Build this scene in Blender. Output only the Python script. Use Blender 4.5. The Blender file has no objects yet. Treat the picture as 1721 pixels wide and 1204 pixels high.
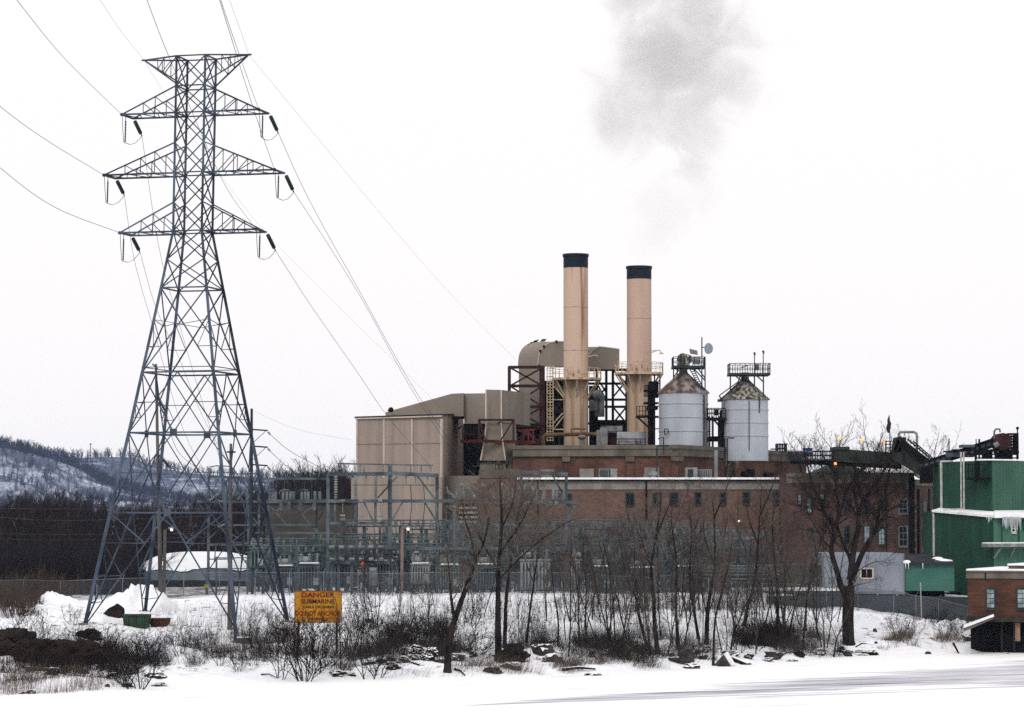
import bpy, bmesh, math, random
import numpy as np
from mathutils import Vector, Matrix, noise
R = math.radians
random.seed(7); rng = np.random.default_rng(7)
scene = bpy.context.scene
COL = scene.collection

# ---------------------------------------------------------------- camera
F = 4800.0; CX, CY = 860.5, 602.0; HOR = 870.0
PITCH = math.atan((HOR-CY)/F); CAMZ = 10.3
cam = bpy.data.cameras.new('camera'); camo = bpy.data.objects.new('camera', cam); COL.objects.link(camo)
camo.location = (0, 0, CAMZ); camo.rotation_euler = (math.pi/2+PITCH, 0, 0)
cam.sensor_width = 36; cam.lens = F/1721*36; cam.clip_start = 1; cam.clip_end = 20000
scene.camera = camo
# ---------------------------------------------------------------- sky, sun, exposure
SUN_EL, SUN_AZ = R(38), R(200)          # overcast: a wide soft sun behind the camera, a little to the left
world = bpy.data.worlds.new('World'); scene.world = world; world.use_nodes = True
nt = world.node_tree; nt.nodes.clear()
sky = nt.nodes.new('ShaderNodeTexSky'); sky.sky_type = 'NISHITA'; sky.sun_disc = False
sky.sun_elevation = SUN_EL; sky.sun_rotation = SUN_AZ; sky.dust_density = 4
hs = nt.nodes.new('ShaderNodeHueSaturation'); hs.inputs['Saturation'].default_value = 0.12
mx = nt.nodes.new('ShaderNodeMix'); mx.data_type = 'RGBA'; mx.inputs['Factor'].default_value = 0.9
mx.inputs['B'].default_value = (11.1, 10.75, 10.8, 1)      # the even white of the cloud cover
bgn = nt.nodes.new('ShaderNodeBackground'); bgn.inputs['Strength'].default_value = 0.1
wo = nt.nodes.new('ShaderNodeOutputWorld')
nt.links.new(sky.outputs[0], hs.inputs['Color']); nt.links.new(hs.outputs[0], mx.inputs['A'])
nt.links.new(mx.outputs['Result'], bgn.inputs[0]); nt.links.new(bgn.outputs[0], wo.inputs[0])
sl = bpy.data.lights.new('sun', 'SUN'); sl.energy = 1.5; sl.angle = R(20); sl.color = (1, .97, .93)
so = bpy.data.objects.new('sun', sl); COL.objects.link(so)
so.rotation_euler = (math.pi/2-SUN_EL, 0, R(-18)); so.location = (0, 0, 80)
vs = scene.view_settings; vs.view_transform = 'Standard'; vs.look = 'None'; vs.exposure = 0.0; vs.gamma = 1
scene.render.engine = 'CYCLES'; cy = scene.cycles
cy.use_denoising = False; cy.max_bounces = 6; cy.diffuse_bounces = 3; cy.glossy_bounces = 2; cy.transparent_max_bounces = 12
cy.volume_bounces = 1; cy.use_adaptive_sampling = True; cy.volume_step_rate = 1.0
cy.caustics_reflective = False; cy.caustics_refractive = False

# ---------------------------------------------------------------- photo point at depth Y -> world
def P(px, py, Y):
    dx, dy = px-CX, CY-py
    cp, sp = math.cos(PITCH), math.sin(PITCH)
    v = Vector((dx, F*cp-dy*sp, F*sp+dy*cp))
    t = Y/v.y
    return Vector((v.x*t, Y, CAMZ+v.z*t))
def S(Y): return Y/F      # metres per photo pixel at depth Y

# ---------------------------------------------------------------- materials
MATS = {}; DK = .84
def mat(name, col, col2=None, rough=.8, scale=1.0, stretch=(1,1,1), metal=0, bump=0, bscale=None, lo=.35, hi=.65, ribs=None, ribdepth=.3, spec=.14, emit=None, courses=None, detail=5):
    if name in MATS: return MATS[name]
    m = bpy.data.materials.new(name); m.use_nodes = True; t = m.node_tree; n = t.nodes; L = t.links
    b = n['Principled BSDF']; b.inputs['Roughness'].default_value = rough; b.inputs['Metallic'].default_value = metal
    b.inputs['Specular IOR Level'].default_value = spec
    tc = n.new('ShaderNodeTexCoord'); mp = n.new('ShaderNodeMapping'); mp.inputs['Scale'].default_value = stretch
    L.new(tc.outputs['Object'], mp.inputs[0])
    no = n.new('ShaderNodeTexNoise'); no.inputs['Scale'].default_value = scale; no.inputs['Detail'].default_value = detail
    L.new(mp.outputs[0], no.inputs['Vector'])
    rp = n.new('ShaderNodeValToRGB'); L.new(no.outputs['Fac'], rp.inputs[0])
    c2 = col2 if col2 else tuple(c*.72 for c in col)
    if 'snow' not in name and not emit: col = tuple(c*DK for c in col); c2 = tuple(c*DK for c in c2)
    rp.color_ramp.elements[0].position = lo; rp.color_ramp.elements[1].position = hi
    rp.color_ramp.elements[0].color = (*c2, 1); rp.color_ramp.elements[1].color = (*col, 1)
    out = rp.outputs[0]; hsrc = None
    if ribs:            # vertical ribs of sheet metal, period in metres, along x+y so every wall shows them
        sx = n.new('ShaderNodeSeparateXYZ'); L.new(tc.outputs['Object'], sx.inputs[0])
        ad = n.new('ShaderNodeMath'); ad.operation = 'ADD'; L.new(sx.outputs[0], ad.inputs[0]); L.new(sx.outputs[1], ad.inputs[1])
        mu = n.new('ShaderNodeMath'); mu.operation = 'MULTIPLY'; mu.inputs[1].default_value = 2*math.pi/ribs; L.new(ad.outputs[0], mu.inputs[0])
        si = n.new('ShaderNodeMath'); si.operation = 'SINE'; L.new(mu.outputs[0], si.inputs[0]); hsrc = si.outputs[0]
        gt = n.new('ShaderNodeMath'); gt.operation = 'GREATER_THAN'; gt.inputs[1].default_value = .8; L.new(si.outputs[0], gt.inputs[0])
        ml = n.new('ShaderNodeMath'); ml.operation = 'MULTIPLY'; ml.inputs[1].default_value = ribdepth; L.new(gt.outputs[0], ml.inputs[0])
        mm = n.new('ShaderNodeMix'); mm.data_type = 'RGBA'; L.new(ml.outputs[0], mm.inputs['Factor']); L.new(out, mm.inputs['A'])
        mm.inputs['B'].default_value = (*[c*.55 for c in col], 1); out = mm.outputs['Result']
    if courses:         # brick: fine speckle of differently fired bricks
        br = n.new('ShaderNodeTexBrick'); br.inputs['Scale'].default_value = 1
        br.inputs['Brick Width'].default_value = courses[0]; br.inputs['Row Height'].default_value = courses[1]
        br.inputs['Mortar Size'].default_value = .012; br.inputs['Color1'].default_value = (1,1,1,1)
        br.inputs['Color2'].default_value = (.55,.5,.5,1); br.inputs['Mortar'].default_value = (.9,.88,.85,1)
        s2 = n.new('ShaderNodeSeparateXYZ'); L.new(tc.outputs['Object'], s2.inputs[0])
        a2 = n.new('ShaderNodeMath'); a2.operation = 'ADD'; L.new(s2.outputs[0], a2.inputs[0]); L.new(s2.outputs[1], a2.inputs[1])
        cb = n.new('ShaderNodeCombineXYZ'); L.new(a2.outputs[0], cb.inputs[0]); L.new(s2.outputs[2], cb.inputs[1])
        L.new(cb.outputs[0], br.inputs['Vector'])
        mm = n.new('ShaderNodeMix'); mm.data_type = 'RGBA'; mm.blend_type = 'MULTIPLY'; mm.inputs['Factor'].default_value = .8
        L.new(out, mm.inputs['A']); L.new(br.outputs[0], mm.inputs['B']); out = mm.outputs['Result']
    # fine grain on every surface
    n3 = n.new('ShaderNodeTexNoise'); n3.inputs['Scale'].default_value = 6; n3.inputs['Detail'].default_value = 3; L.new(tc.outputs['Object'], n3.inputs['Vector'])
    mr = n.new('ShaderNodeMapRange'); mr.inputs['To Min'].default_value = .82; mr.inputs['To Max'].default_value = 1.16; L.new(n3.outputs['Fac'], mr.inputs[0])
    m3 = n.new('ShaderNodeMix'); m3.data_type = 'RGBA'; m3.blend_type = 'MULTIPLY'; m3.inputs['Factor'].default_value = 1
    L.new(out, m3.inputs['A']); L.new(mr.outputs[0], m3.inputs['B']); out = m3.outputs['Result']
    L.new(out, b.inputs['Base Color'])
    if bump:
        bn = n.new('ShaderNodeTexNoise'); bn.inputs['Scale'].default_value = bscale or scale*3; bn.inputs['Detail'].default_value = 4
        L.new(tc.outputs['Object'], bn.inputs['Vector'])
        bb = n.new('ShaderNodeBump'); bb.inputs['Strength'].default_value = bump; bb.inputs['Distance'].default_value = .15
        L.new(bn.outputs['Fac'], bb.inputs['Height']); L.new(bb.outputs[0], b.inputs['Normal'])
    elif hsrc:
        bb = n.new('ShaderNodeBump'); bb.inputs['Strength'].default_value = .5; bb.inputs['Distance'].default_value = .06
        L.new(hsrc, bb.inputs['Height']); L.new(bb.outputs[0], b.inputs['Normal'])
    if emit:
        b.inputs['Emission Color'].default_value = (*emit[:3], 1); b.inputs['Emission Strength'].default_value = emit[3]
    MATS[name] = m; return m

M_snow   = mat('snow', (.79,.80,.83), (.72,.74,.78), rough=.75, scale=.35, bump=.5, bscale=.9, spec=.2)
M_roofsnow = mat('roof_snow', (.85,.85,.86), (.7,.71,.74), rough=.8, scale=.8, bump=.3)
M_steel  = mat('galvanised_tower_steel', (.072,.098,.14), (.018,.026,.042), rough=.55, scale=.25, metal=.15, lo=.4, hi=.6)
M_dsteel = mat('weathered_dark_steel', (.03,.042,.055), (.014,.02,.026), rough=.6, scale=.4)
M_gsteel = mat('substation_steel', (.11,.14,.16), (.02,.03,.038), rough=.6, scale=.5, lo=.38, hi=.6)
M_lsteel = mat('pale_galvanised_post', (.2,.22,.23), (.1,.12,.13), rough=.6, scale=.7)
M_green_e= mat('green_grey_equipment', (.125,.165,.165), (.055,.08,.08), rough=.6, scale=.8)
M_greye  = mat('light_grey_equipment', (.27,.28,.28), (.13,.14,.14), rough=.6, scale=1.2)
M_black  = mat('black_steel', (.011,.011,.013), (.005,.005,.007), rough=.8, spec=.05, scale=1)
M_porc   = mat('grey_porcelain', (.25,.29,.31), (.1,.125,.14), rough=.35, scale=1)
M_glassins = mat('dark_glass_insulator', (.02,.05,.055), (.01,.025,.028), rough=.3, scale=1)
M_wire   = mat('aluminium_conductor', (.09,.10,.13), (.05,.055,.075), rough=.6, scale=1)
M_wood   = mat('weathered_pole_wood', (.135,.12,.11), (.055,.05,.046), rough=.9, scale=1.5, stretch=(3,3,.3))
M_beige  = mat('beige_sheet_metal', (.365,.30,.258), (.285,.232,.198), rough=.7, scale=.6, stretch=(1.5,1.5,.12), ribs=.6, ribdepth=.22)
M_beiget = mat('beige_trim', (.58,.49,.42), (.48,.4,.34), rough=.7, scale=.5)
M_duct   = mat('duct_lagging', (.275,.238,.20), (.215,.183,.155), rough=.7, scale=.3, stretch=(1,1,.5))
M_stack  = mat('tan_stack_paint', (.58,.425,.335), (.30,.175,.105), rough=.75, scale=.6, stretch=(2.2,2.2,.09), lo=.33, hi=.46, detail=7)
M_stackl = mat('stained_stack_base', (.46,.34,.25), (.17,.095,.055), rough=.8, scale=.7, stretch=(2.2,2.2,.12), lo=.36, hi=.55, detail=7)
M_cap    = mat('black_stack_band', (.01,.018,.028), (.006,.01,.018), rough=.6, scale=.8)
M_cream  = mat('cream_painted_steel', (.55,.44,.29), (.26,.17,.1), rough=.7, scale=1.6, lo=.3, hi=.5)
M_rust   = mat('dark_red_oxide_steel', (.055,.02,.02), (.02,.009,.011), rough=.8, scale=.8)
M_red    = mat('red_primer_steel', (.15,.028,.018), (.045,.014,.012), rough=.8, scale=.7, lo=.35, hi=.6)
M_brick  = mat('brown_brick', (.178,.113,.09), (.128,.081,.065), rough=.9, scale=.25, courses=(.42,.14), bump=.15, bscale=4)
M_brickr = mat('red_brick', (.165,.085,.06), (.09,.048,.036), rough=.9, scale=.35, courses=(.42,.14), bump=.15, bscale=4)
M_brickd = mat('dark_purple_brick', (.12,.074,.062), (.062,.04,.036), rough=.9, scale=.3, courses=(.42,.14), bump=.15, bscale=4)
M_conc   = mat('stained_concrete', (.165,.145,.118), (.085,.073,.06), rough=.9, scale=.6, stretch=(1,1,.6), lo=.3, hi=.62)
M_concl  = mat('grey_concrete', (.27,.255,.225), (.16,.148,.132), rough=.9, scale=.7)
M_greywall = mat('grey_block_wall', (.085,.075,.066), (.055,.05,.046), rough=.9, scale=.8)
M_silo   = mat('galvanised_silo_sheet', (.5,.54,.6), (.36,.39,.44), rough=.5, metal=.1, scale=.35, stretch=(1,1,.35))
M_siloroof = mat('rusted_silo_roof', (.27,.25,.24), (.085,.05,.042), rough=.85, scale=.9, stretch=(1.5,1.5,.45), lo=.42, hi=.62)
M_siloroof2 = mat('streaked_silo_roof', (.33,.31,.27), (.045,.038,.03), rough=.85, scale=1.6, stretch=(2,2,.3), lo=.42, hi=.62)
M_green  = mat('green_siding_shaded', (.015,.07,.043), (.008,.044,.028), rough=.65, scale=.8, stretch=(1,1,.3), ribs=.45, ribdepth=.5)  # darker copy of the siding: the left face's shade put into its colour
M_greenl = mat('green_siding_lit_front', (.052,.128,.092), (.034,.095,.066), rough=.6, scale=.8, stretch=(1,1,.3), ribs=.45, ribdepth=.25)  # lighter copy for the front, its stronger light put into the colour
M_greena = mat('teal_green_panel', (.052,.148,.115), (.04,.12,.095), rough=.7, scale=.6)
M_annex  = mat('pale_blue_grey_panel', (.25,.275,.325), (.2,.22,.265), rough=.7, scale=.5)
M_shingle= mat('dark_roof_covering', (.035,.04,.05), (.015,.017,.022), rough=.9, scale=.7)
M_conv   = mat('dark_green_gallery_sheet', (.042,.058,.05), (.017,.022,.02), rough=.8, scale=.7, ribs=.7)
M_convb  = mat('blue_grey_conveyor_sheet', (.12,.14,.185), (.06,.065,.085), rough=.7, scale=.9)
M_glass  = mat('dark_window_glass', (.010,.022,.028), (.003,.005,.007), rough=.3, scale=1.5, spec=.06)
M_glassp = mat('pale_window_glass', (.30,.38,.40), (.10,.14,.15), rough=.2, scale=2, spec=.5)
M_frame  = mat('white_painted_trim', (.62,.62,.6), (.45,.44,.42), rough=.6, scale=1)
M_fdark  = mat('dark_window_frame', (.03,.04,.045), (.02,.025,.03), rough=.6, scale=1)
M_bark   = mat('dark_bark', (.034,.028,.026), (.010,.008,.008), rough=1, spec=.02, scale=3, stretch=(1,1,.3), bump=.4, bscale=8)
M_twig   = mat('twig_bark', (.088,.078,.073), (.030,.026,.026), rough=1, spec=.03, scale=2)
M_twigr  = mat('red_brown_twigs', (.075,.06,.054), (.028,.023,.023), rough=.95, scale=2)
M_twigl  = mat('pale_twig_bark', (.14,.118,.1), (.06,.05,.044), rough=.95, scale=2)
M_far    = mat('winter_wood_twigs', (.034,.029,.036), (.015,.013,.017), rough=1, scale=.3)
M_straw  = mat('dead_grass_stalks', (.16,.12,.09), (.06,.045,.036), rough=.95, scale=2)
M_rock   = mat('dark_riprap_stone', (.07,.06,.055), (.025,.021,.02), rough=.9, scale=1.5, bump=.6, bscale=4)
M_soil   = mat('frozen_dark_soil', (.03,.021,.017), (.012,.009,.008), rough=1, scale=1.5, bump=.8, bscale=5)
M_blue   = mat('blue_plastic', (.02,.07,.28), (.015,.05,.2), rough=.5, scale=1)
M_sign   = mat('faded_yellow_sign', (.52,.24,.012), (.30,.11,.008), rough=.7, scale=1.2, stretch=(1,1,.6))
M_sred   = mat('red_sign_paint', (.18,.008,.008), rough=.7, scale=2)
M_sblk   = mat('black_sign_paint', (.012,.012,.02), rough=.7, scale=2)
M_dump   = mat('green_dumpster_paint', (.02,.06,.04), (.035,.022,.014), rough=.7, scale=1.6, lo=.35, hi=.55)
M_skip   = mat('rusty_skip_steel', (.11,.045,.022), (.045,.02,.012), rough=.85, scale=1.6)
M_fabric = mat('grey_tarpaulin', (.17,.2,.24), (.1,.12,.145), rough=.7, scale=.8)
M_lampw  = mat('white_lamp_glow', (.8,.8,.7), rough=.4, emit=(1,.93,.68,1.0))
M_lampo  = mat('orange_lamp_glow', (.8,.4,.1), rough=.4, emit=(1,.22,.02,2.6))
M_orange = mat('orange_marker_ball', (.6,.12,.02), rough=.6)
M_dish   = mat('grey_antenna_dish', (.35,.4,.47), (.25,.29,.35), rough=.5, scale=2)
M_yel    = mat('yellow_paint', (.45,.33,.02), rough=.6)
M_ice    = mat('river_ice_crust', (.1,.1,.12), rough=.5)

# ---------------------------------------------------------------- mesh builder
ORG = {}
SPLIT = {'cable_loop','pole_step','control_box','brace','incline_frame','jumper','switch_linkage','catwalk_post','switch_cap','blocked_window','pilaster','small_vent','lifting_lug','white_trim','switch_contact','snow_patch','support_post','panel_seam','recess_edge','red_support_beam','lamp_pole','seam_trim','sampling_port','icicle','wall_joint','canopy_brace'}
class MB:
    def __init__(s): s.v = []; s.f = []; s.pc = []
    def poly(s, pts, faces):
        s.pc.append((len(s.v), len(s.f))); o = len(s.v); s.v += [tuple(p) for p in pts]; s.f += [tuple(i+o for i in f) for f in faces]
    def box8(s, a):   # 4 bottom corners ccw + 4 top
        s.poly(a, [(0,3,2,1),(4,5,6,7),(0,1,5,4),(1,2,6,5),(2,3,7,6),(3,0,4,7)])
    def box(s, x0, x1, y0, y1, z0, z1):
        s.box8([(x0,y0,z0),(x1,y0,z0),(x1,y1,z0),(x0,y1,z0),(x0,y0,z1),(x1,y0,z1),(x1,y1,z1),(x0,y1,z1)])
    def cbox(s, c, sx, sy, sz, rz=0):
        c = Vector(c); q = []
        for z in (-sz/2, sz/2):
            for x, y in ((-sx/2,-sy/2),(sx/2,-sy/2),(sx/2,sy/2),(-sx/2,sy/2)):
                q.append(c+Vector((x*math.cos(rz)-y*math.sin(rz), x*math.sin(rz)+y*math.cos(rz), z)))
        s.box8(q)
    def bar(s, p, q, w, h=None):
        p, q = Vector(p), Vector(q); h = h or w; d = q-p
        if d.length < 1e-5: return
        d.normalize(); up = Vector((0,0,1)) if abs(d.z) < .95 else Vector((0,1,0))
        a = d.cross(up).normalized()*w/2; b = a.cross(d).normalized()*h/2
        s.box8([p-a-b,p+a-b,p+a+b,p-a+b,q-a-b,q+a-b,q+a+b,q-a+b])
    def angle(s, p, q, w):     # L-section member
        p, q = Vector(p), Vector(q); d = (q-p)
        if d.length < 1e-5: return
        d.normalize(); up = Vector((0,0,1)) if abs(d.z) < .95 else Vector((.3,1,0))
        a = d.cross(up).normalized()*w; b = a.cross(d).normalized()*w; t = .14
        sec = [Vector((0,0,0)), a, a+b*t, a*t+b*t, a*t+b, b]; sec = [x-(a+b)*.35 for x in sec]
        s.poly([p+x for x in sec]+[q+x for x in sec], [(i,(i+1)%6,(i+1)%6+6,i+6) for i in range(6)]+[(5,4,3,2,1,0),(6,7,8,9,10,11)])
    def tube(s, pts, rad, n=6, cap=True):
        s.pc.append((len(s.v), len(s.f))); pts = [Vector(p) for p in pts]; m = len(pts)
        rad = [rad]*m if isinstance(rad, (int, float)) else rad
        o = len(s.v); pa = None
        for i, p in enumerate(pts):
            d = (pts[min(i+1,m-1)]-pts[max(i-1,0)])
            d = d.normalized() if d.length > 1e-9 else Vector((0,0,1))
            if pa is None: pa = d.cross(Vector((0,0,1)) if abs(d.z) < .9 else Vector((1,0,0))).normalized()
            pa = (pa-d*pa.dot(d)).normalized(); b = d.cross(pa)
            for k in range(n):
                t = 2*math.pi*k/n; s.v.append(tuple(p+(pa*math.cos(t)+b*math.sin(t))*rad[i]))
        for i in range(m-1):
            for k in range(n): s.f.append((o+i*n+k, o+i*n+(k+1)%n, o+(i+1)*n+(k+1)%n, o+(i+1)*n+k))
        if cap: s.f.append(tuple(o+k for k in reversed(range(n)))); s.f.append(tuple(o+(m-1)*n+k for k in range(n)))
    def cyl(s, x, y, z0, z1, r0, r1=None, n=16): s.tube([(x,y,z0),(x,y,z1)], [r0, r0 if r1 is None else r1], n)
    def lathe(s, x, y, prof, n=24, y2=1.0):
        s.pc.append((len(s.v), len(s.f))); o = len(s.v); m = len(prof)
        for r, z in prof:
            for k in range(n): t = 2*math.pi*k/n; s.v.append((x+r*math.cos(t), y+r*y2*math.sin(t), z))
        for i in range(m-1):
            for k in range(n): s.f.append((o+i*n+k, o+i*n+(k+1)%n, o+(i+1)*n+(k+1)%n, o+(i+1)*n+k))
        s.f.append(tuple(o+k for k in reversed(range(n)))); s.f.append(tuple(o+(m-1)*n+k for k in range(n)))
    def ball(s, c, r, n=10, sq=1.0):
        c = Vector(c); pr = [(max(r*math.sin(math.pi*i/n), 1e-3), c.z-r*sq*math.cos(math.pi*i/n)) for i in range(n+1)]
        s.lathe(c.x, c.y, pr, n+2)
    def ring(s, c, r, t, n=20, axis='y'):
        c = Vector(c); pts = []
        for k in range(n+1):
            a = 2*math.pi*k/n
            pts.append(c+(Vector((math.cos(a),0,math.sin(a))) if axis == 'y' else Vector((math.cos(a),math.sin(a),0)))*r)
        s.tube(pts, t, 4, cap=False)
    def insul(s, p, q, r, nd=8, core=.35):   # stacked discs along p->q
        p, q = Vector(p), Vector(q); pts = []; rad = []
        for i in range(nd):
            for t, rr in ((0,core),(.12,1),(.55,.95),(.62,core)):
                pts.append(p.lerp(q, (i+t)/nd)); rad.append(r*rr)
        pts.append(q); rad.append(r*core); s.tube(pts, rad, 8)
    def build(s, name, m, parent=None, org=None, smooth=False):
        if name in SPLIT and len(s.pc) > 1 and parent is not None:
            ends = s.pc[1:]+[(len(s.v), len(s.f))]
            for (v0,f0),(v1,f1) in zip(s.pc, ends):
                q = MB(); q.v = s.v[v0:v1]; q.f = [tuple(i-v0 for i in f) for f in s.f[f0:f1]]; o = q.build(name, m, parent, org, smooth)
            return o
        base = ORG.get(parent.name, Vector((0,0,0))) if parent is not None else Vector(org if org is not None else (0,0,0))
        me = bpy.data.meshes.new(name)
        me.from_pydata([(v[0]-base[0], v[1]-base[1], v[2]-base[2]) for v in s.v], [], s.f); me.update()
        if isinstance(m, (list, tuple)):
            for x in m: me.materials.append(x)
        else: me.materials.append(m)
        if smooth: me.polygons.foreach_set('use_smooth', [True]*len(me.polygons)); me.set_sharp_from_angle(angle=R(35))
        o = bpy.data.objects.new(name, me); COL.objects.link(o)
        if parent is not None: o.parent = parent
        else: o.location = base
        ORG[o.name] = base.copy()
        return o
    def snaps(s): return Vector((sum(v[0] for v in s.v)/len(s.v), sum(v[1] for v in s.v)/len(s.v), min(v[2] for v in s.v)))
def tag(o, label, cat, group=None, kind=None):
    if label: o['label'] = label
    if cat: o['category'] = cat
    if group: o['group'] = group
    if kind: o['kind'] = kind
    return o
def thing(name, label, cat, loc=(0,0,0), group=None):
    o = bpy.data.objects.new(name, None); COL.objects.link(o); o.location = loc; ORG[o.name] = Vector(loc)
    o.empty_display_size = .2
    return tag(o, label, cat, group)
KIDS = {}
def copy_tree(o, loc=None, rz=None, sc=None, label=None, group=None, parent=None):
    c = o.copy(); COL.objects.link(c)
    if parent is not None: c.parent = parent
    if loc is not None: c.location = loc
    if rz is not None: c.rotation_euler = (0, 0, rz)
    if sc is not None: c.scale = sc if isinstance(sc, (tuple, list)) else (sc, sc, sc)
    if label: c['label'] = label
    if group: c['group'] = group
    if o.name not in KIDS: KIDS[o.name] = [x for x in COL.objects if x.parent == o]
    for ch in KIDS[o.name]: copy_tree(ch, parent=c)
    return c
def one(mb, name, m, label, cat, group=None, smooth=False, kind=None):
    return tag(mb.build(name, m, org=mb.snaps(), smooth=smooth), label, cat, group, kind)
ORD = ['first','second','third','fourth','fifth','sixth','seventh','eighth','ninth','tenth','eleventh','twelfth','thirteenth','fourteenth','fifteenth','sixteenth','seventeenth','eighteenth','nineteenth','twentieth']

# ---------------------------------------------------------------- ground form
TX = [-400,-60,-30,-20.6,-9.9,1.6,14,26.4,34,38.7,60,400]
TY = [60,155,167.6,176.6,183,186.6,197.8,215,217.5,222,224,230]
def toe(x): return np.interp(x, TX, TY)
PD = [-30,-8,0,2,8,18,25,38,46,70]
PZ = [-1.2,-.7,-.04,.28,.8,1.55,2.45,3.5,3.8,3.9]
def nz(x, y, s, seed=0): return noise.noise(Vector((x*s+seed*7.3, y*s-seed*3.1, seed*1.7)))
def gz(x, y):
    d = (y-float(toe(x)))
    if d > 0: d *= float(np.interp(x, [-30,-10,20,30], [.8,.95,1,1.05]))
    z = float(np.interp(d, PD, PZ))
    w = max(0, min(1, (d+1)/4))*max(.25, min(1, (60-d)/25))
    if y < 320: z += w*(.40*nz(x,y,.16,1)+.26*nz(x,y,.45,2)+.10*nz(x,y,1.4,3))
    return z
def G(px, Y, dz=0):   # ground point under photo column px at depth Y
    x = (px-CX)/F*Y; return Vector((x, Y, gz(x, Y)+dz))
# ================================================================ SETTING
def np_mesh(name, V, Fc, m, kind=None, smooth=True, label=None, cat=None):
    me = bpy.data.meshes.new(name); V = np.asarray(V, np.float32); Fc = np.asarray(Fc, np.int32); k = Fc.shape[1]
    me.vertices.add(len(V)); me.vertices.foreach_set('co', V.ravel())
    me.loops.add(Fc.size); me.loops.foreach_set('vertex_index', Fc.ravel())
    me.polygons.add(len(Fc)); me.polygons.foreach_set('loop_start', np.arange(0, Fc.size, k, dtype=np.int32))
    me.polygons.foreach_set('use_smooth', np.full(len(Fc), smooth)); me.update(calc_edges=True); me.materials.append(m)
    o = bpy.data.objects.new(name, me); COL.objects.link(o); tag(o, label, cat, kind=kind); return o
# --- snow ground: one sheet to the horizon
def axis(parts):
    a = []
    for lo, hi, st in parts: a += list(np.arange(lo, hi, st))
    return np.array(a+[parts[-1][1]])
gx = axis([(-5000,-900,400),(-900,-200,50),(-200,-62,6),(-62,62,.45),(62,200,6),(200,900,50),(900,5000,400)])
gy = axis([(60,150,5),(150,232,.45),(232,320,2),(320,700,20),(700,6200,250)])
V = []; litter = []
for y in gy:
    for x in gx:
        V.append((x, y, gz(x, y))); 
        litter.append(1.0 if (y > 300 and x < 60) or (y > 420) else max(0., min(1., (y-226-max(0,(x+27))*3)/10)))
nx, ny = len(gx), len(gy)
idx = np.arange(nx*ny).reshape(ny, nx)
Fc = np.stack([idx[:-1,:-1].ravel(), idx[:-1,1:].ravel(), idx[1:,1:].ravel(), idx[1:,:-1].ravel()], 1)
m = bpy.data.materials.new('snow_over_leaf_litter'); m.use_nodes = True; t = m.node_tree; n = t.nodes; L = t.links; b = n['Principled BSDF']
b.inputs['Roughness'].default_value = .8; b.inputs['Specular IOR Level'].default_value = .2
at = n.new('ShaderNodeAttribute'); at.attribute_name = 'litter'; tc = n.new('ShaderNodeTexCoord')
n1 = n.new('ShaderNodeTexNoise'); n1.inputs['Scale'].default_value = .9; n1.inputs['Detail'].default_value = 9; n1.inputs['Roughness'].default_value = .65; L.new(tc.outputs['Object'], n1.inputs['Vector'])
r1 = n.new('ShaderNodeValToRGB'); r1.color_ramp.elements[0].position = .36; r1.color_ramp.elements[1].position = .56; L.new(n1.outputs['Fac'], r1.inputs[0])
r1.color_ramp.elements[0].color = (0,0,0,1); r1.color_ramp.elements[1].color = (1,1,1,1)
mu = n.new('ShaderNodeMath'); mu.operation = 'MULTIPLY'; L.new(at.outputs['Fac'], mu.inputs[0]); L.new(r1.outputs[0], mu.inputs[1])
mu2 = n.new('ShaderNodeMath'); mu2.operation = 'MAXIMUM'
# bits of earth and debris showing through the snow on the bank
sp = n.new('ShaderNodeSeparateXYZ'); L.new(tc.outputs['Object'], sp.inputs[0])
zm = n.new('ShaderNodeMapRange'); zm.inputs['From Min'].default_value = .25; zm.inputs['From Max'].default_value = .7; L.new(sp.outputs[2], zm.inputs[0])
n2 = n.new('ShaderNodeTexNoise'); n2.inputs['Scale'].default_value = 1.6; n2.inputs['Detail'].default_value = 8; n2.inputs['Roughness'].default_value = .7; L.new(tc.outputs['Object'], n2.inputs['Vector'])
r2 = n.new('ShaderNodeValToRGB'); r2.color_ramp.elements[0].position = .57; r2.color_ramp.elements[1].position = .62; r2.color_ramp.elements[0].color = (0,0,0,1); L.new(n2.outputs['Fac'], r2.inputs[0])
m4 = n.new('ShaderNodeMath'); m4.operation = 'MULTIPLY'; L.new(r2.outputs[0], m4.inputs[0]); L.new(zm.outputs[0], m4.inputs[1])
L.new(mu.outputs[0], mu2.inputs[0]); L.new(m4.outputs[0], mu2.inputs[1])
mm = n.new('ShaderNodeMix'); mm.data_type = 'RGBA'; L.new(mu2.outputs[0], mm.inputs['Factor'])
mm.inputs['A'].default_value = (.785,.80,.835,1); mm.inputs['B'].default_value = (.035,.027,.025,1); L.new(mm.outputs['Result'], b.inputs['Base Color'])
n3 = n.new('ShaderNodeTexNoise'); n3.inputs['Scale'].default_value = 1.5; n3.inputs['Detail'].default_value = 6; L.new(tc.outputs['Object'], n3.inputs['Vector'])
bp = n.new('ShaderNodeBump'); bp.inputs['Strength'].default_value = .6; bp.inputs['Distance'].default_value = .25; L.new(n3.outputs['Fac'], bp.inputs['Height']); L.new(bp.outputs[0], b.inputs['Normal'])
g = np_mesh('snow_ground', V, Fc, m, 'structure')
a = g.data.attributes.new('litter', 'FLOAT', 'POINT'); a.data.foreach_set('value', np.array(litter, np.float32))
# --- frozen river: wind-swept streaks of bare ice
m = bpy.data.materials.new('snow_covered_ice'); m.use_nodes = True; t = m.node_tree; n = t.nodes; L = t.links; b = n['Principled BSDF']
b.inputs['Roughness'].default_value = .7; b.inputs['Specular IOR Level'].default_value = .25
tc = n.new('ShaderNodeTexCoord'); sp = n.new('ShaderNodeSeparateXYZ'); L.new(tc.outputs['Object'], sp.inputs[0])
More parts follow.
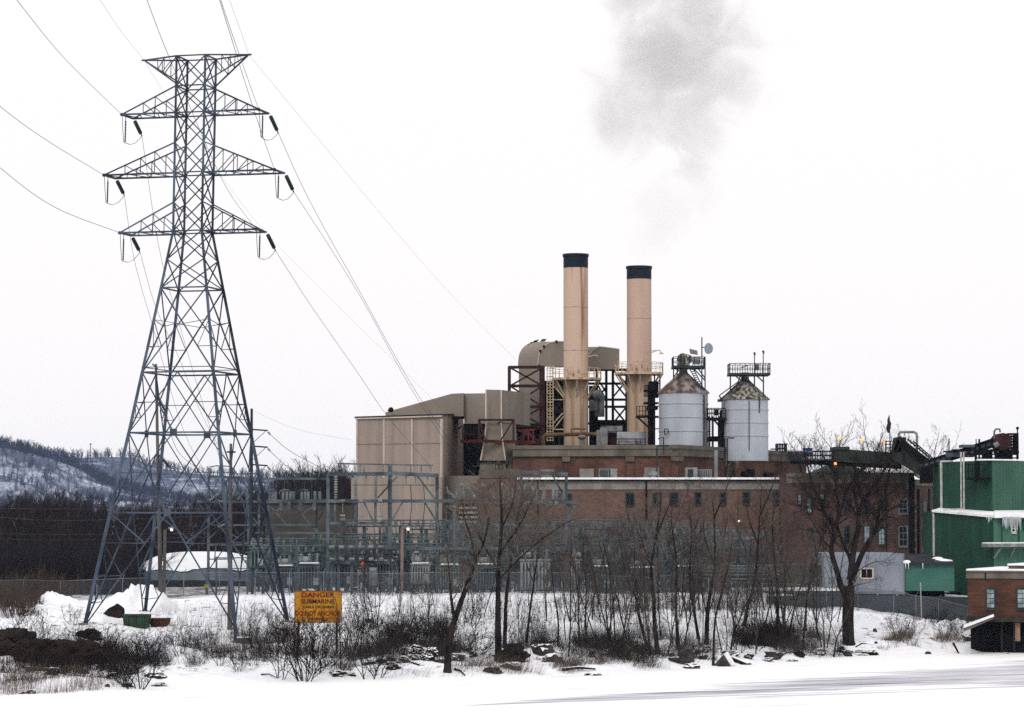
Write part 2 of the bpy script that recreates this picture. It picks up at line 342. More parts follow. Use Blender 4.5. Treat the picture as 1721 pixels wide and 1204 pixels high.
# band centre line y = 190 + .62*(x-8) on the right of the river, half width ~9 m
def math_(op, a=None, b_=None, va=None, vb=None):
    q = n.new('ShaderNodeMath'); q.operation = op
    if a is not None: L.new(a, q.inputs[0])
    if b_ is not None: L.new(b_, q.inputs[1])
    if va is not None: q.inputs[0].default_value = va
    if vb is not None: q.inputs[1].default_value = vb
    return q.outputs[0]
cl = math_('ADD', math_('MULTIPLY', sp.outputs[0], vb=.87), vb=159.5)
dd = math_('ABSOLUTE', math_('SUBTRACT', sp.outputs[1], cl))
hw = n.new('ShaderNodeMapRange'); hw.inputs['From Min'].default_value = -3; hw.inputs['From Max'].default_value = 36; hw.inputs['To Min'].default_value = .05; hw.inputs['To Max'].default_value = 21; L.new(sp.outputs[0], hw.inputs[0])
bandr = math_('DIVIDE', dd, hw.outputs[0])
band = n.new('ShaderNodeMapRange'); band.inputs['From Min'].default_value = .15; band.inputs['From Max'].default_value = 1.15; band.inputs['To Min'].default_value = 1; band.inputs['To Max'].default_value = 0; L.new(bandr, band.inputs[0])
m0 = n.new('ShaderNodeMapping'); m0.inputs['Rotation'].default_value = (0,0,R(-27)); L.new(tc.outputs['Object'], m0.inputs[0]); mp = n.new('ShaderNodeMapping'); mp.inputs['Scale'].default_value = (.075,.75,1); L.new(m0.outputs[0], mp.inputs[0])
n1 = n.new('ShaderNodeTexNoise'); n1.inputs['Scale'].default_value = 1.0; n1.inputs['Detail'].default_value = 6; n1.inputs['Roughness'].default_value = .6; L.new(mp.outputs[0], n1.inputs['Vector'])
st = math_('ADD', n1.outputs['Fac'], math_('MULTIPLY', band.outputs[0], vb=.27))
r1 = n.new('ShaderNodeValToRGB'); L.new(st, r1.inputs[0]); e = r1.color_ramp.elements
e[0].position = .62; e[0].color = (.86,.86,.87,1); e[1].position = .92; e[1].color = (.05,.05,.07,1)
q = e.new(.70); q.color = (.52,.52,.56,1); q = e.new(.82); q.color = (.4,.4,.45,1)
L.new(r1.outputs[0], b.inputs['Base Color'])
V = []; 
ix = axis([(-400,-60,20),(-60,60,2),(60,400,20)]); iy = axis([(-60,130,10),(130,232,2)])
for y in iy:
    for x in ix: V.append((x, y, 0.0))
nx, ny = len(ix), len(iy); idx = np.arange(nx*ny).reshape(ny, nx)
np_mesh('river_ice', V, np.stack([idx[:-1,:-1].ravel(), idx[:-1,1:].ravel(), idx[1:,1:].ravel(), idx[1:,:-1].ravel()], 1), m, 'structure')

# --- hills
def hillmat(name, snow_amt):
    m = bpy.data.materials.new(name); m.use_nodes = True; t = m.node_tree; n = t.nodes; L = t.links; b = n['Principled BSDF']
    b.inputs['Roughness'].default_value = 1; b.inputs['Specular IOR Level'].default_value = 0
    tc = n.new('ShaderNodeTexCoord'); mp = n.new('ShaderNodeMapping'); mp.inputs['Scale'].default_value = (1,.25,.35); L.new(tc.outputs['Object'], mp.inputs[0])
    n1 = n.new('ShaderNodeTexNoise'); n1.inputs['Scale'].default_value = .09; n1.inputs['Detail'].default_value = 10; n1.inputs['Roughness'].default_value = .75; L.new(mp.outputs[0], n1.inputs['Vector'])
    n2 = n.new('ShaderNodeTexNoise'); n2.inputs['Scale'].default_value = .012; n2.inputs['Detail'].default_value = 3; L.new(tc.outputs['Object'], n2.inputs['Vector'])
    ad = n.new('ShaderNodeMath'); ad.operation = 'ADD'; L.new(n1.outputs['Fac'], ad.inputs[0]); L.new(n2.outputs['Fac'], ad.inputs[1])
    r = n.new('ShaderNodeValToRGB'); L.new(ad.outputs[0], r.inputs[0]); mr = n.new('ShaderNodeMapRange')
    L.new(ad.outputs[0], mr.inputs[0]); mr.inputs['From Max'].default_value = 2; L.new(mr.outputs[0], r.inputs[0])
    r.color_ramp.elements[0].position = .5-snow_amt*.1; r.color_ramp.elements[0].color = (.082,.096,.145,1)  # hill colours tinted blue: distance haze painted in
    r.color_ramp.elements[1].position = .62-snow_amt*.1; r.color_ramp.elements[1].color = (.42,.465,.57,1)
    L.new(r.outputs[0], b.inputs['Base Color']); return m
HT = []
def hill(name, ridge, Yb, depth, m, ntree, foot=905):
    # ridge: photo points of the skyline at depth Yb; the slope runs down towards the river
    xs = np.array([p[0] for p in ridge]); ys = np.array([p[1] for p in ridge])
    cols = np.linspace(xs[0], xs[-1], 160); rows = np.linspace(0, 1, 30); V = []
    def pt(c, r_):
        top = P(c, float(np.interp(c, xs, ys)), Yb); Y = Yb-depth*(1-r_)
        z = 3+(top.z-3)*math.sin(r_*math.pi/2)**1.25
        x = top.x; z += (nz(x, Y, .006, 5)*14+nz(x, Y, .02, 6)*5)*math.sin(min(r_,1)*math.pi)
        return (x, Y, z)
    for r_ in rows:
        for c in cols: V.append(pt(c, r_))
    for c in cols: a = pt(c, 1); V.append((a[0], Yb+400, a[2]-25))
    nr = len(rows)+1; idx = np.arange(len(cols)*nr).reshape(nr, -1)
    np_mesh(name, V, np.stack([idx[:-1,:-1].ravel(), idx[:-1,1:].ravel(), idx[1:,1:].ravel(), idx[1:,:-1].ravel()], 1), m, 'structure')
    for i in range(ntree):
        r_ = random.random()**.6 if i > ntree*.3 else random.uniform(.93, 1.0)
        x, y, z = pt(random.uniform(xs[0], xs[-1]), r_)
        if nz(x, y, .004, 8) < (.05 if r_ > .9 else -.35) - .4 and r_ < .93: continue
        HT.append((x, y, z-1, random.uniform(7, 13)*(1.15 if r_ > .93 else .8)))
H1 = hillmat('haze_tinted_snowy_bluff', .25); H2 = hillmat('haze_tinted_bluff', -.1)
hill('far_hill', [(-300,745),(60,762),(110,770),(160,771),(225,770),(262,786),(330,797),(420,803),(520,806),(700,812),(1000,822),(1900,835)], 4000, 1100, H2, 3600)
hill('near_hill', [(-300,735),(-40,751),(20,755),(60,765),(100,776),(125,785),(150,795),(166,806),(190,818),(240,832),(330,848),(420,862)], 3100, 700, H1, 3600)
# ================================================================ TREES AND BRUSH
def grow(seed, H, r0, levels=4, stems=1, lean=.05, spread=.75, kids=(7,5,4,3), wob=.10, clear=.3, ratio=.55, up=.05, mind=.007, fork=False):
    """branches of a bare tree: list of (level, points, radii)"""
    rd = random.Random(seed); out = []
    def br(p, d, L, r, lv):
        n = (7,5,4,3,3)[min(lv,4)]; pts = [p.copy()]; rad = [r]; dd = d.copy()
        for i in range(n):
            w = wob*(1+.6*lv)
            dd = dd+Vector((rd.gauss(0,w), rd.gauss(0,w), rd.gauss(0,w*.6)+up*(1 if lv else .4))); dd.normalize()
            pts.append(pts[-1]+dd*L/n); rad.append(max(mind*.6, r*(1-(i+1)/n*(.55 if lv == 0 else .75))))
        out.append((lv, pts, rad))
        if lv >= levels: return
        nk = kids[min(lv, len(kids)-1)]
        for k in range(nk):
            t = (clear if lv == 0 else .2)+(1-(clear if lv == 0 else .2))*(k+rd.random()*.8)/nk; t = min(t, .98)
            i = min(int(t*n), n-1); f = t*n-i; q = pts[i].lerp(pts[i+1], f); rr = rad[i]*(1-f)+rad[i+1]*f
            ax = (pts[i+1]-pts[i]).normalized(); side = ax.cross(Vector((rd.gauss(0,1),rd.gauss(0,1),rd.gauss(0,1)))).normalized()
            nd = (ax*(1-spread*.35)+side*spread*rd.uniform(.6,1.1)+Vector((0,0,.18))).normalized()
            br(q, nd, L*ratio*rd.uniform(.7,1.15)*(1.15-.45*t if lv == 0 else 1), max(rr*.62, mind), lv+1)
    for s_ in range(stems):
        a = rd.uniform(0, 6.28); ln = lean if stems == 1 else lean+.18
        d = Vector((math.cos(a)*ln, math.sin(a)*ln, 1)).normalized()
        br(Vector((math.cos(a)*.12*(stems>1), math.sin(a)*.12*(stems>1), -.15)), d, H*rd.uniform(.8,1) if s_ else H, r0*(1 if s_ == 0 else rd.uniform(.6,.9)), 0)
    return out
def branches_mb(brs, lv0, lv1, sides=(7,5,4,3,3)):
    mb = MB()
    for lv, pts, rad in brs:
        if lv0 <= lv <= lv1: mb.tube(pts, rad, sides[min(lv,4)], cap=(lv < 2))
    return mb
def tree_proto(name, brs, label, cat, loc, group=None, mt=None, mc=None, split=1):
    """trunk + crown under an Empty at the foot of the tree"""
    r = thing(name, label, cat, loc, group); ORG[r.name] = Vector((0,0,0))
    t = branches_mb(brs, 0, split-1).build('trunk', mt or M_bark, r, smooth=True); c = branches_mb(brs, split, 9).build('crown', mc or M_twig, r)
    return r
# one mesh of many upright twigs (vectorised): P0 n x 3, directions, heights
def twig_mesh(name, P0, Hh, rad, m, lean=.25, kind='stuff', label=None, cat=None, seg=3, curve=.2, wind=(0,0)):
    P0 = np.asarray(P0, float); nn = len(P0); Hh = np.asarray(Hh); rad = np.asarray(rad)*np.ones(nn)
    a = rng.uniform(0, 2*np.pi, nn); l = np.abs(rng.normal(0, lean, nn))
    d = np.stack([np.cos(a)*l+wind[0], np.sin(a)*l+wind[1], np.ones(nn)], 1); d /= np.linalg.norm(d, axis=1)[:,None]
    bend = rng.normal(0, curve, (nn, 3)); V = np.zeros((nn, seg+1, 3, 3)); 
    for s_ in range(seg+1):
        t = s_/seg; c = P0+d*(Hh*t)[:,None]+bend*(Hh*t*t)[:,None]; c[:,2] -= 0
        for k in range(3):
            an = 2*np.pi*k/3+a; V[:,s_,k,0] = c[:,0]+np.cos(an)*rad*(1-.75*t); V[:,s_,k,1] = c[:,1]+np.sin(an)*rad*(1-.75*t); V[:,s_,k,2] = c[:,2]
    base = np.arange(nn)[:,None]*(seg+1)*3; fs = []
    for s_ in range(seg):
        for k in range(3):
            k2 = (k+1)%3; fs.append(np.concatenate([base+s_*3+k, base+s_*3+k2, base+(s_+1)*3+k2, base+(s_+1)*3+k], 1))
    return np_mesh(name, V.reshape(-1,3), np.concatenate(fs), m, kind, False, label, cat)
def tile_mesh(name, protos, items, m, kind='stuff', label=None, cat=None):
    """items: (proto index, x, y, z, scale, rot)"""
    VV = []; FF = []; off = 0
    for pi_, x, y, z, s_, ro in items:
        v, f = protos[pi_]; c, sn = math.cos(ro), math.sin(ro)
        w = np.empty_like(v); w[:,0] = (v[:,0]*c-v[:,1]*sn)*s_+x; w[:,1] = (v[:,0]*sn+v[:,1]*c)*s_+y; w[:,2] = v[:,2]*s_+z
        VV.append(w); FF.append(f+off); off += len(v)
    return np_mesh(name, np.concatenate(VV), np.concatenate(FF), m, kind, False, label, cat)
def arrays(mb):
    v = np.array(mb.v); f = np.array([q for q in mb.f if len(q) == 4]); return v, f
# ---- hill forest (far, uncountable)
hp = []
for i in range(4):
    b_ = grow(900+i, 1.0, .03, levels=2, kids=(9,4), spread=.8, clear=.15, ratio=.42, mind=.012, wob=.08)
    hp.append(arrays(branches_mb(b_, 0, 3, (3,3,3,3))))
M_hillt = mat('haze_tinted_wood', (.055,.068,.125), (.032,.04,.08), rough=1, scale=.05)  # blue tint stands in for haze over the far trees
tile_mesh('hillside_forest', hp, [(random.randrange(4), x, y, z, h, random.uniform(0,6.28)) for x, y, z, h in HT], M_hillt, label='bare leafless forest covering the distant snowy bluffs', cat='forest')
# ---- woods behind the substation: individual trees in front, the mass behind as one
wp = []
for i in range(6):
    wp.append(grow(100+i, 10, .16, levels=3, kids=(13,7,5), spread=.72, clear=.22, ratio=.4, mind=.018, wob=.09))
WL = 'bare dark tree in the woods left of the power plant'
M_far2 = mat('paler_winter_trunk', (.095,.09,.098), (.04,.038,.044), rough=1, scale=.6)
M_far3 = mat('purple_brown_twigs', (.05,.04,.048), (.018,.015,.019), rough=1, scale=.6)
W = [tree_proto('bare_tree', b_, WL, 'tree', (0,0,-50), 'leafless trees of the dark woods', (M_far, M_far2, M_far3)[i%3], (M_far, M_far3)[i%2]) for i, b_ in enumerate(wp)]
wspots = []
for i in range(230):
    if i < 150: px = random.uniform(-30, 300); Y = random.uniform(262, 370)
    else: px = random.uniform(280, 620); Y = random.uniform(322, 400)
    top = np.interp(px, [0,60,140,180,250,330,430,480,520,560,600], [846,830,838,856,850,845,826,800,790,786,796])+random.uniform(0,30)
    x = (px-CX)/F*Y; z0 = gz(x,Y); h = (HOR-top)*Y/F+CAMZ-z0
    wspots.append((x, Y, z0-.1, max(.55, h/10.4)))
for i, (x, y, z, s_) in enumerate(wspots):
    o = W[i] if i < 6 else copy_tree(W[i%6])
    o.location = (x, y, z); o.rotation_euler = (0,0,random.uniform(0,6.28)); o.scale = (s_*random.uniform(.85,1.1), s_, s_)
far = [arrays(branches_mb(b_, 0, 9, (3,3,3,3))) for b_ in wp[:3]]
items = []
for i in range(330):
    Y = random.uniform(390, 800); px = random.uniform(-150, 1050)
    top = np.interp(px, [0,60,140,180,250,330,430,480,520,560,600,700], [846,832,838,850,846,842,822,803,798,798,802,835])+random.uniform(0,22)
    h = (HOR-top)*Y/F+CAMZ-3.9; items.append((random.randrange(3), (px-CX)/F*Y, Y, 3.8, h/10.4, random.uniform(0,6.28)))
tile_mesh('distant_woods', far, items, M_far, label='dark leafless woods reading as one mass below the bluffs', cat='woods')
# undergrowth in the woods
pts = []; hh = []
for i in range(26000):
    Y = 240+160*random.random()**1.3; px = random.uniform(-40, 480 if Y > 300 else 230+random.uniform(-30,20))
    x = (px-CX)/F*Y
    pts.append((x, Y, 3.6 if Y > 260 else gz(x,Y)-.1)); hh.append(random.uniform(1.2, 4.8))
twig_mesh('wood_undergrowth', pts, hh, .028, M_far, lean=.3, label='dark tangled brush along the foot of the woods', cat='undergrowth')
pts = []; hh = []
for i in range(11000):
    px = random.uniform(-30, 225); Y = random.uniform(208, 245)+max(0,px-60)*.04; x = (px-CX)/F*Y; k_ = nz(x,Y,.22,3)
    if k_ < -.25+(px-20)/260: continue
    pts.append((x, Y, gz(x,Y)-.05)); hh.append(random.uniform(.5, 2.2)*(.75+k_))
twig_mesh('left_brush', pts, hh, .02, mat('brown_brush', (.085,.062,.05), (.04,.03,.026), rough=1, scale=1), lean=.35, label='brown leafless brush between the snowy bank and the woods', cat='brush')
# ================================================================ TRANSMISSION TOWER
TY0 = 205.0; PHI = R(14.5); XP = Vector((math.cos(PHI), -math.sin(PHI), 0)); YP = Vector((math.sin(PHI), math.cos(PHI), 0)); SP = S(TY0)
LV = [(97,330,25.7),(390,324,25.5),(486,323.2,40.5),(628,321.4,63),(729,320.3,79),(862,318.5,101),(1055,316,132)]
def tc_(y): return float(np.interp(y, [l[0] for l in LV], [l[1] for l in LV])), float(np.interp(y, [l[0] for l in LV], [l[2] for l in LV]))
def corner(y, sx, sy):       # sx -1 left, +1 right; sy -1 near, +1 far
    c, h = tc_(y); return P(c, y, TY0)+(XP*sx+YP*sy)*h*SP
T = thing('transmission_tower', 'tall blue-grey steel lattice tower with three wide crossarms on the snowy bank', 'transmission tower', G(316, TY0))
for sx in (-1, 1):
    for sy in (-1, 1):
        mb = MB(); prev = corner(97, sx, sy)
        for y, w in ((390,.17),(486,.19),(628,.21),(729,.23),(862,.25),(1055,.27)):
            q = corner(y, sx, sy); mb.angle(prev, q, w); prev = q
        gzz = gz(prev.x, prev.y)
        q = prev+(prev-corner(862, sx, sy))*.0; mb.angle(prev, (prev.x, prev.y, min(gzz, prev.z)-.3), .27)
        o = mb.build('leg', M_steel, T)
        f_ = MB(); f_.cbox((prev.x, prev.y, gzz-.08), .6, .6, .4); f_.build('footing', M_concl, o)
mb = MB(); FACES = [((-1,-1),(1,-1)),((1,-1),(1,1)),((1,1),(-1,1)),((-1,1),(-1,-1))]
def X_(y0, y1, w=.075):
    for a, b in FACES:
        mb.bar(corner(y0,*a), corner(y1,*b), w); mb.bar(corner(y0,*b)+YP*.03, corner(y1,*a)+YP*.03, w)
def belt(y, w=.09, st=None):
    for a, b in (FACES if st is None else st): mb.bar(corner(y,*a), corner(y,*b), w)
for y0, y1 in ((97,147),(147,192),(192,242),(242,292),(292,342),(342,390)): X_(y0, y1)
for y in (97,147,192,292,390): belt(y)
X_(390,438); X_(438,486); belt(486,.1)
X_(486,628,.085)
for a, b in FACES:      # light redundant members of the tall panel
    A, B = corner(540,*a), corner(540,*b); m_ = (corner(548,*a)+corner(548,*b))/2; mb.bar(A, m_, .045); mb.bar(B, m_, .045)
    for s0, s1 in ((a,b),(b,a)):
        l = corner(585,*s0); k = corner(486,*s1).lerp(corner(628,*s0), .70); mb.bar(l, k, .05)
        l2 = corner(540,*s0); mb.bar(l2, k, .05)
belt(628,.11)
for a, b in FACES: mb.bar(corner(628,*a)+Vector((0,0,.35)), corner(628,*b)+Vector((0,0,.35)), .06)
def mid(y, a, b): return (corner(y,*a)+corner(y,*b))/2
gus = MB()
for y0, y1 in ((628,729),(729,862)):
    belt(y1, .11)
    for a, b in FACES:
        mt, mbm = mid(y0,a,b), mid(y1,a,b)
        for s_ in (a, b):
            mb.bar(corner(y0,*s_), mbm, .075); mb.bar(mt, corner(y1,*s_), .075)
            ym = (y0+y1)/2; c1 = (corner(y0,*s_)+mbm)/2
            mb.bar(corner(ym,*s_), c1, .055)
            mb.bar(corner(y0*.25+y1*.75,*s_), mt.lerp(corner(y1,*s_), .75), .05); mb.bar(corner(ym,*s_), mt.lerp(corner(y1,*s_), .75), .05)
        gus.cbox(mbm, .5 if abs((a[0]-b[0])) else .1, .1 if abs(a[0]-b[0]) else .5, .5, -PHI)
for a, b in FACES:
    mt = mid(862,a,b)
    for s_ in (a, b):
        ft = corner(1050,*s_); mb.bar(mt, ft, .085)
        for y_, t0, t1 in ((912,.22,.42),(960,.5,.62),(1005,.74,.82)):
            pass
        n1_ = mt.lerp(ft, .27); n2_ = mt.lerp(ft, .55); n3_ = mt.lerp(ft, .78)
        mb.bar(corner(862,*s_), n1_, .08); mb.bar(corner(912,*s_), n1_, .07); mb.bar(corner(912,*s_), n2_, .07)
        mb.bar(corner(968,*s_), n2_, .06); mb.bar(corner(968,*s_), n3_, .055); mb.bar(corner(1012,*s_), n3_, .05)
# hip bracing inside the lower body
for y in (862, 729):
    ms = [mid(y,a,b) for a, b in FACES]
    for i in range(4): mb.bar(ms[i], ms[(i+1)%4], .06)
mb.build('body_bracing', M_steel, T); gus.build('gusset_plate', M_steel, T)
# crossarms
def armtip(y, L_, side, sy): c, h = tc_(y); return P(c, y, TY0)+XP*side*(h*SP+L_*SP)+YP*sy*h*SP
ARMS = [(192,147,97),(293,242,127),(391,342,96)]; TIPS = {}
for ai, (y, yt, L_) in enumerate(ARMS):
    for side in (-1, 1):
        mb = MB()
        for sy in (-1, 1):
            tip = armtip(y, L_, side, sy); root = corner(y, side, sy); top = corner(yt, side, sy); TIPS[(ai,side,sy)] = tip
            mb.bar(tip, root, .12); mb.bar(tip, top, .09)
            for t in ((.3,.52,.72) if ai == 1 else (.4,.62)):
                p0 = tip.lerp(root, t); p1 = tip.lerp(top, t); mb.bar(p0, p1, .06)
                nx_ = {.3:.52,.52:.72,.72:1,.4:.62,.62:1}[t]; mb.bar(p1, tip.lerp(root, nx_), .055)
        tn, tf = TIPS[(ai,side,-1)], TIPS[(ai,side,1)]; mb.bar(tn, tf, .12)
        rn, rf = corner(y, side, -1), corner(y, side, 1); k = 6
        for i in range(k):
            a_ = tn.lerp(rn, i/k) if i%2 == 0 else tf.lerp(rf, i/k); b_ = tf.lerp(rf, (i+1)/k) if i%2 == 0 else tn.lerp(rn, (i+1)/k); mb.bar(a_, b_, .05)
        mb.ball(tn, .13, 6); o = mb.build('crossarm', M_steel, T)
        # hardware hanging from the arm
        pn = tn+Vector((.28,.1,-.45)); i_ = MB(); i_.tube([tn+Vector((.28,.1,-.05)), pn], .025, 4); i_.insul(pn, pn+Vector((-.03,0,-1.55)), .065, 14, .6); i_.build('jumper_insulator', M_glassins, T)
        dirv = Vector((.36,1.6,-.95)) if side < 0 else Vector((.48,1.6,-1.1))
        s0 = tf+Vector((.12,.15,-.2)); s1 = s0+dirv*.75; i_ = MB(); i_.insul(s0, s1, .15, 11, .5); i_.tube([s1, s1+dirv*.14], .05, 5); i_.build('strain_insulator', M_glassins, T)
        e = s1+dirv*.14; TIPS[(ai,side,'e')] = e; j = MB(); b0 = pn+Vector((-.03,0,-1.6))
        j.tube([tn+Vector((.05,0,-.1)), tn+Vector((.08,0,-1.0)), b0+Vector((-.1,0,.08)), b0, b0.lerp(e,.3)+Vector((0,0,-.28)), b0.lerp(e,.6)+Vector((0,0,-.33)), b0.lerp(e,.88)+Vector((0,0,-.15)), e], .022, 4); j.build('jumper_wire', M_wire, T)
for side in (-1, 1):
    mb = MB(); c, h = tc_(99); tip = P(c, 98 if side < 0 else 96, TY0)+XP*side*94*SP; TIPS[('g',side)] = tip
    for sy in (-1, 1):
        a_, b_ = corner(97, side, sy), corner(143, side, sy); mb.bar(tip, a_, .10); mb.bar(tip, b_, .09)
        for t in (.42,.62): mb.bar(tip.lerp(a_, t), tip.lerp(b_, t), .055)
        mb.bar(tip.lerp(b_, .42), tip.lerp(a_, .62), .05); mb.bar(tip.lerp(b_,.62), a_, .055)
    mb.tube([tip-XP*.2, tip+XP*.2], .07, 5); mb.build('peak_arm', M_steel, T)
tag(bpy.data.objects['transmission_tower'], None, None)
# ---- wires
def crom(pts, n=14):
    pts = [Vector(p) for p in pts]; q = [pts[0]*2-pts[1]]+pts+[pts[-1]*2-pts[-2]]; out = []
    for i in range(1, len(q)-2):
        for k in range(n):
            t = k/n; a,b,c,d = q[i-1],q[i],q[i+1],q[i+2]
            out.append(.5*((2*b)+(c-a)*t+(2*a-5*b+4*c-d)*t*t+(3*b-a-3*c+d)*t*t*t))
    out.append(pts[-1]); return out
def wire(pts, label, r=.02, name='power_line', group='conductors strung from the lattice tower', cat='wire', m=None):
    mb = MB(); mb.tube(crom(pts), r, 4); return one(mb, name, m or M_wire, label, cat, group)
E = lambda a, s_, k=-1: TIPS[(a, s_, k)]
wire([E(0,-1), P(110,100,170), P(28,0,140), P(-120,-190,110)], 'upper left wire rising from the tower top arm over the river', .019)
wire([E(1,-1), P(80,237,170), P(0,179,145), P(-140,60,115)], 'wire leaving the left end of the wide middle crossarm toward the river', .019)
wire([E(2,-1), P(95,350,170), P(0,282,142), P(-120,170,112)], 'lowest left wire leaving the bottom crossarm toward the river', .019)
wire([E(0,1), P(412,120,175), P(371,0,143), P(310,-200,112)], 'wire leaving the right end of the top crossarm upward over the river', .017)
wire([E(1,1), P(425,180,172), P(369,0,128), P(330,-120,110)], 'wire leaving the right end of the middle crossarm upward over the river', .017)
wire([E(2,1), P(375,305,190), P(290,110,158), P(247,0,142), P(190,-160,120)], 'wire crossing behind the tower from the right end of the bottom crossarm', .017)
wire([TIPS[('g',-1)], P(200,48,175), P(168,0,155), P(60,-150,115)], 'thin earth wire rising from the left peak of the tower', .009)
wire([TIPS[('g',1)], P(403,48,175), P(386,0,155), P(340,-150,115)], 'thin earth wire rising from the right peak of the tower', .009)
wire([E(0,-1,'e'), P(268,420,228), P(303,551,240), P(349,706,254), P(378,797,262)], 'wire falling from the left top crossarm to the switchyard', .016)
wire([E(1,-1,'e'), P(226,438,228), P(256,546,240), P(305,714,254), P(345,797,262)], 'wire falling from the left middle crossarm to the switchyard', .016)
wire([E(2,-1,'e'), P(262,517,222), P(300,600,234), P(343,705,250), P(395,797,262)], 'wire falling from the left bottom crossarm to the switchyard', .016)
wire([E(0,1,'e'), P(520,337,222), P(610,500,235), P(700,660,250), P(796,798,262)], 'wire falling from the right top crossarm past the beige building', .019)
wire([E(1,1,'e'), P(552,412,222), P(615,515,235), P(692,655,250), P(770,772,262), P(800,800,263)], 'wire falling from the right middle crossarm past the beige building', .019)
wire([E(2,1,'e'), P(520,510,222), P(600,625,232), P(650,698,239), P(724,785,246)], 'wire falling from the right bottom crossarm to the tall switchyard gantry', .019)
wire([TIPS[('g',1)], P(640,360,255), P(760,497,290), P(868,606,327)], 'thin earth wire running from the right tower peak to the curved duct', .010)
wire([TIPS[('g',-1)], P(305,205,220), P(375,300,232), P(460,405,245), P(665,610,275), P(745,690,292)], 'thin earth wire running from the left tower peak behind the crossarms', .008)
# ================================================================ POWER PLANT
def text_mesh(tx, name, par, loc, rot, sx=1.0):
    o = bpy.data.objects.new(name+'_curve', tx); COL.objects.link(o); dg = bpy.context.evaluated_depsgraph_get()
    me = bpy.data.meshes.new_from_object(o.evaluated_get(dg)); bpy.data.objects.remove(o); bpy.data.curves.remove(tx)
    q = bpy.data.objects.new(name, me); COL.objects.link(q); q.parent = par; q.location = loc; q.rotation_euler = rot; q.scale = (sx,1,1); return q
class Wall:
    def __init__(s, a, b):      # a, b: (photo x, depth) of the wall's two ends
        s.A = P(a[0], 870, a[1]); s.B = P(b[0], 870, b[1]); d = (s.B-s.A); d.z = 0; s.d = d.normalized(); s.n = Vector((s.d.y, -s.d.x, 0))
        if s.n.y > 0: s.n = -s.n
    def at(s, px, py, out=0):
        v = P(px, py, 100)-Vector((0,0,CAMZ)); c = Vector((0,0,CAMZ)); t = (s.A+s.n*out-c).dot(s.n)/v.dot(s.n); return c+v*t
    def panel(s, mb, x0, x1, y0, y1, out=.05, th=.3, z0=None, z1=None):
        ym, xm = (y0+y1)/2, (x0+x1)/2; a, b = s.at(x0, ym, out), s.at(x1, ym, out)
        zb = s.at(xm, y1, out).z if z0 is None else z0; zt = s.at(xm, y0, out).z if z1 is None else z1; k = s.n*th
        q = [a, b, b-k, a-k]; mb.box8([(p.x,p.y,zb) for p in q]+[(p.x,p.y,zt) for p in q])
def prism(mb, pts, z0, z1):
    n = len(pts); zt = z1 if isinstance(z1, (list, tuple)) else [z1]*n
    mb.poly([(p[0],p[1],z0) for p in pts]+[(p[0],p[1],z) for p, z in zip(pts, zt)],
            [tuple(reversed(range(n))), tuple(range(n,2*n))]+[(i,(i+1)%n,(i+1)%n+n,i+n) for i in range(n)])
def xy(px, Y): p = P(px, 870, Y); return (p.x, p.y)
def zz(py, Y, px=860): return P(px, py, Y).z
def pxbox(mb, x0, x1, y0, y1, Y, dep):     # box facing the camera, front at depth Y
    a, b = P(x0, y1, Y), P(x1, y0, Y); mb.box(a.x, b.x, Y, Y+dep, a.z, b.z)
GZ = 3.75
def window(W_, par, x0, x1, y0, y1, fr=M_fdark, gl=M_glass, nv=1, nh=1, fw=.09, sill=True):
    f_ = MB(); a, b = W_.at(x0, (y0+y1)/2, .04), W_.at(x1, (y0+y1)/2, .04); zb, zt = W_.at((x0+x1)/2, y1).z, W_.at((x0+x1)/2, y0).z
    up = Vector((0,0,1)); c = lambda u, z: Vector((a.x+(b.x-a.x)*u, a.y+(b.y-a.y)*u, z))
    for p_, q_ in ((c(0,zb),c(1,zb)),(c(0,zt),c(1,zt)),(c(0,zb),c(0,zt)),(c(1,zb),c(1,zt))): f_.bar(p_, q_, fw*1.3)
    for i in range(nv): u = (i+1)/(nv+1); f_.bar(c(u,zb), c(u,zt), fw*.6)
    for i in range(nh): z = zb+(zt-zb)*(i+1)/(nh+1); f_.bar(c(0,z), c(1,z), fw*.6)
    if sill: f_.bar(c(-.06,zb-.1)+W_.n*.05, c(1.06,zb-.1)+W_.n*.05, .16, .1)
    o = f_.build('window', fr, par)
    g_ = MB(); k = W_.n*.05; g_.box8([c(0,zb)-k, c(1,zb)-k, c(1,zb)-k*1.6, c(0,zb)-k*1.6, c(0,zt)-k, c(1,zt)-k, c(1,zt)-k*1.6, c(0,zt)-k*1.6])
    for i, v in enumerate(g_.v): g_.v[i] = tuple(Vector(v)+W_.n*.075)
    g_.build('pane', gl, o); return o
# ---- beige building -------------------------------------------------
Wf = Wall((598,305), (742,300)); Ws = Wall((742,300), (779,331))
b = thing('beige_building', 'tall windowless beige sheet-metal building at the left end of the plant', 'building', (*xy(670,302), GZ))
p = [xy(598,305), xy(742,300), xy(779,331), (xy(598,305)[0]+1.5, 336)]
zt = [zz(702,305), zz(698,300), zz(697,331), zz(697,331)]
mb = MB(); prism(mb, p, GZ-1, zt); mb.build('wall', M_beige, b)
mb = MB()
for x in (599.5, 645, 692, 741): Wf.panel(mb, x-1.3, x+1.3, 704, 803, .12, .3)
mb.build('seam_trim', M_beiget, b)
mb = MB(); Wf.panel(mb, 600, 740, 745.2, 746.4, .06, .3); Wf.panel(mb, 600, 740, 846, 847, .06, .3); mb.build('panel_joint', M_duct, b)
mb = MB(); q0, q1, q2 = P(597,701.5,305), P(742.5,697,299.7), P(780,696,331)
mb.bar(q0, q1, .3, .14); mb.bar(q1, q2, .3, .14); mb.build('roof_edge', M_dsteel, b)
mb = MB(); d_ = Vector((0,-.05,-.16)); mb.bar(q0+d_, q1+d_, .2, .14); mb.build('eave_trim', M_beiget, b)
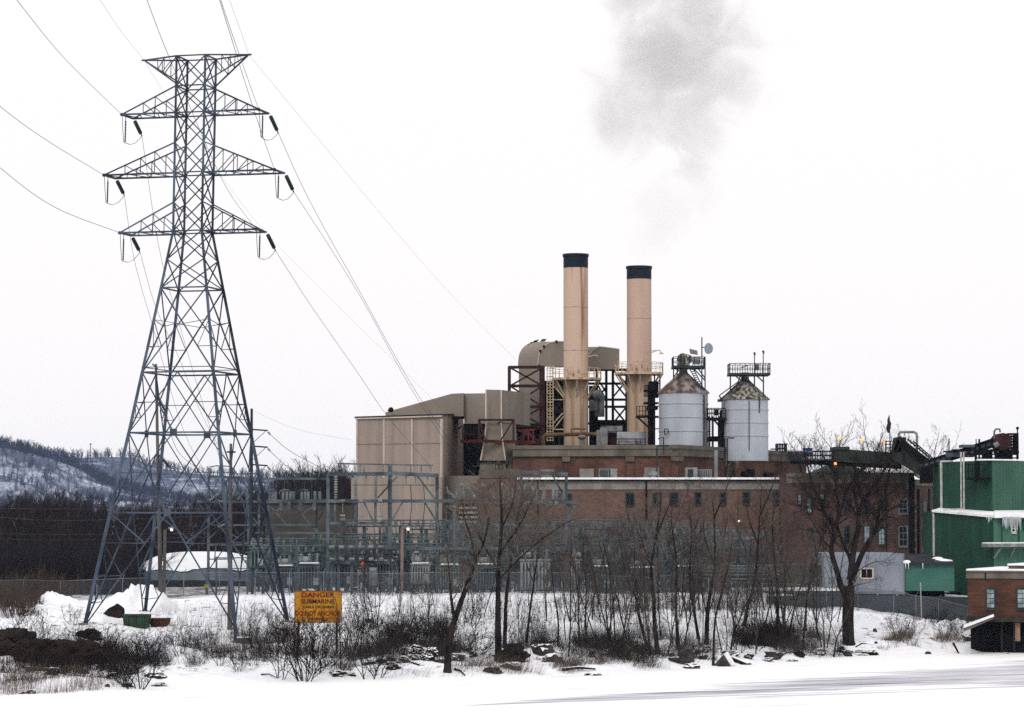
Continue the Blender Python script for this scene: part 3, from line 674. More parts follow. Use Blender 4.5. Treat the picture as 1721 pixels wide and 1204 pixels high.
mb = MB(); prism(mb, [xy(590,303.5), xy(743,299.3), xy(745,300.5), xy(591,305.5)], GZ-1, zz(803,303)); mb.build('plinth_wall', M_beige, b)
mb = MB(); W2 = Wall((743,304),(806,300)); prism(mb, [xy(744,304), xy(806,302), xy(806,312), xy(744,316)], GZ-1, zz(800,303)); mb.build('low_wing', M_duct, b)
mb = MB(); W2.panel(mb, 770, 803, 846, 884, .1, .3); mb.build('louvre', M_black, b)
mb = MB()
for y in (852,860,868,876): W2.panel(mb, 771, 802, y, y+3.5, .2, .2)
W2.panel(mb, 746, 749, 852, 900, .2, .2); W2.panel(mb, 746, 766, 850, 853, .2, .2); mb.build('louvre_slat', M_beiget, b)
# sloping roof house
mb = MB(); pts = [(648,693.5),(655,691),(759,662),(779,661),(779,700),(648,700)]
f0 = [P(x,y,314) for x,y in pts]; f1 = [q+Vector((.8,9,0)) for q in f0]; n_ = len(pts)
mb.poly(f0+f1, [tuple(range(n_)), tuple(reversed(range(n_,2*n_)))]+[((i+1)%n_,i,i+n_,(i+1)%n_+n_) for i in range(n_)])
mb.build('sloping_roof_house', M_duct, b)
mb = MB(); mb.tube([P(652,691,313), P(657,687.5,313), P(659,689,313)], .12, 6); mb.ball(P(657,689,313), .3, 6); mb.build('roof_vent', M_black, b)
# ---- flue duct with flared foot ----------------------------------------
b = thing('flue_duct', 'big beige box duct with a flared vertical foot beside the beige building', 'duct', (*xy(830,310), GZ))
mb = MB(); prism(mb, [xy(780,315), xy(840,314), xy(840,322), xy(780,323)], zz(712,314), zz(661,314)); mb.build('box_duct', M_duct, b)
mb = MB(); prism(mb, [xy(816,309), xy(843,307.5), xy(891,319), xy(866,322)], zz(711,309), [zz(655,309),zz(656,308),zz(661,319),zz(661,322)]); mb.build('riser_duct', M_duct, b)
mb = MB()
def frus(y0, x00, x01, y1, x10, x11, Y, dep):
    q = [P(x10,y1,Y), P(x11,y1,Y), P(x11,y1,Y)+Vector((1.6,dep,0)), P(x10,y1,Y)+Vector((1.6,dep,0)), P(x00,y0,Y), P(x01,y0,Y), P(x01,y0,Y)+Vector((1.6,dep,0)), P(x00,y0,Y)+Vector((1.6,dep,0))]; mb.box8(q)
frus(711, 817, 842, 741, 814.5, 844, 308, 5); frus(741, 813.5, 845, 774.5, 807, 850, 308, 5); mb.build('flared_foot', M_duct, b)
mb = MB()
for x0,y0,x1,y1 in ((816.5,656,816.5,708),(842.5,656,842.5,708),(817,711,814.5,741),(842,711,844.5,741),(813.5,743,807.5,774),(845,743,849.5,774)): mb.bar(P(x0,y0,307.4), P(x1,y1,307.4), .14)
mb.bar(P(816,706.5,307.4), P(843,706.5,307.4), .14); mb.build('corner_trim', M_beiget, b)
mb = MB(); pxbox(mb, 806, 850, 774.5, 777.5, 307.7, 5.6); mb.build('joint_gasket', M_black, b)
mb = MB(); pxbox(mb, 806.5, 849.5, 777.5, 789, 308, 5); o = mb.build('concrete_base', M_concl, b)
mb = MB(); mb.ring(P(836,784.5,307.9), .26, .04); mb.ring(P(841,784.5,307.9), .26, .04); mb.build('painted_rings', M_black, o)
mb = MB(); pxbox(mb, 805, 874, 789, 804, 303.5, 8); mb.build('plinth', M_conc, b)
mb = MB()
for x in (805, 863): mb.bar(P(x,705,306.5), P(x,742,306.5), .22)
mb.bar(P(805,706,306.5), P(863,706,306.5), .22); mb.bar(P(806,708,306.5), P(816,740,306.5), .16); mb.bar(P(862,708,306.5), P(842,740,306.5), .16)
mb.build('support_frame', M_rust, b)
mb = MB(); mb.bar(P(801,741.5,306.3), P(899,743.5,310), .4, .32); mb.bar(P(868,743,306.6), P(868,790,306.6), .3); mb.bar(P(868,770,306.6), P(886,748,308), .2); mb.bar(P(866,773,306.6), P(884,773,306.6), .25)
for x in (880, 888, 896): mb.bar(P(x,722,309), P(x,745,309), .16)
mb.bar(P(871,724,309), P(900,722,309), .2); mb.bar(P(774,742,316), P(806,742,316), .35)
mb.build('red_support_beam', M_red, b)
# steel bay behind the ducts, the recess shade painted into its black back wall
b = thing('boiler_house', 'dark recessed boiler house filled with steelwork between ducts and stacks', 'building', (*xy(900,332), GZ))
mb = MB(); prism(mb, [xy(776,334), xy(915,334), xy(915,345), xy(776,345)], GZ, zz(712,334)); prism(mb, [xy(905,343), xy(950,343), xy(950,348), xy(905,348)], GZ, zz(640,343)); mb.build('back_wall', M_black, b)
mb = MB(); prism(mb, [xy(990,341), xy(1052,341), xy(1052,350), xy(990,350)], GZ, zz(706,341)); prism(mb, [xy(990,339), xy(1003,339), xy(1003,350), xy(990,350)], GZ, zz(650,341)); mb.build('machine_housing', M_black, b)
mb = MB()
for x in (1003, 1019, 1030, 1053):
    for Y in (338, 344): mb.bar(P(x,620,Y), P(x,752,Y), .3)
for y in (622, 645, 672, 684, 712):
    for Y in (338, 344): mb.bar(P(988,y,Y), P(1056,y,Y), .28)
for (x0,y0,x1,y1) in ((1003,635,1019,660),(1030,640,1053,668),(1053,640,1030,668),(1030,684,1053,712),(1053,684,1030,712),(1003,645,1019,672),(1030,622,1053,645),(1019,650,1003,672)): mb.bar(P(x0,y0,337.6), P(x1,y1,337.6), .2)
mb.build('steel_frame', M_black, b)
mb = MB()
for i in range(16):
    x = random.uniform(782, 900); y = random.uniform(718, 770); mb.bar(P(x,y,330), P(x+random.choice((0,0,14,20)),y+random.choice((10,16,0,12)),330), random.uniform(.12,.3))
for i in range(14):
    x = random.uniform(918, 946); y = random.uniform(640, 735); mb.bar(P(x,y,338), P(x+random.choice((0,10,15)),y+random.choice((14,8,0)),338), .2)
mb.tube([P(770,722,314),P(776,716,314),P(780,722,314),P(780,735,314)], .1, 5)
mb.build('pipework', M_dsteel, b)
mb = MB()
for i in range(5): x = 782+i*24; mb.bar(P(x,730,329), P(x+16,730+random.uniform(-3,6),329), .22)
mb.bar(P(776,716,329),P(776,745,329),.3); mb.bar(P(880,748,328), P(915,760,328), .3); mb.build('rusty_beam', M_red, b)
mb = MB(); pxbox(mb, 1000, 1016, 664, 700, 336, 2); pxbox(mb, 992, 1004, 672, 690, 335.5, 2)
mb.ball(P(1004,664,335.5), .6, 8); mb.tube([P(1008,655,336), P(1008,700,336)], .25, 6); mb.build('vessel', M_greye, b)
mb = MB()
for i, y in enumerate((716,724,732,740)): pxbox(mb, 1010, 1034, y, y+5, 333, 1.2)
pxbox(mb, 1012,1018,720,752,331,1.5); pxbox(mb, 1026,1036,716,728,330,2); mb.build('grey_ducting', M_greye, b)
# ---- curved duct ----------------------------------------------------------
def hood(pr, name, label, x_):
    b = thing(name, label, 'duct', (*xy(x_,336), GZ)); Yd = 337; off = Vector((-2.35,2.5,.1)); f0 = [P(x,y,Yd) for x,y in pr]; f1 = [q+off for q in f0]; n_ = len(pr); mb = MB()
    mb.poly(f0+f1, [tuple(range(n_)), tuple(reversed(range(n_,2*n_)))]+[((i+1)%n_,i,i+n_,(i+1)%n_+n_) for i in range(n_)]); mb.build('elbow', M_duct, b)
    mb = MB()
    for i in range(len(pr)-3): mb.bar(f0[i], f0[i+1], .12)
    mb.build('edge_trim', M_beiget, b); return b
hood([(986,621),(986.3,610),(988,602),(991,595.5),(995,590),(1000,586),(1007,583),(1016,583.8),(1041,587),(1041,621),(1000,621)], 'curved_duct', 'smaller beige elbow duct showing between the two stacks', 1010)
b = hood([(904,617),(904.3,608),(905,600),(906.8,593),(910,587),(914,582.5),(918.5,579),(923,576.6),(928,575.2),(935,574.3),(942,574),(962,576),(962,617),(950,616)], 'curved_duct', 'large beige elbow duct arching over red framing left of the taller stack', 920)
mb = MB(); prism(mb, [xy(872,338), xy(907,337), xy(912,343), xy(878,344)], zz(722,338), zz(616,338)); mb.build('vertical_duct', M_duct, b)
mb = MB()
for x, y in ((908,590),(914,582.5),(935,574),(906,615)): mb.ball(P(x,y,336.8), .15, 6)
mb.build('lifting_lug', M_black, b)
b = thing('duct_support_tower', 'dark red cross-braced steel frame carrying the curved duct', 'steel frame', (*xy(885,333), GZ))
mb = MB(); xs_ = (856, 913)
for Y in (333, 341):
    for x in xs_: mb.bar(P(x,617,Y), P(x,752,Y), .38)
    for y in (617.5, 649, 684, 716, 744): mb.bar(P(855,y,Y), P(914,y,Y), .34)
for y0, y1 in ((618,649),(649,684),(684,716),(716,744)):
    mb.bar(P(857,y0,332.8), P(912,y1,332.8), .2); mb.bar(P(912,y0,332.8), P(857,y1,332.8), .2)
for y in (617.5,649,684): mb.bar(P(856,y,333),P(856,y,341),.3); mb.bar(P(913,y,333),P(913,y,341),.3)
mb.bar(P(908,617,333), P(908,745,333), .2); mb.build('frame', M_rust, b)
# ---- stacks ------------------------------------------------------------------
def railing(mb, c, r, z, h=1.05, n=22, t=.045, a0=0, a1=2*math.pi, rails=(1,.55)):
    for i in range(n+1):
        a = a0+(a1-a0)*i/n; q = Vector((c[0]+r*math.cos(a), c[1]+r*math.sin(a), z)); mb.bar(q, q+Vector((0,0,h)), t)
        if i: 
            for f_ in rails: mb.bar(pq+Vector((0,0,h*f_)), q+Vector((0,0,h*f_)), t)
        pq = q
M_stack2 = mat('plain_tan_stack_paint', (.56,.40,.325), (.46,.32,.25), rough=.75, scale=.6, stretch=(1.2,1.2,.12), lo=.3, hi=.6)
def stack(cx, ytop, yband, yplat, x_pl0, x_pl1, label, base_y, arm):
    Y = 330.; c = P(cx, 600, Y); r = 20.7*S(Y); b = thing('smokestack', label, 'smokestack', (c.x, c.y, GZ), 'the two tan smokestacks')
    zt_, zb_, zp = zz(ytop,Y), zz(yband,Y), zz(yplat,Y)
    mb = MB(); mb.lathe(c.x, c.y, [(r,zp-.2),(r,zb_)], 48); mb.build('shaft', M_stack2 if arm else M_stack, b, smooth=True)
    mb = MB(); mb.lathe(c.x, c.y, [(r+.02,GZ+2),(r+.02,zp-.2)], 48); mb.build('base_shaft', M_stackl, b, smooth=True)
    mb = MB()
    for z in (zb_-4.6, zb_-9.6, zp-4.2, zp-7.5): mb.lathe(c.x, c.y, [(r-.2,z),(r+.03,z),(r+.03,z+.035),(r-.2,z+.035)], 48)
    mb.build('seam_ring', M_stackl, b)
    mb = MB(); mb.lathe(c.x, c.y, [(r+.015,zb_),(r+.015,zt_-.35),(r+.1,zt_-.3),(r+.1,zt_),(r-.15,zt_),(r-.15,zt_-1.2),(.01,zt_-1.2)], 40); mb.build('black_band', M_cap, b, smooth=False)
    hw = (x_pl1-x_pl0)/2*S(Y); pc = P((x_pl0+x_pl1)/2, 600, Y).x
    mb = MB(); mb.lathe(pc, c.y, [(r*.9,zp-.25),(hw,zp-.25),(hw,zp),(r*.9,zp)], 26); 
    for k in range(12):
        a = k*math.pi/6; mb.bar((pc+hw*.95*math.cos(a), c.y+hw*.95*math.sin(a), zp-.25), (c.x+r*math.cos(a), c.y+r*math.sin(a), zp-2.3), .12)
    mb.build('platform', M_cream, b)
    mb = MB(); railing(mb, (pc, c.y), hw-.05, zp, 1.15, 24, .055); mb.build('railing', M_cream, b)
    mb = MB()
    if arm > 0: mb.tube([P(cx+20,593,Y-1), P(cx+33,588.5,Y-1), P(cx+35,589,Y-1), P(cx+35.5,593,Y-1)], .06, 5); mb.tube([P(cx+20,590,Y-1), P(cx+28,588.5,Y-1)], .05, 5); mb.lathe(P(cx+35.5,0,Y-1).x, Y-1, [(.3,zz(596,Y)),(.08,zz(593,Y))], 8)
    else: mb.tube([P(cx+21,600,Y-1), P(cx+32,597,Y-1), P(cx+37,599,Y-1)], .06, 5)
    mb.build('lamp_arm', M_cream, b)
    mb = MB()
    for k in range(4): mb.tube([P(cx-14+k*9,yplat-14+k%2*5,Y-1.5), P(cx-14+k*9,yplat-11+k%2*5,Y-1.6)], .12, 5)
    mb.build('sampling_port', M_duct, b); return b, c, r, zp
s1, c1, r1_, zp1 = stack(967.8, 427.5, 451, 636, 927, 1011, 'left of two tan smokestacks, the taller one, with black top band and rust streaks', 752, 0)
mb = MB()
for x in (919.5, 924.5, 929.5): mb.bar(P(x,615,328), P(x,742,328), .1)
for i in range(26): y = 618+i*4.9; mb.bar(P(919.5,y,327.9), P(929.5,y,327.9), .06)
for i in range(9):
    y = 620+i*14; pts = [P(919.5,y,328)+Vector((math.cos(a)*.42+.35, -abs(math.sin(a))*.75, 0)) for a in np.linspace(0, math.pi, 7)]; mb.tube(pts, .035, 4)
mb.build('caged_ladder', M_cream, s1)
mb = MB(); 
for y0, y1 in ((648,672),(700,722)): mb.bar(P(930,y1 if y0>690 else y0,329), P(947,y0 if y0>690 else y1-4,329), .12); mb.bar(P(930,y1,329), P(947,y1,329), .12)
mb.bar(P(930,712,329),P(946,694,329),.12); mb.build('ladder_brace', M_cream, s1)
s2, c2, r2_, zp2 = stack(1074.4, 448, 470, 627, 1033, 1115, 'right of two tan smokestacks, shorter, rust stained below its platform', 752, 1)
mb = MB(); 
for y in (645,664,683,702,721): mb.bar(P(1096,y,329), P(1110,y,329), .12)
for x in (1100,1109): mb.bar(P(x,629,329), P(x,752,329), .16)
mb.build('side_frame', M_black, s2)
# pipes, cabinets and boxes on the roof at the foot of the stacks
b = thing('roof_pipe_run', 'rusty insulated pipe elbowing along the roof at the foot of the taller stack', 'pipe', (*xy(950,322), zz(752,322)))
mb = MB(); mb.tube([P(913,752,323),P(913,735,323),P(917,731,323),P(985,730,323),P(1002,730,323)], .22, 8); mb.tube([P(960,727,322.5),P(960,721,322.5),P(984,721,322.5)], .12, 6); mb.build('pipe', mat('stained_pipe', (.2,.13,.07), (.08,.045,.025), rough=.8, scale=1), b)
mb = MB()
for x in (932, 947, 975, 995): mb.bar(P(x,731,323), P(x,754,323), .12)
mb.build('support', M_black, b)
b = thing('roof_fan', 'pale grey mushroom vent standing before the taller stack', 'vent', (P(977,0,321).x,321,zz(753,321)))
mb = MB(); x_ = P(977,0,321).x; mb.lathe(x_, 321, [(.3,zz(753,321)),(.3,zz(738,321)),(.5,zz(737,321)),(.55,zz(734,321)),(.25,zz(731.5,321))], 12); mb.build('cowl', M_greye, b)
b = thing('roof_cabinet', 'rust stained pale grey equipment cabinet before the shorter stack', 'cabinet', (P(1063,0,320).x,320,zz(749,320)))
mb = MB(); pxbox(mb, 1037, 1086, 726, 749, 320, 3); mb.build('body', mat('stained_white_sheet', (.42,.44,.47), (.22,.17,.14), rough=.7, scale=.8, lo=.3, hi=.5), b)
mb = MB(); 
for x in (1040, 1068, 1070.5, 1076, 1084): mb.bar(P(x,738,319.6), P(x,749,319.6), .08)
mb.bar(P(1036,738,319.6), P(1086,738,319.6), .1); mb.bar(P(1036,747,319.6), P(1086,747,319.6), .1); mb.build('guard_rail', M_dsteel, b)
b = thing('roof_duct', 'tall narrow grey louvred duct box left of the pale cabinet', 'duct', (P(1015,0,319).x,319,zz(750,319)))
mb = MB(); pxbox(mb, 1009, 1021, 719, 752, 319, 2); pxbox(mb, 1021, 1046, 716, 725, 320, 2); pxbox(mb, 1003, 1009, 723, 752, 320, 2); mb.build('casing', M_greye, b)
mb = MB(); pxbox(mb, 1022, 1035, 727, 752, 321, 2); mb.build('brown_door', M_rust, b)
# steam wisps & stairs between stack and silo
b = thing('stair_tower', 'black steel stair tower wedged between the shorter stack and the left silo', 'stairs', (P(1096,0,318).x,318,zz(752,318)))
mb = MB()
for x in (1091, 1099):
    for Y in (317, 320): mb.bar(P(x,646,Y), P(x,752,Y), .3)
pxbox(mb, 1091, 1107, 641, 668, 318, 2); pxbox(mb, 1090, 1100, 666, 752, 318, 1.4)
for y in (655,676,699): pxbox(mb, 1070 if y > 690 else 1083, 1107, y, y+2.2, 316.5, 3)
mb.bar(P(1070,700,317), P(1096,724,317), .2); pxbox(mb, 1088, 1106, 683, 688, 316, 3); mb.build('tower', M_black, b)
mb = MB()
for x0, x1, y0, y1 in ((1070,1090,683,699),(1083,1090,648,667)):
    for i in range(5): x = x0+(x1-x0)*i/4; mb.bar(P(x,y0,316.4), P(x,y1,316.4), .07)
    for y in (y0, (y0+y1)/2, y1-1): mb.bar(P(x0,y,316.4), P(x1,y,316.4), .07)
mb.build('handrail', M_black, b)
# ---- silos ---------------------------------------------------------------------
def silo(x0, x1, ywt, ywb, ax, ay, label, roofm):
    Y = 316.; c = P((x0+x1)/2, 700, Y); r = (x1-x0)/2*S(Y); b = thing('silo', label, 'silo', (c.x, c.y, zz(ywb,Y)), 'the two galvanised roof silos')
    zt_, zb_ = zz(ywt,Y), zz(ywb,Y)-1
    pr = []; n = 4; pr.append((r, zb_))
    for i in range(1, 4): z = zb_+1+(zt_-zb_-1)*i/4+.3; pr += [(r,z-.06),(r+.07,z-.05),(r+.07,z+.05),(r,z+.06)]
    pr.append((r, zt_)); mb = MB(); mb.lathe(c.x, c.y, pr, 40); mb.build('drum', M_silo, b)
    ap = P(ax, ay, Y); mb = MB(); mb.lathe(ap.x*.5+c.x*.5, c.y, [(r+.2,zt_-.05),(r+.12,zt_+.12),(.55,ap.z-.2),(.45,ap.z),(.45,ap.z+.7)], 14); mb.build('conical_roof', roofm, b)
    return b, c, r, zt_
sa, ca, ra, za = silo(1107.5, 1190, 661, 753, 1148.6, 625, 'left grey silo with rust-red cone, drive wheel and dish antenna on top', M_siloroof)
sb, cb_, rb_, zb2 = silo(1212.5, 1291, 672, 760, 1252.5, 637, 'right grey silo with streaked grey-brown cone and high railed platform', M_siloroof2)
mb = MB(); a_ = 14/180*math.pi
def seam(mb, px, y0, y1, Y): mb.bar(P(px,y0,Y), P(px,y1,Y), .07)
for x, Y in ((1184,314.2),): seam(mb, x, 664, 752, Y); seam(mb, x-1.5, 664, 752, Y)
for i in range(22): mb.bar(P(1182.3,664+i*4,314.1), P(1184.2,664+i*4,314.1), .05)
mb.build('ladder', M_dsteel, sa)
mb = MB(); seam(mb, 1259, 674, 758, 313.35); 
for i in range(16): mb.bar(P(1258.3,674+i*5.2,313.3), P(1259.7,674+i*5.2,313.3), .09)
mb.build('ladder', M_dsteel, sb)
mb = MB(); mb.bar(P(1276.5,672,313.8), P(1276.5,690,313.8), .12); mb.bar(P(1275,690,313.8), P(1277.5,694,313.8), .1); mb.build('stained_downpipe', M_siloroof2, sb)
mb = MB(); mb.bar(P(1212,670,314), P(1244,645,314), .14); mb.bar(P(1209,665,314), P(1242,641,314), .12); mb.bar(P(1209,665,314), P(1212,672,314), .14); mb.bar(P(1206,673.5,314), P(1214,673.5,314), .3); mb.build('roof_ladder', M_dsteel, sb)
tx = bpy.data.curves.new('stencil_mark', 'FONT'); tx.body = 'D'; tx.size = 1.0; tx.extrude = .01; tx.materials.append(M_sblk); tx.align_x = 'CENTER'
w = P(1120,731,ca.y-ra*.88); text_mesh(tx, 'stencil_mark', sa, w-ORG[sa.name], (math.pi/2, 0, -R(36)))
def rail_rect(mb, x0, x1, y0, y1, Y0, Y1, n=6, t=.07, mids=1):
    """rectangular railing: photo x0..x1, top y0, deck y1, between depths Y0 and Y1"""
    A, B = P(x0,y1,Y0), P(x1,y1,Y0); h = P(x0,y0,Y0).z-A.z
    c4 = [A, B, Vector((B.x,Y1,A.z)), Vector((A.x,Y1,A.z))]
    for i in range(4):
        p_, q_ = c4[i], c4[(i+1)%4]; m_ = n if i%2 == 0 else 3
        for k in range(m_): s_ = p_.lerp(q_, k/m_); mb.bar(s_, s_+Vector((0,0,h)), t)
        for k in range(mids+1): f_ = (k+1)/(mids+1); mb.bar(p_+Vector((0,0,h*f_)), q_+Vector((0,0,h*f_)), t)
b = sa
mb = MB(); pxbox(mb, 1131, 1186, 614.5, 618.5, 314.2, 3.6)
for x0,y0,x1,y1 in ((1132,618,1132,640),(1185,618,1185,656),(1138,618,1138,632),(1164,618,1185,640),(1172,618,1185,636),(1178,618,1165,622),(1132,634,1140,624),(1132,618,1150,628)): mb.bar(P(x0,y0,314.5), P(x1,y1,314.5), .13)
for i in range(11): mb.bar(P(1158+i*1.8,618+i*3.4,314.3), P(1158+i*1.8+5,618+i*3.4,314.3), .09)
mb.bar(P(1157,616,314.3), P(1178,656,314.3), .1); mb.bar(P(1163,616,314.3), P(1184,656,314.3), .1)
mb.build('top_platform', M_dsteel, b)
mb = MB(); rail_rect(mb, 1132, 1185.5, 600, 614.5, 314.3, 317.6, 6); mb.build('platform_railing', M_dsteel, b)
mb = MB(); q = P(1147,603,314.9); mb.tube([q+Vector((0,-.25,0)), q+Vector((0,.35,0))], .58, 20); q2 = P(1160,604,314.9); mb.tube([q2+Vector((0,-.25,0)), q2+Vector((0,.3,0))], .34, 14)
mb.bar(P(1147,594.3,314.9), P(1162,599,314.9), .12); mb.bar(P(1147,611.5,314.9), P(1160,609.5,314.9), .12); pxbox(mb, 1140, 1158, 610, 614, 314.6, 1.4); mb.build('drive_wheel', M_siloroof2, b)
mb = MB(); mb.box8([P(1160,595,315),P(1172,597,315),P(1173,597,316.5),P(1161,595,316.5),P(1158.5,586.5,315),P(1171,589.5,315),P(1172,589.5,316.5),P(1160,586.5,316.5)])
pxbox(mb, 1166, 1176, 600, 612, 314.8, 1); mb.build('motor_hood', M_greye, b)
mb = MB(); mb.bar(P(1179.6,567,314.2), P(1179.6,660,314.2), .13); mb.bar(P(1179.6,584,314.2), P(1184,584,314.2), .1); mb.build('antenna_mast', M_dsteel, b)
mb = MB(); q = P(1190,586,314.2); ax = Vector((-.8,-.6,0)).normalized(); u = ax.cross(Vector((0,0,1))).normalized(); o_ = len(mb.v); n_ = 18
for i in range(7):
    t = i/6; rr = .62*math.sin(t*math.pi/2); dd_ = .5*(math.cos(t*math.pi/2))
    for k in range(n_): a = 2*math.pi*k/n_; mb.v.append(tuple(q-ax*dd_+(u*math.cos(a)+Vector((0,0,1))*math.sin(a))*rr))
for i in range(6):
    for k in range(n_): mb.f.append((o_+i*n_+k, o_+i*n_+(k+1)%n_, o_+(i+1)*n_+(k+1)%n_, o_+(i+1)*n_+k))
mb.f.append(tuple(o_+6*n_+k for k in range(n_))); mb.build('dish_antenna', M_dish, b, smooth=False)
b = sb
mb = MB(); pxbox(mb, 1226, 1295, 627, 630.5, 314, 3.8)
for x0,y0,x1,y1 in ((1227.5,629,1227.5,658),(1283,629,1283,668),(1232,629,1246,640),(1268,629,1268,648),(1272,632,1283,642),(1234,650,1227,658),(1245,630,1237,652)): mb.bar(P(x0,y0,314.3), P(x1,y1,314.3), .14)
mb.build('top_platform', M_dsteel, b)
mb = MB(); rail_rect(mb, 1227, 1294.5, 611, 627, 314.1, 317.6, 8); mb.build('platform_railing', M_dsteel, b)
mb = MB(); pxbox(mb, 1269, 1276, 612, 622, 315, 1); mb.bar(P(1246,618,315),P(1258,614,315),.12); mb.build('control_box', M_siloroof2, b)
mb = MB()
for x, y in ((1268,594),(1282.7,591)): mb.bar(P(x,y,314.3), P(x,628,314.3), .1); mb.ball(P(x,y,314.3), .13, 6); mb.bar(P(x,y+2.5,314.3),P(x+2,y+2.5,314.3),.14)
mb.build('lamp_pole', M_dsteel, b)
b = thing('silo_walkway', 'black railed catwalk and ladder joining the two silos', 'walkway', (*xy(1202,315), zz(755,315)))
mb = MB(); pxbox(mb, 1190, 1220, 702, 706, 314, 3)
for x0,y0,x1,y1 in ((1200,706,1212,720),(1212,690,1212,755),(1208,700,1208,755),(1192,700,1192,755),(1198,700,1198,755),(1191,735,1210,735)): mb.bar(P(x0,y0,314.5), P(x1,y1,314.5), .2)
pxbox(mb, 1211, 1218, 704, 754, 315, 1.2); pxbox(mb, 1191, 1209, 735, 742, 314.6, 1.5); pxbox(mb, 1201,1208,688,698,315,1); mb.build('frame', M_black, b)
mb = MB(); rail_rect(mb, 1190, 1219, 686.5, 702, 314, 317, 5, .08)
for i in range(18): mb.bar(P(1193,706+i*2.8,314.3), P(1198,706+i*2.8,314.3), .05)
mb.build('railing', M_black, b)
# ---- upper brick hall ---------------------------------------------------------
b = thing('upper_brick_hall', 'red brick roof storey with stained concrete parapet below the stacks and silos', 'building', (*xy(1100,306), GZ))
Wa = Wall((862,306),(1140,303)); Wb = Wall((1140,303),(1356,340))
pa, pb_, pc_ = xy(862,306), xy(1140,303), xy(1356,340); zt_ = zz(750.5,303)
back = [(pc_[0]-2, 352), (pa[0]+1, 352)]
mb = MB(); prism(mb, [pa,pb_,pc_]+back, GZ, zt_); mb.build('wall', M_brickr, b)
mb = MB()
for W_, x0, x1 in ((Wa,862,1140),(Wb,1140,1356)):
    W_.panel(mb, x0, x1, 754, 768, .35, .6, z0=zt_-1.02, z1=zt_+.12); W_.panel(mb, x0, x1, 754, 768, .5, .8, z0=zt_-.25, z1=zt_+.16)
for x0, x1 in ((945,958),(1051,1066)): Wa.panel(mb, x0, x1, 760, 776, .28, .5, z1=zt_-1.0)
Wa.panel(mb, 1128, 1140, 760, 774, .28, .5, z1=zt_-1.0); Wb.panel(mb, 1140, 1149, 760, 775, .28, .5, z1=zt_-1.0)
Wb.panel(mb, 1340, 1356, 760, 775, .28, .5, z1=zt_-1.0)
mb.build('parapet', M_conc, b)
mb = MB()
for x in (945,1051,1066,1128): Wa.panel(mb, x-.6, x+.6, 766, 804, .1, .3, z1=zt_-1)
Wa.panel(mb, 860, 1128, 768, 769.2, .1, .3); mb.build('recess_edge', M_brickd, b)
mb = MB(); Wa.panel(mb, 908, 932, 789, 806, .12, .3); Wa.panel(mb, 974, 998, 788, 806, .12, .3); Wa.panel(mb, 1083, 1108, 786, 806, .12, .3); mb.build('blocked_window', M_concl, b)
mb = MB()
for x0,x1,y0 in ((1226,1235,791),(1253,1268,793),(1262,1269,789),(1290,1301,795)): Wb.panel(mb, x0, x1, y0, 802, .5, .6)
mb.build('small_vent', M_black, b)
mb = MB(); q = P(1203.5,757,301); mb.tube([q, P(1203.5,803,301)], .2, 8); mb.build('downpipe', M_lsteel, b)
mb = MB()
for x in (1218, 1222.5): mb.bar(P(x,737,303), P(x,804,303), .1)
for i in range(19): mb.bar(P(1218,738+i*3.5,303), P(1222.5,738+i*3.5,303), .07)
mb.tube([P(1222,740,303),P(1223,736.5,303),P(1234,736.5,303)], .07, 5); mb.build('ladder', M_black, b)
mb = MB(); mb.tube([P(1104,803,301.5), P(1104,751,301.5), P(1106,749.5,301.5), P(1125,749.5,301.5)], .09, 5); mb.tube([P(1106,738,302),P(1115,735,302),P(1115.5,765,301.5)],.07,5); mb.build('conduit', M_dsteel, b)
mb = MB(); rail_rect(mb, 1306.5, 1322, 746.5, 761, 331, 333, 4, .12); pxbox(mb, 1297, 1310, 754, 755.5, 331, 2); mb.build('roof_frame', M_dsteel, b)
# ---- long brick wing ------------------------------------------------------------
b = thing('long_brick_wing', 'long low brown brick wing with concrete fascia and snow-edged roof', 'building', (*xy(1090,290), GZ))
Wl = Wall((803,290.5),(1331,290)); pl0, pl1 = xy(803,290.5), xy(1331,290)
zf = zz(809,290); mb = MB(); prism(mb, [pl0, xy(868,290.4), (xy(868,290.4)[0],302), (pl0[0],302)], GZ-1, zz(805,290)); prism(mb, [xy(868,290.4), pl1, (pl1[0],302), (xy(868,290.4)[0],302)], GZ-1, zf-.15); mb.build('wall', M_brick, b)
mb = MB(); Wl.panel(mb, 868, 1329, 809, 823, .12, .4); mb.build('fascia', M_concl, b)
mb = MB(); Wl.panel(mb, 868, 1321, 806.2, 809, .45, 11.5); mb.build('roof', M_black, b)
mb = MB(); Wl.panel(mb, 869, 1320.5, 802.8, 806.2, .5, 11.4); Wl.panel(mb, 869, 1320.5, 803.4, 806.0, .56, 3); mb.build('roof_snow', M_roofsnow, b)
mb = MB()
for x in (1017,1158,1240,1095): Wl.panel(mb, x-.5, x+.5, 824, 900, .03, .2)
Wl.panel(mb, 868, 1329, 823, 824, .06, .2); mb.build('wall_joint', M_brickd, b)
mb = MB(); Wl.panel(mb, 1084.8, 1087.4, 809, 905, .3, .3); Wl.panel(mb, 902.5, 904.5, 809, 880, .25, .25); mb.build('downpipe', M_black, b)
for i, (x0,x1,y0,y1) in enumerate(((953,960,831,849),(1052,1065,829,849.5),(1098,1111,829,849),(1126,1139.5,828.5,849),(1168,1178,828,848),(1210,1219.5,828,848),(1249,1259,828,847.5),(1299,1308,827,847))):
    window(Wl, b, x0, x1, y0, y1, M_fdark, M_glass, 1 if x1-x0 > 11 else 0, 1)
mb = MB(); mb.ball(Wl.at(1242,876,.3), .11, 6); mb.build('wall_light', M_lampw, b)
b0 = b
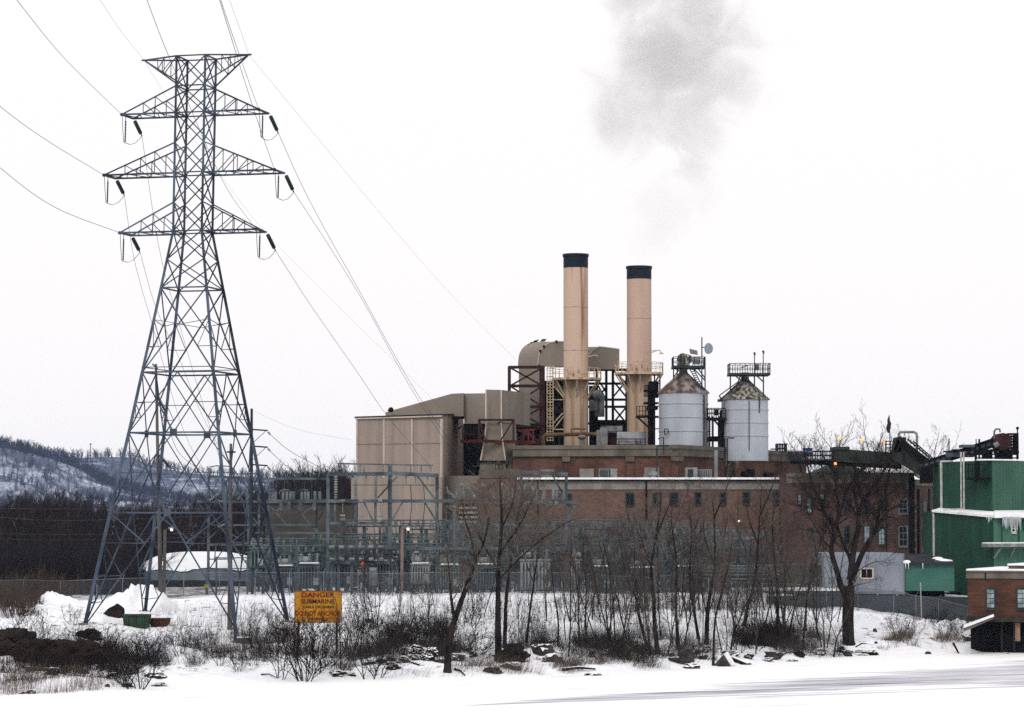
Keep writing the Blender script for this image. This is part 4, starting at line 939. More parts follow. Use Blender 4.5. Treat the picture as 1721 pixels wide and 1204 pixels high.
for (x0,x1,y0,y1,lab,Y) in ((1007,1037,788,804,'louvred grey air conditioner on the snowy roof edge under the taller stack',293),(1083,1108,797,804,'low grey vent box on the roof edge in front of a blocked window',294),(1153,1172,786,803,'grey air conditioner with dark grille left of its striped neighbour on the roof',294),(1174,1196,789,803,'striped pale air conditioner just left of the blue-grey downpipe',295)):
    t_ = thing('air_conditioner', lab, 'air conditioner', (P((x0+x1)/2,y1,Y).x,Y,zz(y1,Y)), 'rooftop units on the long brick wing')
    mb = MB(); pxbox(mb, x0, x1, y0, y1, Y, 1.6); mb.build('casing', M_greye, t_)
    mb = MB()
    if x1-x0 > 20 and y1-y0 > 10:
        for i in range(6): pxbox(mb, x0+1, x0+(x1-x0)*.5, y0+1.5+i*2.2, y0+2.3+i*2.2, Y-.08, .06)
        if x0 == 1174:
            mb = MB()
            for i in range(7): pxbox(mb, x0+1+i*3, x0+1.8+i*3, y0+1, y1-1, Y-.08, .06)
        else: pxbox(mb, x0+(x1-x0)*.55, x0+(x1-x0)*.62, y0+1, y1-1, Y-.06, .05)
    elif y1-y0 > 10: pxbox(mb, x0+3, x0+12, y0+3, y1-1, Y-.06, .05)
    else: mb.lathe(P((x0+x1)/2,0,Y-.2).x, Y-.2, [(.35,zz(804,Y)),(.3,zz(800,Y)),(.5,zz(799,Y)),(.5,zz(794,Y)),(.1,zz(792,Y))], 10)
    mb.build('grille', M_dsteel if y1-y0 > 10 else M_greye, t_)
# ---- old tall brick building ---------------------------------------------------------
b = thing('old_brick_building', 'tall old dark brick building with many windows behind the big bare tree', 'building', (*xy(1450,282), GZ))
Wo = Wall((1322,282),(1537,280)); Wr = Wall((1537,280),(1582,292)); zo = zz(797,281)
mb = MB(); A_, B_, C_ = xy(1322,282), xy(1537,280), xy(1582,292); prism(mb, [A_,B_,(B_[0],296),(A_[0],296)], GZ-1, zo); prism(mb, [(B_[0]+.02,B_[1]+.02),C_,(C_[0],300),(B_[0]+.02,300)], GZ-1, zz(806,281)); mb.build('wall', M_brickd, b)
mb = MB(); Wo.panel(mb, 1322, 1527, 797.5, 812, .15, .5, z1=zo+.08); Wo.panel(mb, 1322, 1527, 797, 801, .4, .8, z1=zo+.12)
for x in (1383, 1400, 1466, 1527): Wo.panel(mb, x-3.5, x+3.5, 811, 823, .12, .4)
Wr.panel(mb, 1538, 1576, 808, 817, .15, .4); mb.build('cornice', M_conc, b)
mb = MB(); Wo.panel(mb, 1527.5, 1537.5, 803, 956, .35, .7); Wo.panel(mb, 1489, 1490.2, 815, 940, .1, .2); Wo.panel(mb, 1383.5,1384.5,823,930,.05,.2); Wr.panel(mb, 1545, 1547, 822, 956, .2, .3); Wr.panel(mb, 1562,1564,822,956,.1,.2); mb.build('pilaster', M_black, b)
mb = MB()
for i in range(8): Wo.panel(mb, 1537.5, 1540, 826+i*16, 829+i*16, .4, .2)
mb.build('quoin', M_conc, b)
for (x0,x1,y0,y1) in ((1341,1347,831,848),(1356,1364,838,862),(1377,1385,830,846),(1420,1429,838,862),(1453,1460,840,864),(1483,1492,838,862),(1511,1525,839,863),(1358,1367,888,906),(1418,1428,884,916),(1452,1462,884,915),(1476,1487,888,916),(1511,1525,885,918)):
    window(Wo, b, x0, x1, y0, y1, M_lsteel if x0 > 1500 else M_fdark, M_glass if x0%3 else M_glassp, 1, 2)
for (x0,x1,y0,y1) in ((1551,1558,842,864),(1551,1558,888,914)): window(Wr, b, x0, x1, y0, y1, M_fdark, M_glass, 1, 1)
mb = MB(); z0_ = zo+.1; pk = zz(776,283)
hx0, hx1 = P(1366,0,281).x, P(1452,0,281).x; m0, m1 = P(1398,0,285).x, P(1420,0,285).x
mb.poly([(hx0,280.3,z0_),(hx1,280.3,z0_),(hx1,292,z0_),(hx0,292,z0_),(m0,286,pk),(m1,286,pk)], [(0,1,5,4),(1,2,5),(2,3,4,5),(3,0,4),(3,2,1,0)]); mb.build('hip_roof', M_shingle, b)
mb = MB(); a1, a2 = P(1453,0,281).x, P(1528,0,281).x; pk2 = zz(775.5,290); mb.poly([(a1-3,280.6,z0_+.02),(a2+1.6,280.6,z0_+.02),(a2+.5,292,z0_+.02),(a1-3,292,z0_+.02),(a1-1,289,pk2),(a2-3.4,289,pk2)], [(0,1,5,4),(1,2,5),(2,3,4,5),(3,0,4),(3,2,1,0)]); mb.build('snowy_roof', mat('patchy_roof_snow', (.62,.62,.62), (.2,.19,.18), rough=.9, scale=.5, lo=.3, hi=.5), b)
mb = MB(); mb.bar(P(1510,781,282.5), P(1546,803,280.3), .2); mb.bar(P(1546,803,280.3), P(1549,810,280.3), .15); mb.build('snow_gutter', M_roofsnow, b)
# ---- conveyors ------------------------------------------------------------------
b = thing('conveyor_gallery', 'dark green enclosed conveyor gallery with a lit catwalk above the brick roofs', 'conveyor', (*xy(1450,278), GZ))
Wg = Wall((1403,277),(1515,277)); mb = MB()
q = [P(1403,776,277),P(1515,782,277),P(1515,782,281),P(1403,776,281),P(1403,754,277),P(1515,762,277),P(1515,762,281),P(1403,754,281)]; mb.box8(q)
pxbox(mb, 1403, 1428, 751, 756, 276.8, 4.3); mb.box8([P(1497,761,276.6),P(1515,760,276.6),P(1516,760,280),P(1498,761,280),P(1501,737,276.6),P(1514,733,276.6),P(1515,733,280),P(1502,737,280)]); pxbox(mb,1508,1523,735,748,277,3)
mb.box8([P(1497,770,276.6),P(1555,806,276.6),P(1555,806,280),P(1497,770,280),P(1508,738,276.6),P(1560,783,276.6),P(1560,783,280),P(1508,738,280)])
mb.build('enclosure', M_conv, b)
mb = MB(); mb.bar(P(1515,742,276), P(1560,777,276), .35, .5); mb.bar(P(1535,742,276.3), P(1573,775,276.3), .12); mb.bar(P(1525,738,278.3), P(1565,772,278.3), .14)
for i in range(8): mb.bar(P(1531+i*5,747+i*4.1,276.2), P(1531+i*5,738.5+i*4.4,276.2), .08)
mb.build('incline_frame', M_black, b)
mb = MB(); mb.tube([P(1328,775,277.5),P(1515,784.5,277.5)], .25, 4); 
for i in range(10): mb.bar(P(1340+i*18,774+i*.9,277.5), P(1346+i*18,785+i*.8,277.5), .14)
mb.bar(P(1390,777,277), P(1405,800,279), .15); mb.build('bridge_truss', M_black, b)
mb = MB(); rail_rect(mb, 1330, 1403, 758.5, 772, 276.8, 279.5, 9, .09); pxbox(mb, 1328, 1404, 772, 775, 277, 2.6); mb.build('catwalk', M_dsteel, b)
mb = MB(); mb.bar(P(1328,758.5,276.7), P(1366,759.5,276.7), .12); mb.build('top_rail', M_lsteel, b)
for x, y, yb in ((1410,737.5,752),(1449,740,757),(1487,744,760),(1404,779.5,777)):
    mb = MB(); mb.bar(P(x+1.5,yb,277), P(x+1.5,y,277), .08); o = mb.build('lamp_post', M_dsteel, b); k = MB(); k.ball(P(x,y,276.8), .15, 7); k.build('lamp', M_lampo, o)
mb = MB(); mb.tube([P(1510.5,735,276.4),P(1510.5,729,276.4),P(1513,726.5,276.4),P(1536,726.5,276.4),P(1540,728.5,276.4),P(1541,733,276.4),P(1541,765,276.4)], .13, 7); mb.build('gooseneck_pipe', M_greye, b)
mb = MB()
for x in (1489,1496): mb.bar(P(x,741,276.5), P(x,761,276.5), .12)
for y in (742,747,753): mb.bar(P(1487,y,276.5), P(1499,y,276.5), .09)
mb.build('small_landing', M_black, b)
t_ = thing('blue_bin', 'blue plastic tank on the gallery catwalk', 'tank', P(1358.5,764,277.4)); mb = MB(); pxbox(mb, 1351.5, 1365.5, 754, 764.5, 276.9+.3, 1); pxbox(mb, 1351, 1366, 753, 754.6, 276.9+.25, 1.1); mb.build('tank', M_blue, t_)
t_ = thing('flagpole', 'slim flagpole with a limp dark flag above the conveyor head', 'flag', P(1495.5,762,279)); mb = MB(); mb.bar(P(1495.8,762,279), P(1494.6,698,279), .08); mb.build('pole', M_lsteel, t_)
mb = MB(); mb.tube([P(1494.5,699,279),P(1493.2,706,279),P(1494.6,712,279),P(1492.6,720,279),P(1493.2,728,279)], [.05,.13,.2,.24,.08], 5); mb.build('flag_cloth', mat('dark_flag', (.06,.02,.03), (.02,.02,.05), rough=.9, scale=3), t_)
b = thing('coal_conveyor', 'blue-grey inclined conveyor rising to a dark red drum housing over the green building', 'conveyor', (*xy(1620,266), zz(775,266)))
mb = MB(); mb.box8([P(1545,788,268),P(1672,748,262),P(1672,748,265),P(1545,788,271),P(1546,779,268),P(1671,737,262),P(1671,737,265),P(1546,779,271)]); pxbox(mb, 1596, 1640, 757, 768, 262, 2.5); pxbox(mb, 1617, 1638, 747.5, 752, 262, 2); mb.build('conveyor_body', M_convb, b)
mb = MB(); mb.bar(P(1545,789.5,267.8), P(1672,749,261.8), .25); mb.bar(P(1546,779,267.8), P(1672,737,261.8), .15)
for i in range(13): x = 1552+i*9.5; mb.bar(P(x,787-i*3.1,267.5-i*.45), P(x,777-i*3.05,267.5-i*.45), .12)
mb.bar(P(1600,757,261.5), P(1712,758,261.5), .2)
for x in (1640,1652,1666,1680,1700,1710): mb.bar(P(x,755,261.8), P(x,776,261.8), .2)
for x in (1645,1646.5,1640.5): mb.bar(P(x,738,261.5), P(x,775,261.5), .08)
for y in (764,770): mb.bar(P(1640,y,261.6), P(1712,y,261.6), .12)
mb.bar(P(1585,759.5,262), P(1610,759,262), .12); mb.bar(P(1595,737,262), P(1595,758,262), .09)
mb.build('trestle', M_black, b)
mb = MB(); c_ = P(1683,743,262); mb.tube([c_+Vector((0,-.9,0)), c_+Vector((0,1.6,0))], .8, 16); mb.box8([P(1668,758,261.5),P(1697,757,261.5),P(1697,757,264),P(1668,758,264),P(1670,742,261.5),P(1697,742,261.5),P(1697,742,264),P(1670,742,264)]); mb.build('drum_housing', M_rust, b)
mb = MB(); mb.tube([P(1671,738,261.5),P(1671,725,261.5),P(1674,721.5,261.5),P(1680,721.5,261.5),P(1681,727,261.5)], .1, 6); mb.tube([P(1671,750,261),P(1678,746,261)], .25, 8); mb.build('vent_pipe', M_lsteel, b)
mb = MB(); rail_rect(mb, 1696, 1711, 729, 742, 261.5, 264, 4, .1, 2); rail_rect(mb, 1696, 1711, 742, 758, 261.5, 264, 4, .12, 2); mb.bar(P(1710,719,262), P(1710,760,262), .1); mb.ball(P(1710,720,262), .15, 5); mb.build('scaffold', M_black, b)
mb = MB()
for i in range(9): x = 1615+i*11; mb.tube([P(x,760,261.9), P(x+9,760+random.uniform(-2,6),261.9)], random.uniform(.1,.28), 6)
pxbox(mb, 1655, 1667, 757, 773, 262.2, 1.5); pxbox(mb, 1676, 1700, 760, 775, 262.4, 1.5); mb.build('machinery', M_dsteel, b)
mb = MB(); prism(mb, [xy(1546,275), xy(1582,270), xy(1582,276), xy(1546,280)], zz(812,275), zz(783,275)); mb.build('transfer_house', M_black, b)
# ---- green building -----------------------------------------------------------------
b = thing('green_building', 'big green corrugated metal building with icicles at the right edge', 'building', (*xy(1640,262), 3.5))
Wu = Wall((1580.5,264),(1668,256)); Wv = Wall((1668,256),(1800,260)); u0,u1,u2 = xy(1580.5,264), xy(1668,256), xy(1800,260)
zu = zz(774,256,1668)
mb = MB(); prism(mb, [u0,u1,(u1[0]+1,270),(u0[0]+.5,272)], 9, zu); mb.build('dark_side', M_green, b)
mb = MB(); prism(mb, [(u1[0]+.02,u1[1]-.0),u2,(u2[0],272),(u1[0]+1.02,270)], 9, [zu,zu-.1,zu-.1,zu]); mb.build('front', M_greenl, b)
Wd = Wall((1568,262),(1669,252.5)); We = Wall((1669,252.5),(1800,256)); d0,d1,d2 = xy(1568,262), xy(1669,252.5), xy(1800,256); za_, zb_ = zz(860,262), zz(868.5,252.5)
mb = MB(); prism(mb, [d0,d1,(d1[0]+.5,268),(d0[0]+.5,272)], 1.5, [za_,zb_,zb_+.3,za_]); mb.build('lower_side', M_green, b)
mb = MB(); prism(mb, [(d1[0]+.02,d1[1]),d2,(d2[0],268),(d1[0]+.52,268)], 1.5, [zb_,zb_+.05,zb_+.3,zb_+.3]); mb.build('lower_front', mat('green_panel_lit_front', (.06,.16,.11), (.045,.125,.085), rough=.6, scale=.35, ribs=.9, ribdepth=.4), b)  # lower front lighter than its side: light painted into the green
mb = MB(); mb.box8([(d0[0]-.15,d0[1]-.3,za_-.05),(d1[0],d1[1]-.5,zb_-.1),(u1[0]+.5,u1[1]+2,zb_+.02),(u0[0],u0[1]+.5,za_-.02),(d0[0]-.15,d0[1]-.3,za_+.12),(d1[0],d1[1]-.5,zb_+.13),(u1[0]+.5,u1[1]+2,zb_+.65),(u0[0],u0[1]+.5,za_+.35)])
mb.box8([(d1[0]+.02,d1[1]-.55,zb_-.12),(d2[0],d2[1]-.55,zb_-.05),(d2[0],d2[1]+5,zb_-.02),(u1[0]+.52,u1[1]+2,zb_+.02),(d1[0]+.02,d1[1]-.55,zb_+.22),(d2[0],d2[1]-.55,zb_+.3),(d2[0],d2[1]+5,zb_+.75),(u1[0]+.52,u1[1]+2,zb_+.7)])
mb.build('ledge_snow', M_roofsnow, b)
mb = MB(); Wu.panel(mb, 1580, 1582.2, 776, 858, .12, .3); Wu.panel(mb, 1580, 1595, 774, 777, .14, .4); Wd.panel(mb, 1567.5, 1569.5, 862, 935, .1, .3); Wu.panel(mb, 1614, 1615.3, 760, 857, .25, .1); Wu.panel(mb, 1618.6, 1619.8, 760, 857, .25, .1); mb.bar(P(1586,857,257), P(1618,856,257), .15); mb.build('white_trim', mat('dull_white_trim', (.62,.62,.58), (.4,.4,.37), rough=.7, scale=2), b)
mb = MB(); Wv.panel(mb, 1651, 1800, 772.5, 774.6, .1, .8); Wu.panel(mb, 1640,1668, 772.5,774.4,.1,.8); mb.build('roof_snow', M_roofsnow, b)
mb = MB(); 
for i in range(46):
    x = 1685+random.random()*36 if i < 34 else 1656+random.random()*12; l = random.uniform(4, 24) if i < 34 else random.uniform(2,10)
    W_ = We if x > 1669 else Wd; p_ = W_.at(x, 869, .5); q_ = W_.at(x, 869+l, .5); mb.tube([p_, q_], [.05,.012], 5)
mb.build('icicle', mat('icicle_ice', (.5,.55,.58), rough=.2), b)
mb = MB(); Wu.panel(mb, 1622, 1652, 803, 806.5, .9, .9)
for i in range(6): x = 1622+i*6; mb.bar(Wu.at(x,780,.9), Wu.at(x,804,.9), .06)
for y in (781,792): mb.bar(Wu.at(1622,y,.9), Wu.at(1652,y,.9), .06)
Wu.panel(mb, 1638, 1645, 774, 803, .1, .15); mb.build('balcony', M_black, b)
window(We, b, 1700, 1706.5, 872, 894.5, M_frame, M_glass, 0, 3, .1)
mb = MB(); We.panel(mb, 1712.5,1713.5,872,912,.08,.2); We.panel(mb, 1684,1685,872,912,.08,.2); We.panel(mb, 1719.5, 1730, 874, 892, .1, .2); mb.build('panel_seam', M_green, b)
mb = MB(); We.panel(mb, 1668, 1790, 913.5, 919.5, 1.5, 1.7); mb.bar(We.at(1682,920,1.2), We.at(1671,938,.1), .12); mb.bar(We.at(1706,920,1.2), We.at(1698,936,.1), .12); mb.build('canopy', M_greye, b)
mb = MB(); We.panel(mb, 1668, 1790, 911.8, 913.8, 1.45, 1.6); mb.build('canopy_snow', M_roofsnow, b)
# ---- annexes ----------------------------------------------------------------------
b = thing('grey_annex', 'pale blue-grey box annex raised on steel posts behind the big tree', 'building', (*xy(1470,251), 3.2))
Wx = Wall((1385,252),(1519.5,250)); e0,e1 = xy(1385,252), xy(1519.5,250); mb = MB(); prism(mb, [e0,e1,(e1[0],262),(e0[0],262)], zz(995.5,250), zz(931,250)); mb.build('wall', M_annex, b)
window(Wx, b, 1446.5, 1467, 955.5, 972.5, M_beiget, M_black, 1, 0, .1, False)
mb = MB(); Wx.panel(mb, 1385, 1520, 995, 998.5, .1, 6); 
for x in (1475, 1508): Wx.panel(mb, x-1.5, x+1.5, 998, 1042, .1, .2)
Wx.panel(mb, 1518.5, 1520, 932, 1001, .08, .2); mb.tube([P(1472,938,249.5), P(1472,996,249.5)], .06, 5); mb.build('post', M_lsteel, b)
mb = MB(); prism(mb, [xy(1290,256), xy(1386,254), (xy(1386,254)[0],262), (xy(1290,256)[0],262)], zz(1000,255), zz(950,255)); mb.build('lean_to', M_greywall, b)
mb = MB(); prism(mb, [(e0[0]-8,259), (e1[0]+6,257), (e1[0]+6,258), (e0[0]-8,260)], 1, zz(996,257)); mb.build('underside_shade', M_black, b)  # black slab standing in for the shade beneath the raised annex
b = thing('loading_platform', 'snowy raised platform with pipe railing left of the pale annex', 'platform', (*xy(1340,250), 3.2))
mb = MB(); Wp = Wall((1225,251),(1424,250.5)); Wp.panel(mb, 1225, 1424, 992.5, 999, .2, 3.5); mb.build('deck', M_dsteel, b)
mb = MB(); Wp.panel(mb, 1228, 1424, 989, 993.2, .35, 3.4); mb.build('deck_snow', mat('patchy_snow', (.8,.8,.82), (.3,.3,.32), rough=.8, scale=1.6, lo=.36, hi=.5), b)
mb = MB()
for i in range(9): x = 1364+i*7.5; mb.bar(P(x,971,250.2), P(x,990,250.2), .07)
for y in (971.5, 980): mb.bar(P(1364,y,250.2), P(1424,y,250.2), .07)
mb.build('railing', M_lsteel, b)
b = thing('green_annex', 'low teal green shed with dark sloping snow-dusted roof', 'building', (*xy(1560,250), 3))
e0,e1 = xy(1520,250.1), xy(1603,250); mb = MB(); prism(mb, [(e0[0]+.03,e0[1]),e1,(e1[0]-.3,258),(e0[0]+.03,258)], zz(993.5,250), zz(948,250)); mb.build('wall', M_greena, b)
mb = MB(); z1_, z2_ = zz(947.5,250), zz(933,257); mb.box8([(e0[0],249.6,z1_-.05),(e1[0]+.1,249.6,z1_-.05),(e1[0]-1.6,258.2,z2_-.1),(e0[0],258.2,z2_-.1),(e0[0],249.6,z1_+.12),(e1[0]+.1,249.6,z1_+.12),(e1[0]-1.6,258.2,z2_+.1),(e0[0],258.2,z2_+.1)]); mb.build('roof', M_shingle, b)
mb = MB(); mb.ball(P(1524,945,249.8), .35, 8, .5); mb.ball(P(1576,939,252), .5, 8, .3); mb.ball(P(1590,943,251), .6, 8, .25); mb.ball(P(1583,941.5,251.5), .6, 8, .2)
for x in (1522,1527,1551): mb.tube([P(x,947,249.5),P(x,954+x%4,249.5)],[.04,.01],4)
mb.build('snow_patch', M_roofsnow, b)
mb = MB(); prism(mb, [(e0[0],255),(e1[0]-.1,255),(e1[0]-.1,257),(e0[0],257)], 1, zz(993.7,250)); mb.build('base_shade', M_black, b)  # black block set back, painted as the shade under the shed floor
# ---- pump house ---------------------------------------------------------------------
b = thing('pump_house', 'small brick pump house on a dark concrete intake at the river edge', 'building', (*xy(1680,217), 0))
Wq = Wall((1625,219),(1800,216)); q0,q1 = xy(1625,219), xy(1800,216); zq = zz(961,218); zm_ = zz(1038,218)
mb = MB(); prism(mb, [q0,q1,(q1[0],232),(q0[0]+2.4,232)], zm_, zq); mb.build('wall', mat('rust_brown_brick', (.12,.056,.034), (.065,.032,.022), rough=.9, scale=.5, courses=(.42,.14)), b)
mb = MB(); Wq.panel(mb, 1623.5, 1800, 960.5, 973, .15, .4); Wq.panel(mb, 1623, 1800, 959, 962, .3, .5); mb.build('concrete_band', M_conc, b)
mb = MB(); Wq.panel(mb, 1655,1657,963,973,.2,.2); mb.build('band_joint', M_black, b)
mb = MB(); Wq.panel(mb, 1624, 1800, 957, 959.6, .35, 12); Wq.panel(mb, 1693, 1800, 948, 951, -1, 6); mb.build('roof_snow', M_roofsnow, b)
mb = MB(); Wq.panel(mb, 1695, 1800, 950.5, 958, -1.2, 5.5); mb.build('roof_curb', M_conc, b)
window(Wq, b, 1657.5, 1672, 989.5, 1022.5, M_fdark, M_glassp, 1, 3); window(Wq, b, 1709, 1727, 990, 1022.5, M_fdark, M_glassp, 1, 3)
mb = MB(); prism(mb, [(q0[0]+.4,q0[1]+1.2),(q1[0],q1[1]+1.2),(q1[0],232),(q0[0]+2.6,232)], -1, zm_-.01); mb.build('intake_shade', M_black, b)  # black block carries the shade of the open intake in its colour
mb = MB(); Wq.panel(mb, 1625, 1800, 1037, 1046, .08, 1.4)
for x0,x1 in ((1682,1685),(1703,1705),): Wq.panel(mb, x0, x1, 1044, 1100, -.8, 1)
mb.build('intake_beam', mat('dark_intake_concrete', (.05,.04,.034), (.02,.017,.015), rough=.8, scale=1.5), b)  # beams coloured darker than the concrete band
mb = MB(); Wq.panel(mb, 1706, 1714, 1047, 1078, -.5, .2); mb.build('rusty_gate', mat('pale_rusty_gate', (.3,.25,.2), (.2,.08,.03), rough=.8, scale=2), b)
b = thing('sloping_slab', 'snow-topped concrete slab sloping down from the pump house to the bank', 'slab', P(1645,1050,214.5))
mb = MB(); mb.box8([P(1620,1062,214),P(1671,1040,215.5),P(1671,1040,218),P(1620,1060,218),P(1619,1056,214),P(1671,1036,215.5),P(1671,1036,218),P(1619,1054,218)]); mb.build('slab', M_conc, b)
mb = MB(); mb.box8([P(1619,1056.2,213.9),P(1671,1036.2,215.4),P(1671,1036,218.1),P(1619,1055,218.1),P(1620,1051,213.9),P(1669,1032.5,215.4),P(1670,1032.5,218.1),P(1620,1050,218.1)]); mb.build('slab_snow', M_roofsnow, b)
# ---- birds on the curved duct
for i, (x, y) in enumerate(((888,583),(892,580.3),(898,577.6),(902,576.6),(911,575.3),(915,575.2))):
    mb = MB(); c_ = P(x,y,339.4); mb.tube([c_+Vector((-.22,0,.05)), c_+Vector((0,0,.2)), c_+Vector((.14,0,.34)), c_+Vector((.26,0,.36))], [.03,.13,.08,.02], 6); mb.bar(c_, c_+Vector((0,0,.15)), .04)
    one(mb, 'bird', M_black, ORD[i]+' of six small dark birds from the left on the curved duct top', 'bird', 'birds perched on the duct')
# ---- vent steam and smoke ---------------------------------------------------------------
def smoke(name, lobes, dens, colr, label, nscale=.12, thresh=.35, absr=None, grain=1.0):
    """closed lobed shell filled with noisy smoke; lobes: (px,py,Y,rx,rz) in photo px"""
    bm = bmesh.new(); zc = []
    for (px,py,Y,rx,rz) in lobes:
        c = P(px,py,Y); mt = Matrix.Translation(c)@Matrix.Diagonal((rx*S(Y)*1.12, rx*S(Y)*.9, rz*S(Y)*1.12, 1)); bmesh.ops.create_icosphere(bm, subdivisions=3, radius=1, matrix=mt)
    me = bpy.data.meshes.new(name); bm.to_mesh(me); bm.free(); o = bpy.data.objects.new(name, me); COL.objects.link(o)
    rm = o.modifiers.new('union', 'REMESH'); rm.mode = 'VOXEL'; rm.voxel_size = max(.12, lobes[0][3]*S(lobes[0][2])*.12)
    tag(o, label, 'smoke', kind='stuff')
    m = bpy.data.materials.new(name+'_volume'); m.use_nodes = True; t = m.node_tree; n = t.nodes; L = t.links; n.clear()
    out = n.new('ShaderNodeOutputMaterial'); v = n.new('ShaderNodeVolumePrincipled'); L.new(v.outputs[0], out.inputs['Volume'])
    v.inputs['Color'].default_value = (*colr,1); v.inputs['Anisotropy'].default_value = .2
    tc = n.new('ShaderNodeTexCoord'); acc = None
    def M_(op, a, b_=None, vb=None):
        q = n.new('ShaderNodeMath'); q.operation = op; L.new(a, q.inputs[0])
        if b_ is not None: L.new(b_, q.inputs[1])
        if vb is not None: q.inputs[1].default_value = vb
        return q.outputs[0]
    for (px,py,Y,rx,rz) in lobes:        # soft distance fall-off of every lobe
        c = P(px,py,Y); mp = n.new('ShaderNodeMapping'); mp.vector_type = 'POINT'; s_ = (1/(rx*S(Y)), 1/(rx*S(Y)*.8), 1/(rz*S(Y)))
        mp.inputs['Scale'].default_value = s_; mp.inputs['Location'].default_value = (-c.x*s_[0], -c.y*s_[1], -c.z*s_[2]); L.new(tc.outputs['Object'], mp.inputs[0])
        ln = n.new('ShaderNodeVectorMath'); ln.operation = 'LENGTH'; L.new(mp.outputs[0], ln.inputs[0])
        f_ = n.new('ShaderNodeMath'); f_.operation = 'SUBTRACT'; f_.inputs[0].default_value = 1; L.new(ln.outputs['Value'], f_.inputs[1]); f_.use_clamp = True
        
        if acc is None: acc = f_.outputs[0]
        else: q_ = n.new('ShaderNodeMath'); q_.operation = 'SMOOTH_MAX'; q_.inputs[2].default_value = .22; L.new(acc, q_.inputs[0]); L.new(f_.outputs[0], q_.inputs[1]); acc = q_.outputs[0]
    no = n.new('ShaderNodeTexNoise'); no.inputs['Scale'].default_value = nscale; no.inputs['Detail'].default_value = 6; no.inputs['Roughness'].default_value = .68; no.inputs['Distortion'].default_value = .8; L.new(tc.outputs['Object'], no.inputs['Vector'])
    a_ = M_('ADD', M_('MULTIPLY', acc, vb=1.1), M_('MULTIPLY', M_('SUBTRACT', no.outputs['Fac'], vb=.5), vb=2.2))
    sm = n.new('ShaderNodeMapRange'); sm.interpolation_type = 'SMOOTHSTEP'; L.new(a_, sm.inputs[0]); sm.inputs['From Min'].default_value = thresh; sm.inputs['From Max'].default_value = thresh+.4
    edge = M_('MINIMUM', M_('MULTIPLY', acc, vb=5), vb=1)
    L.new(M_('MULTIPLY', M_('MULTIPLY', sm.outputs[0], edge), vb=dens), v.inputs['Density'])
    me.materials.append(m); return o
smoke('smoke_plume', [(1130,80,345,220,190),(1068,190,345,125,135),(1160,205,345,135,140),(1232,135,345,115,115),(1140,-30,345,190,150),(1055,220,345,85,85),(1165,275,345,65,70),(1095,120,345,120,120),(1190,60,345,130,120)], .078, (.63,.63,.635), 'pale grey smoke plume drifting high above the two stacks', .15, .40)
smoke('thin_smoke_trail', [(1120,350,342,105,90),(1090,405,336,60,60),(1180,330,342,70,70),(1076,440,331,18,22)], .016, (.58,.58,.585), 'faint thin smoke trailing between the right stack and the plume', .25, .25)
smoke('vent_steam', [(1238,770,306,9,26),(1243,745,306,10,18)], .45, (.8,.8,.8), 'thin white steam wisp rising from a wall vent below the right silo', .9, .35)
# ================================================================ SWITCHYARD
def frame_obj(name, label, cat, Y, cols, beams, braces, group=None, m=None, px_mid=None):
    """cols: (px, ytop, ybot|None, w) beams: (x0,y0,x1,y1,w) braces the same; double-depth frame"""
    mid_ = px_mid or sum(c[0] for c in cols)/len(cols); t_ = thing(name, label, cat, (P(mid_,0,Y).x, Y, gz(P(mid_,0,Y).x, Y)), group); m = m or M_gsteel
    for px, yt, yb, w in cols:
        mb = MB(); a = P(px, yt, Y); z0 = gz(a.x, Y)-.2 if yb is None else P(px, yb, Y).z; mb.bar((a.x,Y,z0), (a.x,Y,a.z), w, w*.8); mb.build('column', m, t_)
    for x0,y0,x1,y1,w in beams:
        mb = MB(); a, b_ = P(x0,y0,Y), P(x1,y1,Y); h = .45
        mb.bar(a+Vector((0,-.25,-w*.4)), b_+Vector((0,-.25,-w*.4)), w*.6, w*1.6); mb.bar(a+Vector((0,.35,-w*.4)), b_+Vector((0,.35,-w*.4)), w*.6, w*1.6)
        n_ = max(2, int((b_-a).length/1.3))
        for i in range(n_): mb.bar(a.lerp(b_, i/n_)+Vector((0,-.25,0)), a.lerp(b_, (i+1)/n_)+Vector((0,.35,0)), .05)
        mb.build('beam', m, t_)
    if braces:
        mb = MB()
        for x0,y0,x1,y1,w in braces: mb.bar(P(x0,y0,Y-.05), P(x1,y1,Y-.05), w)
        mb.build('brace', m, t_)
    return t_
def posts(t_, name, Y, xs, y0, y1, r, m=M_porc, nd=6):
    for x in xs:
        mb = MB(); mb.insul(P(x,y1,Y), P(x,y0,Y), r, nd, .65); mb.build(name, m, t_)
# tall gantry
Y = 246
t_ = frame_obj('switchyard_gantry', 'tallest blue-grey switchyard gantry in front of the beige building', 'gantry', Y,
    [(551.5,796,None,.28),(655.3,782,None,.34),(734.6,797,None,.28),(631,842,882,.22),(597.5,842,880,.2),(563,842,880,.18)],
    [(551,796,655,795,.2),(655,794,736,798,.2),(551,841,745,841,.18),(555,878.5,655,878.5,.14),(551,919,740,919,.2),(555,944,655,944,.2)],
    [(653,817,635,837,.13),(659,810,668,801,.12),(702,801,731,839,.14),(676,845,658,876,.12),(713,843,733,876,.14),(611,843,627,876,.13),(551,876,565,858,.1),(604,905,618,888,.12)])
mb = MB(); mb.bar(P(569,779.5,Y), P(728,782.5,Y), .12); mb.bar(P(569,779.5,Y), P(570,786,Y), .1); mb.bar(P(588,815.5,Y), P(731,815.5,Y), .07)
mb.build('busbar', M_gsteel, t_)
posts(t_, 'post_insulator', Y, (578,605,611.5,644,656,690.5,708,723.5), 780.5, 794, .09)
for x in (564.5, 597.8, 631.5):
    mb = MB(); mb.insul(P(x,800,Y-.4), P(x,839,Y-.4), .17, 9, .45); mb.build('hanging_insulator', M_greye, t_)
mb = MB()
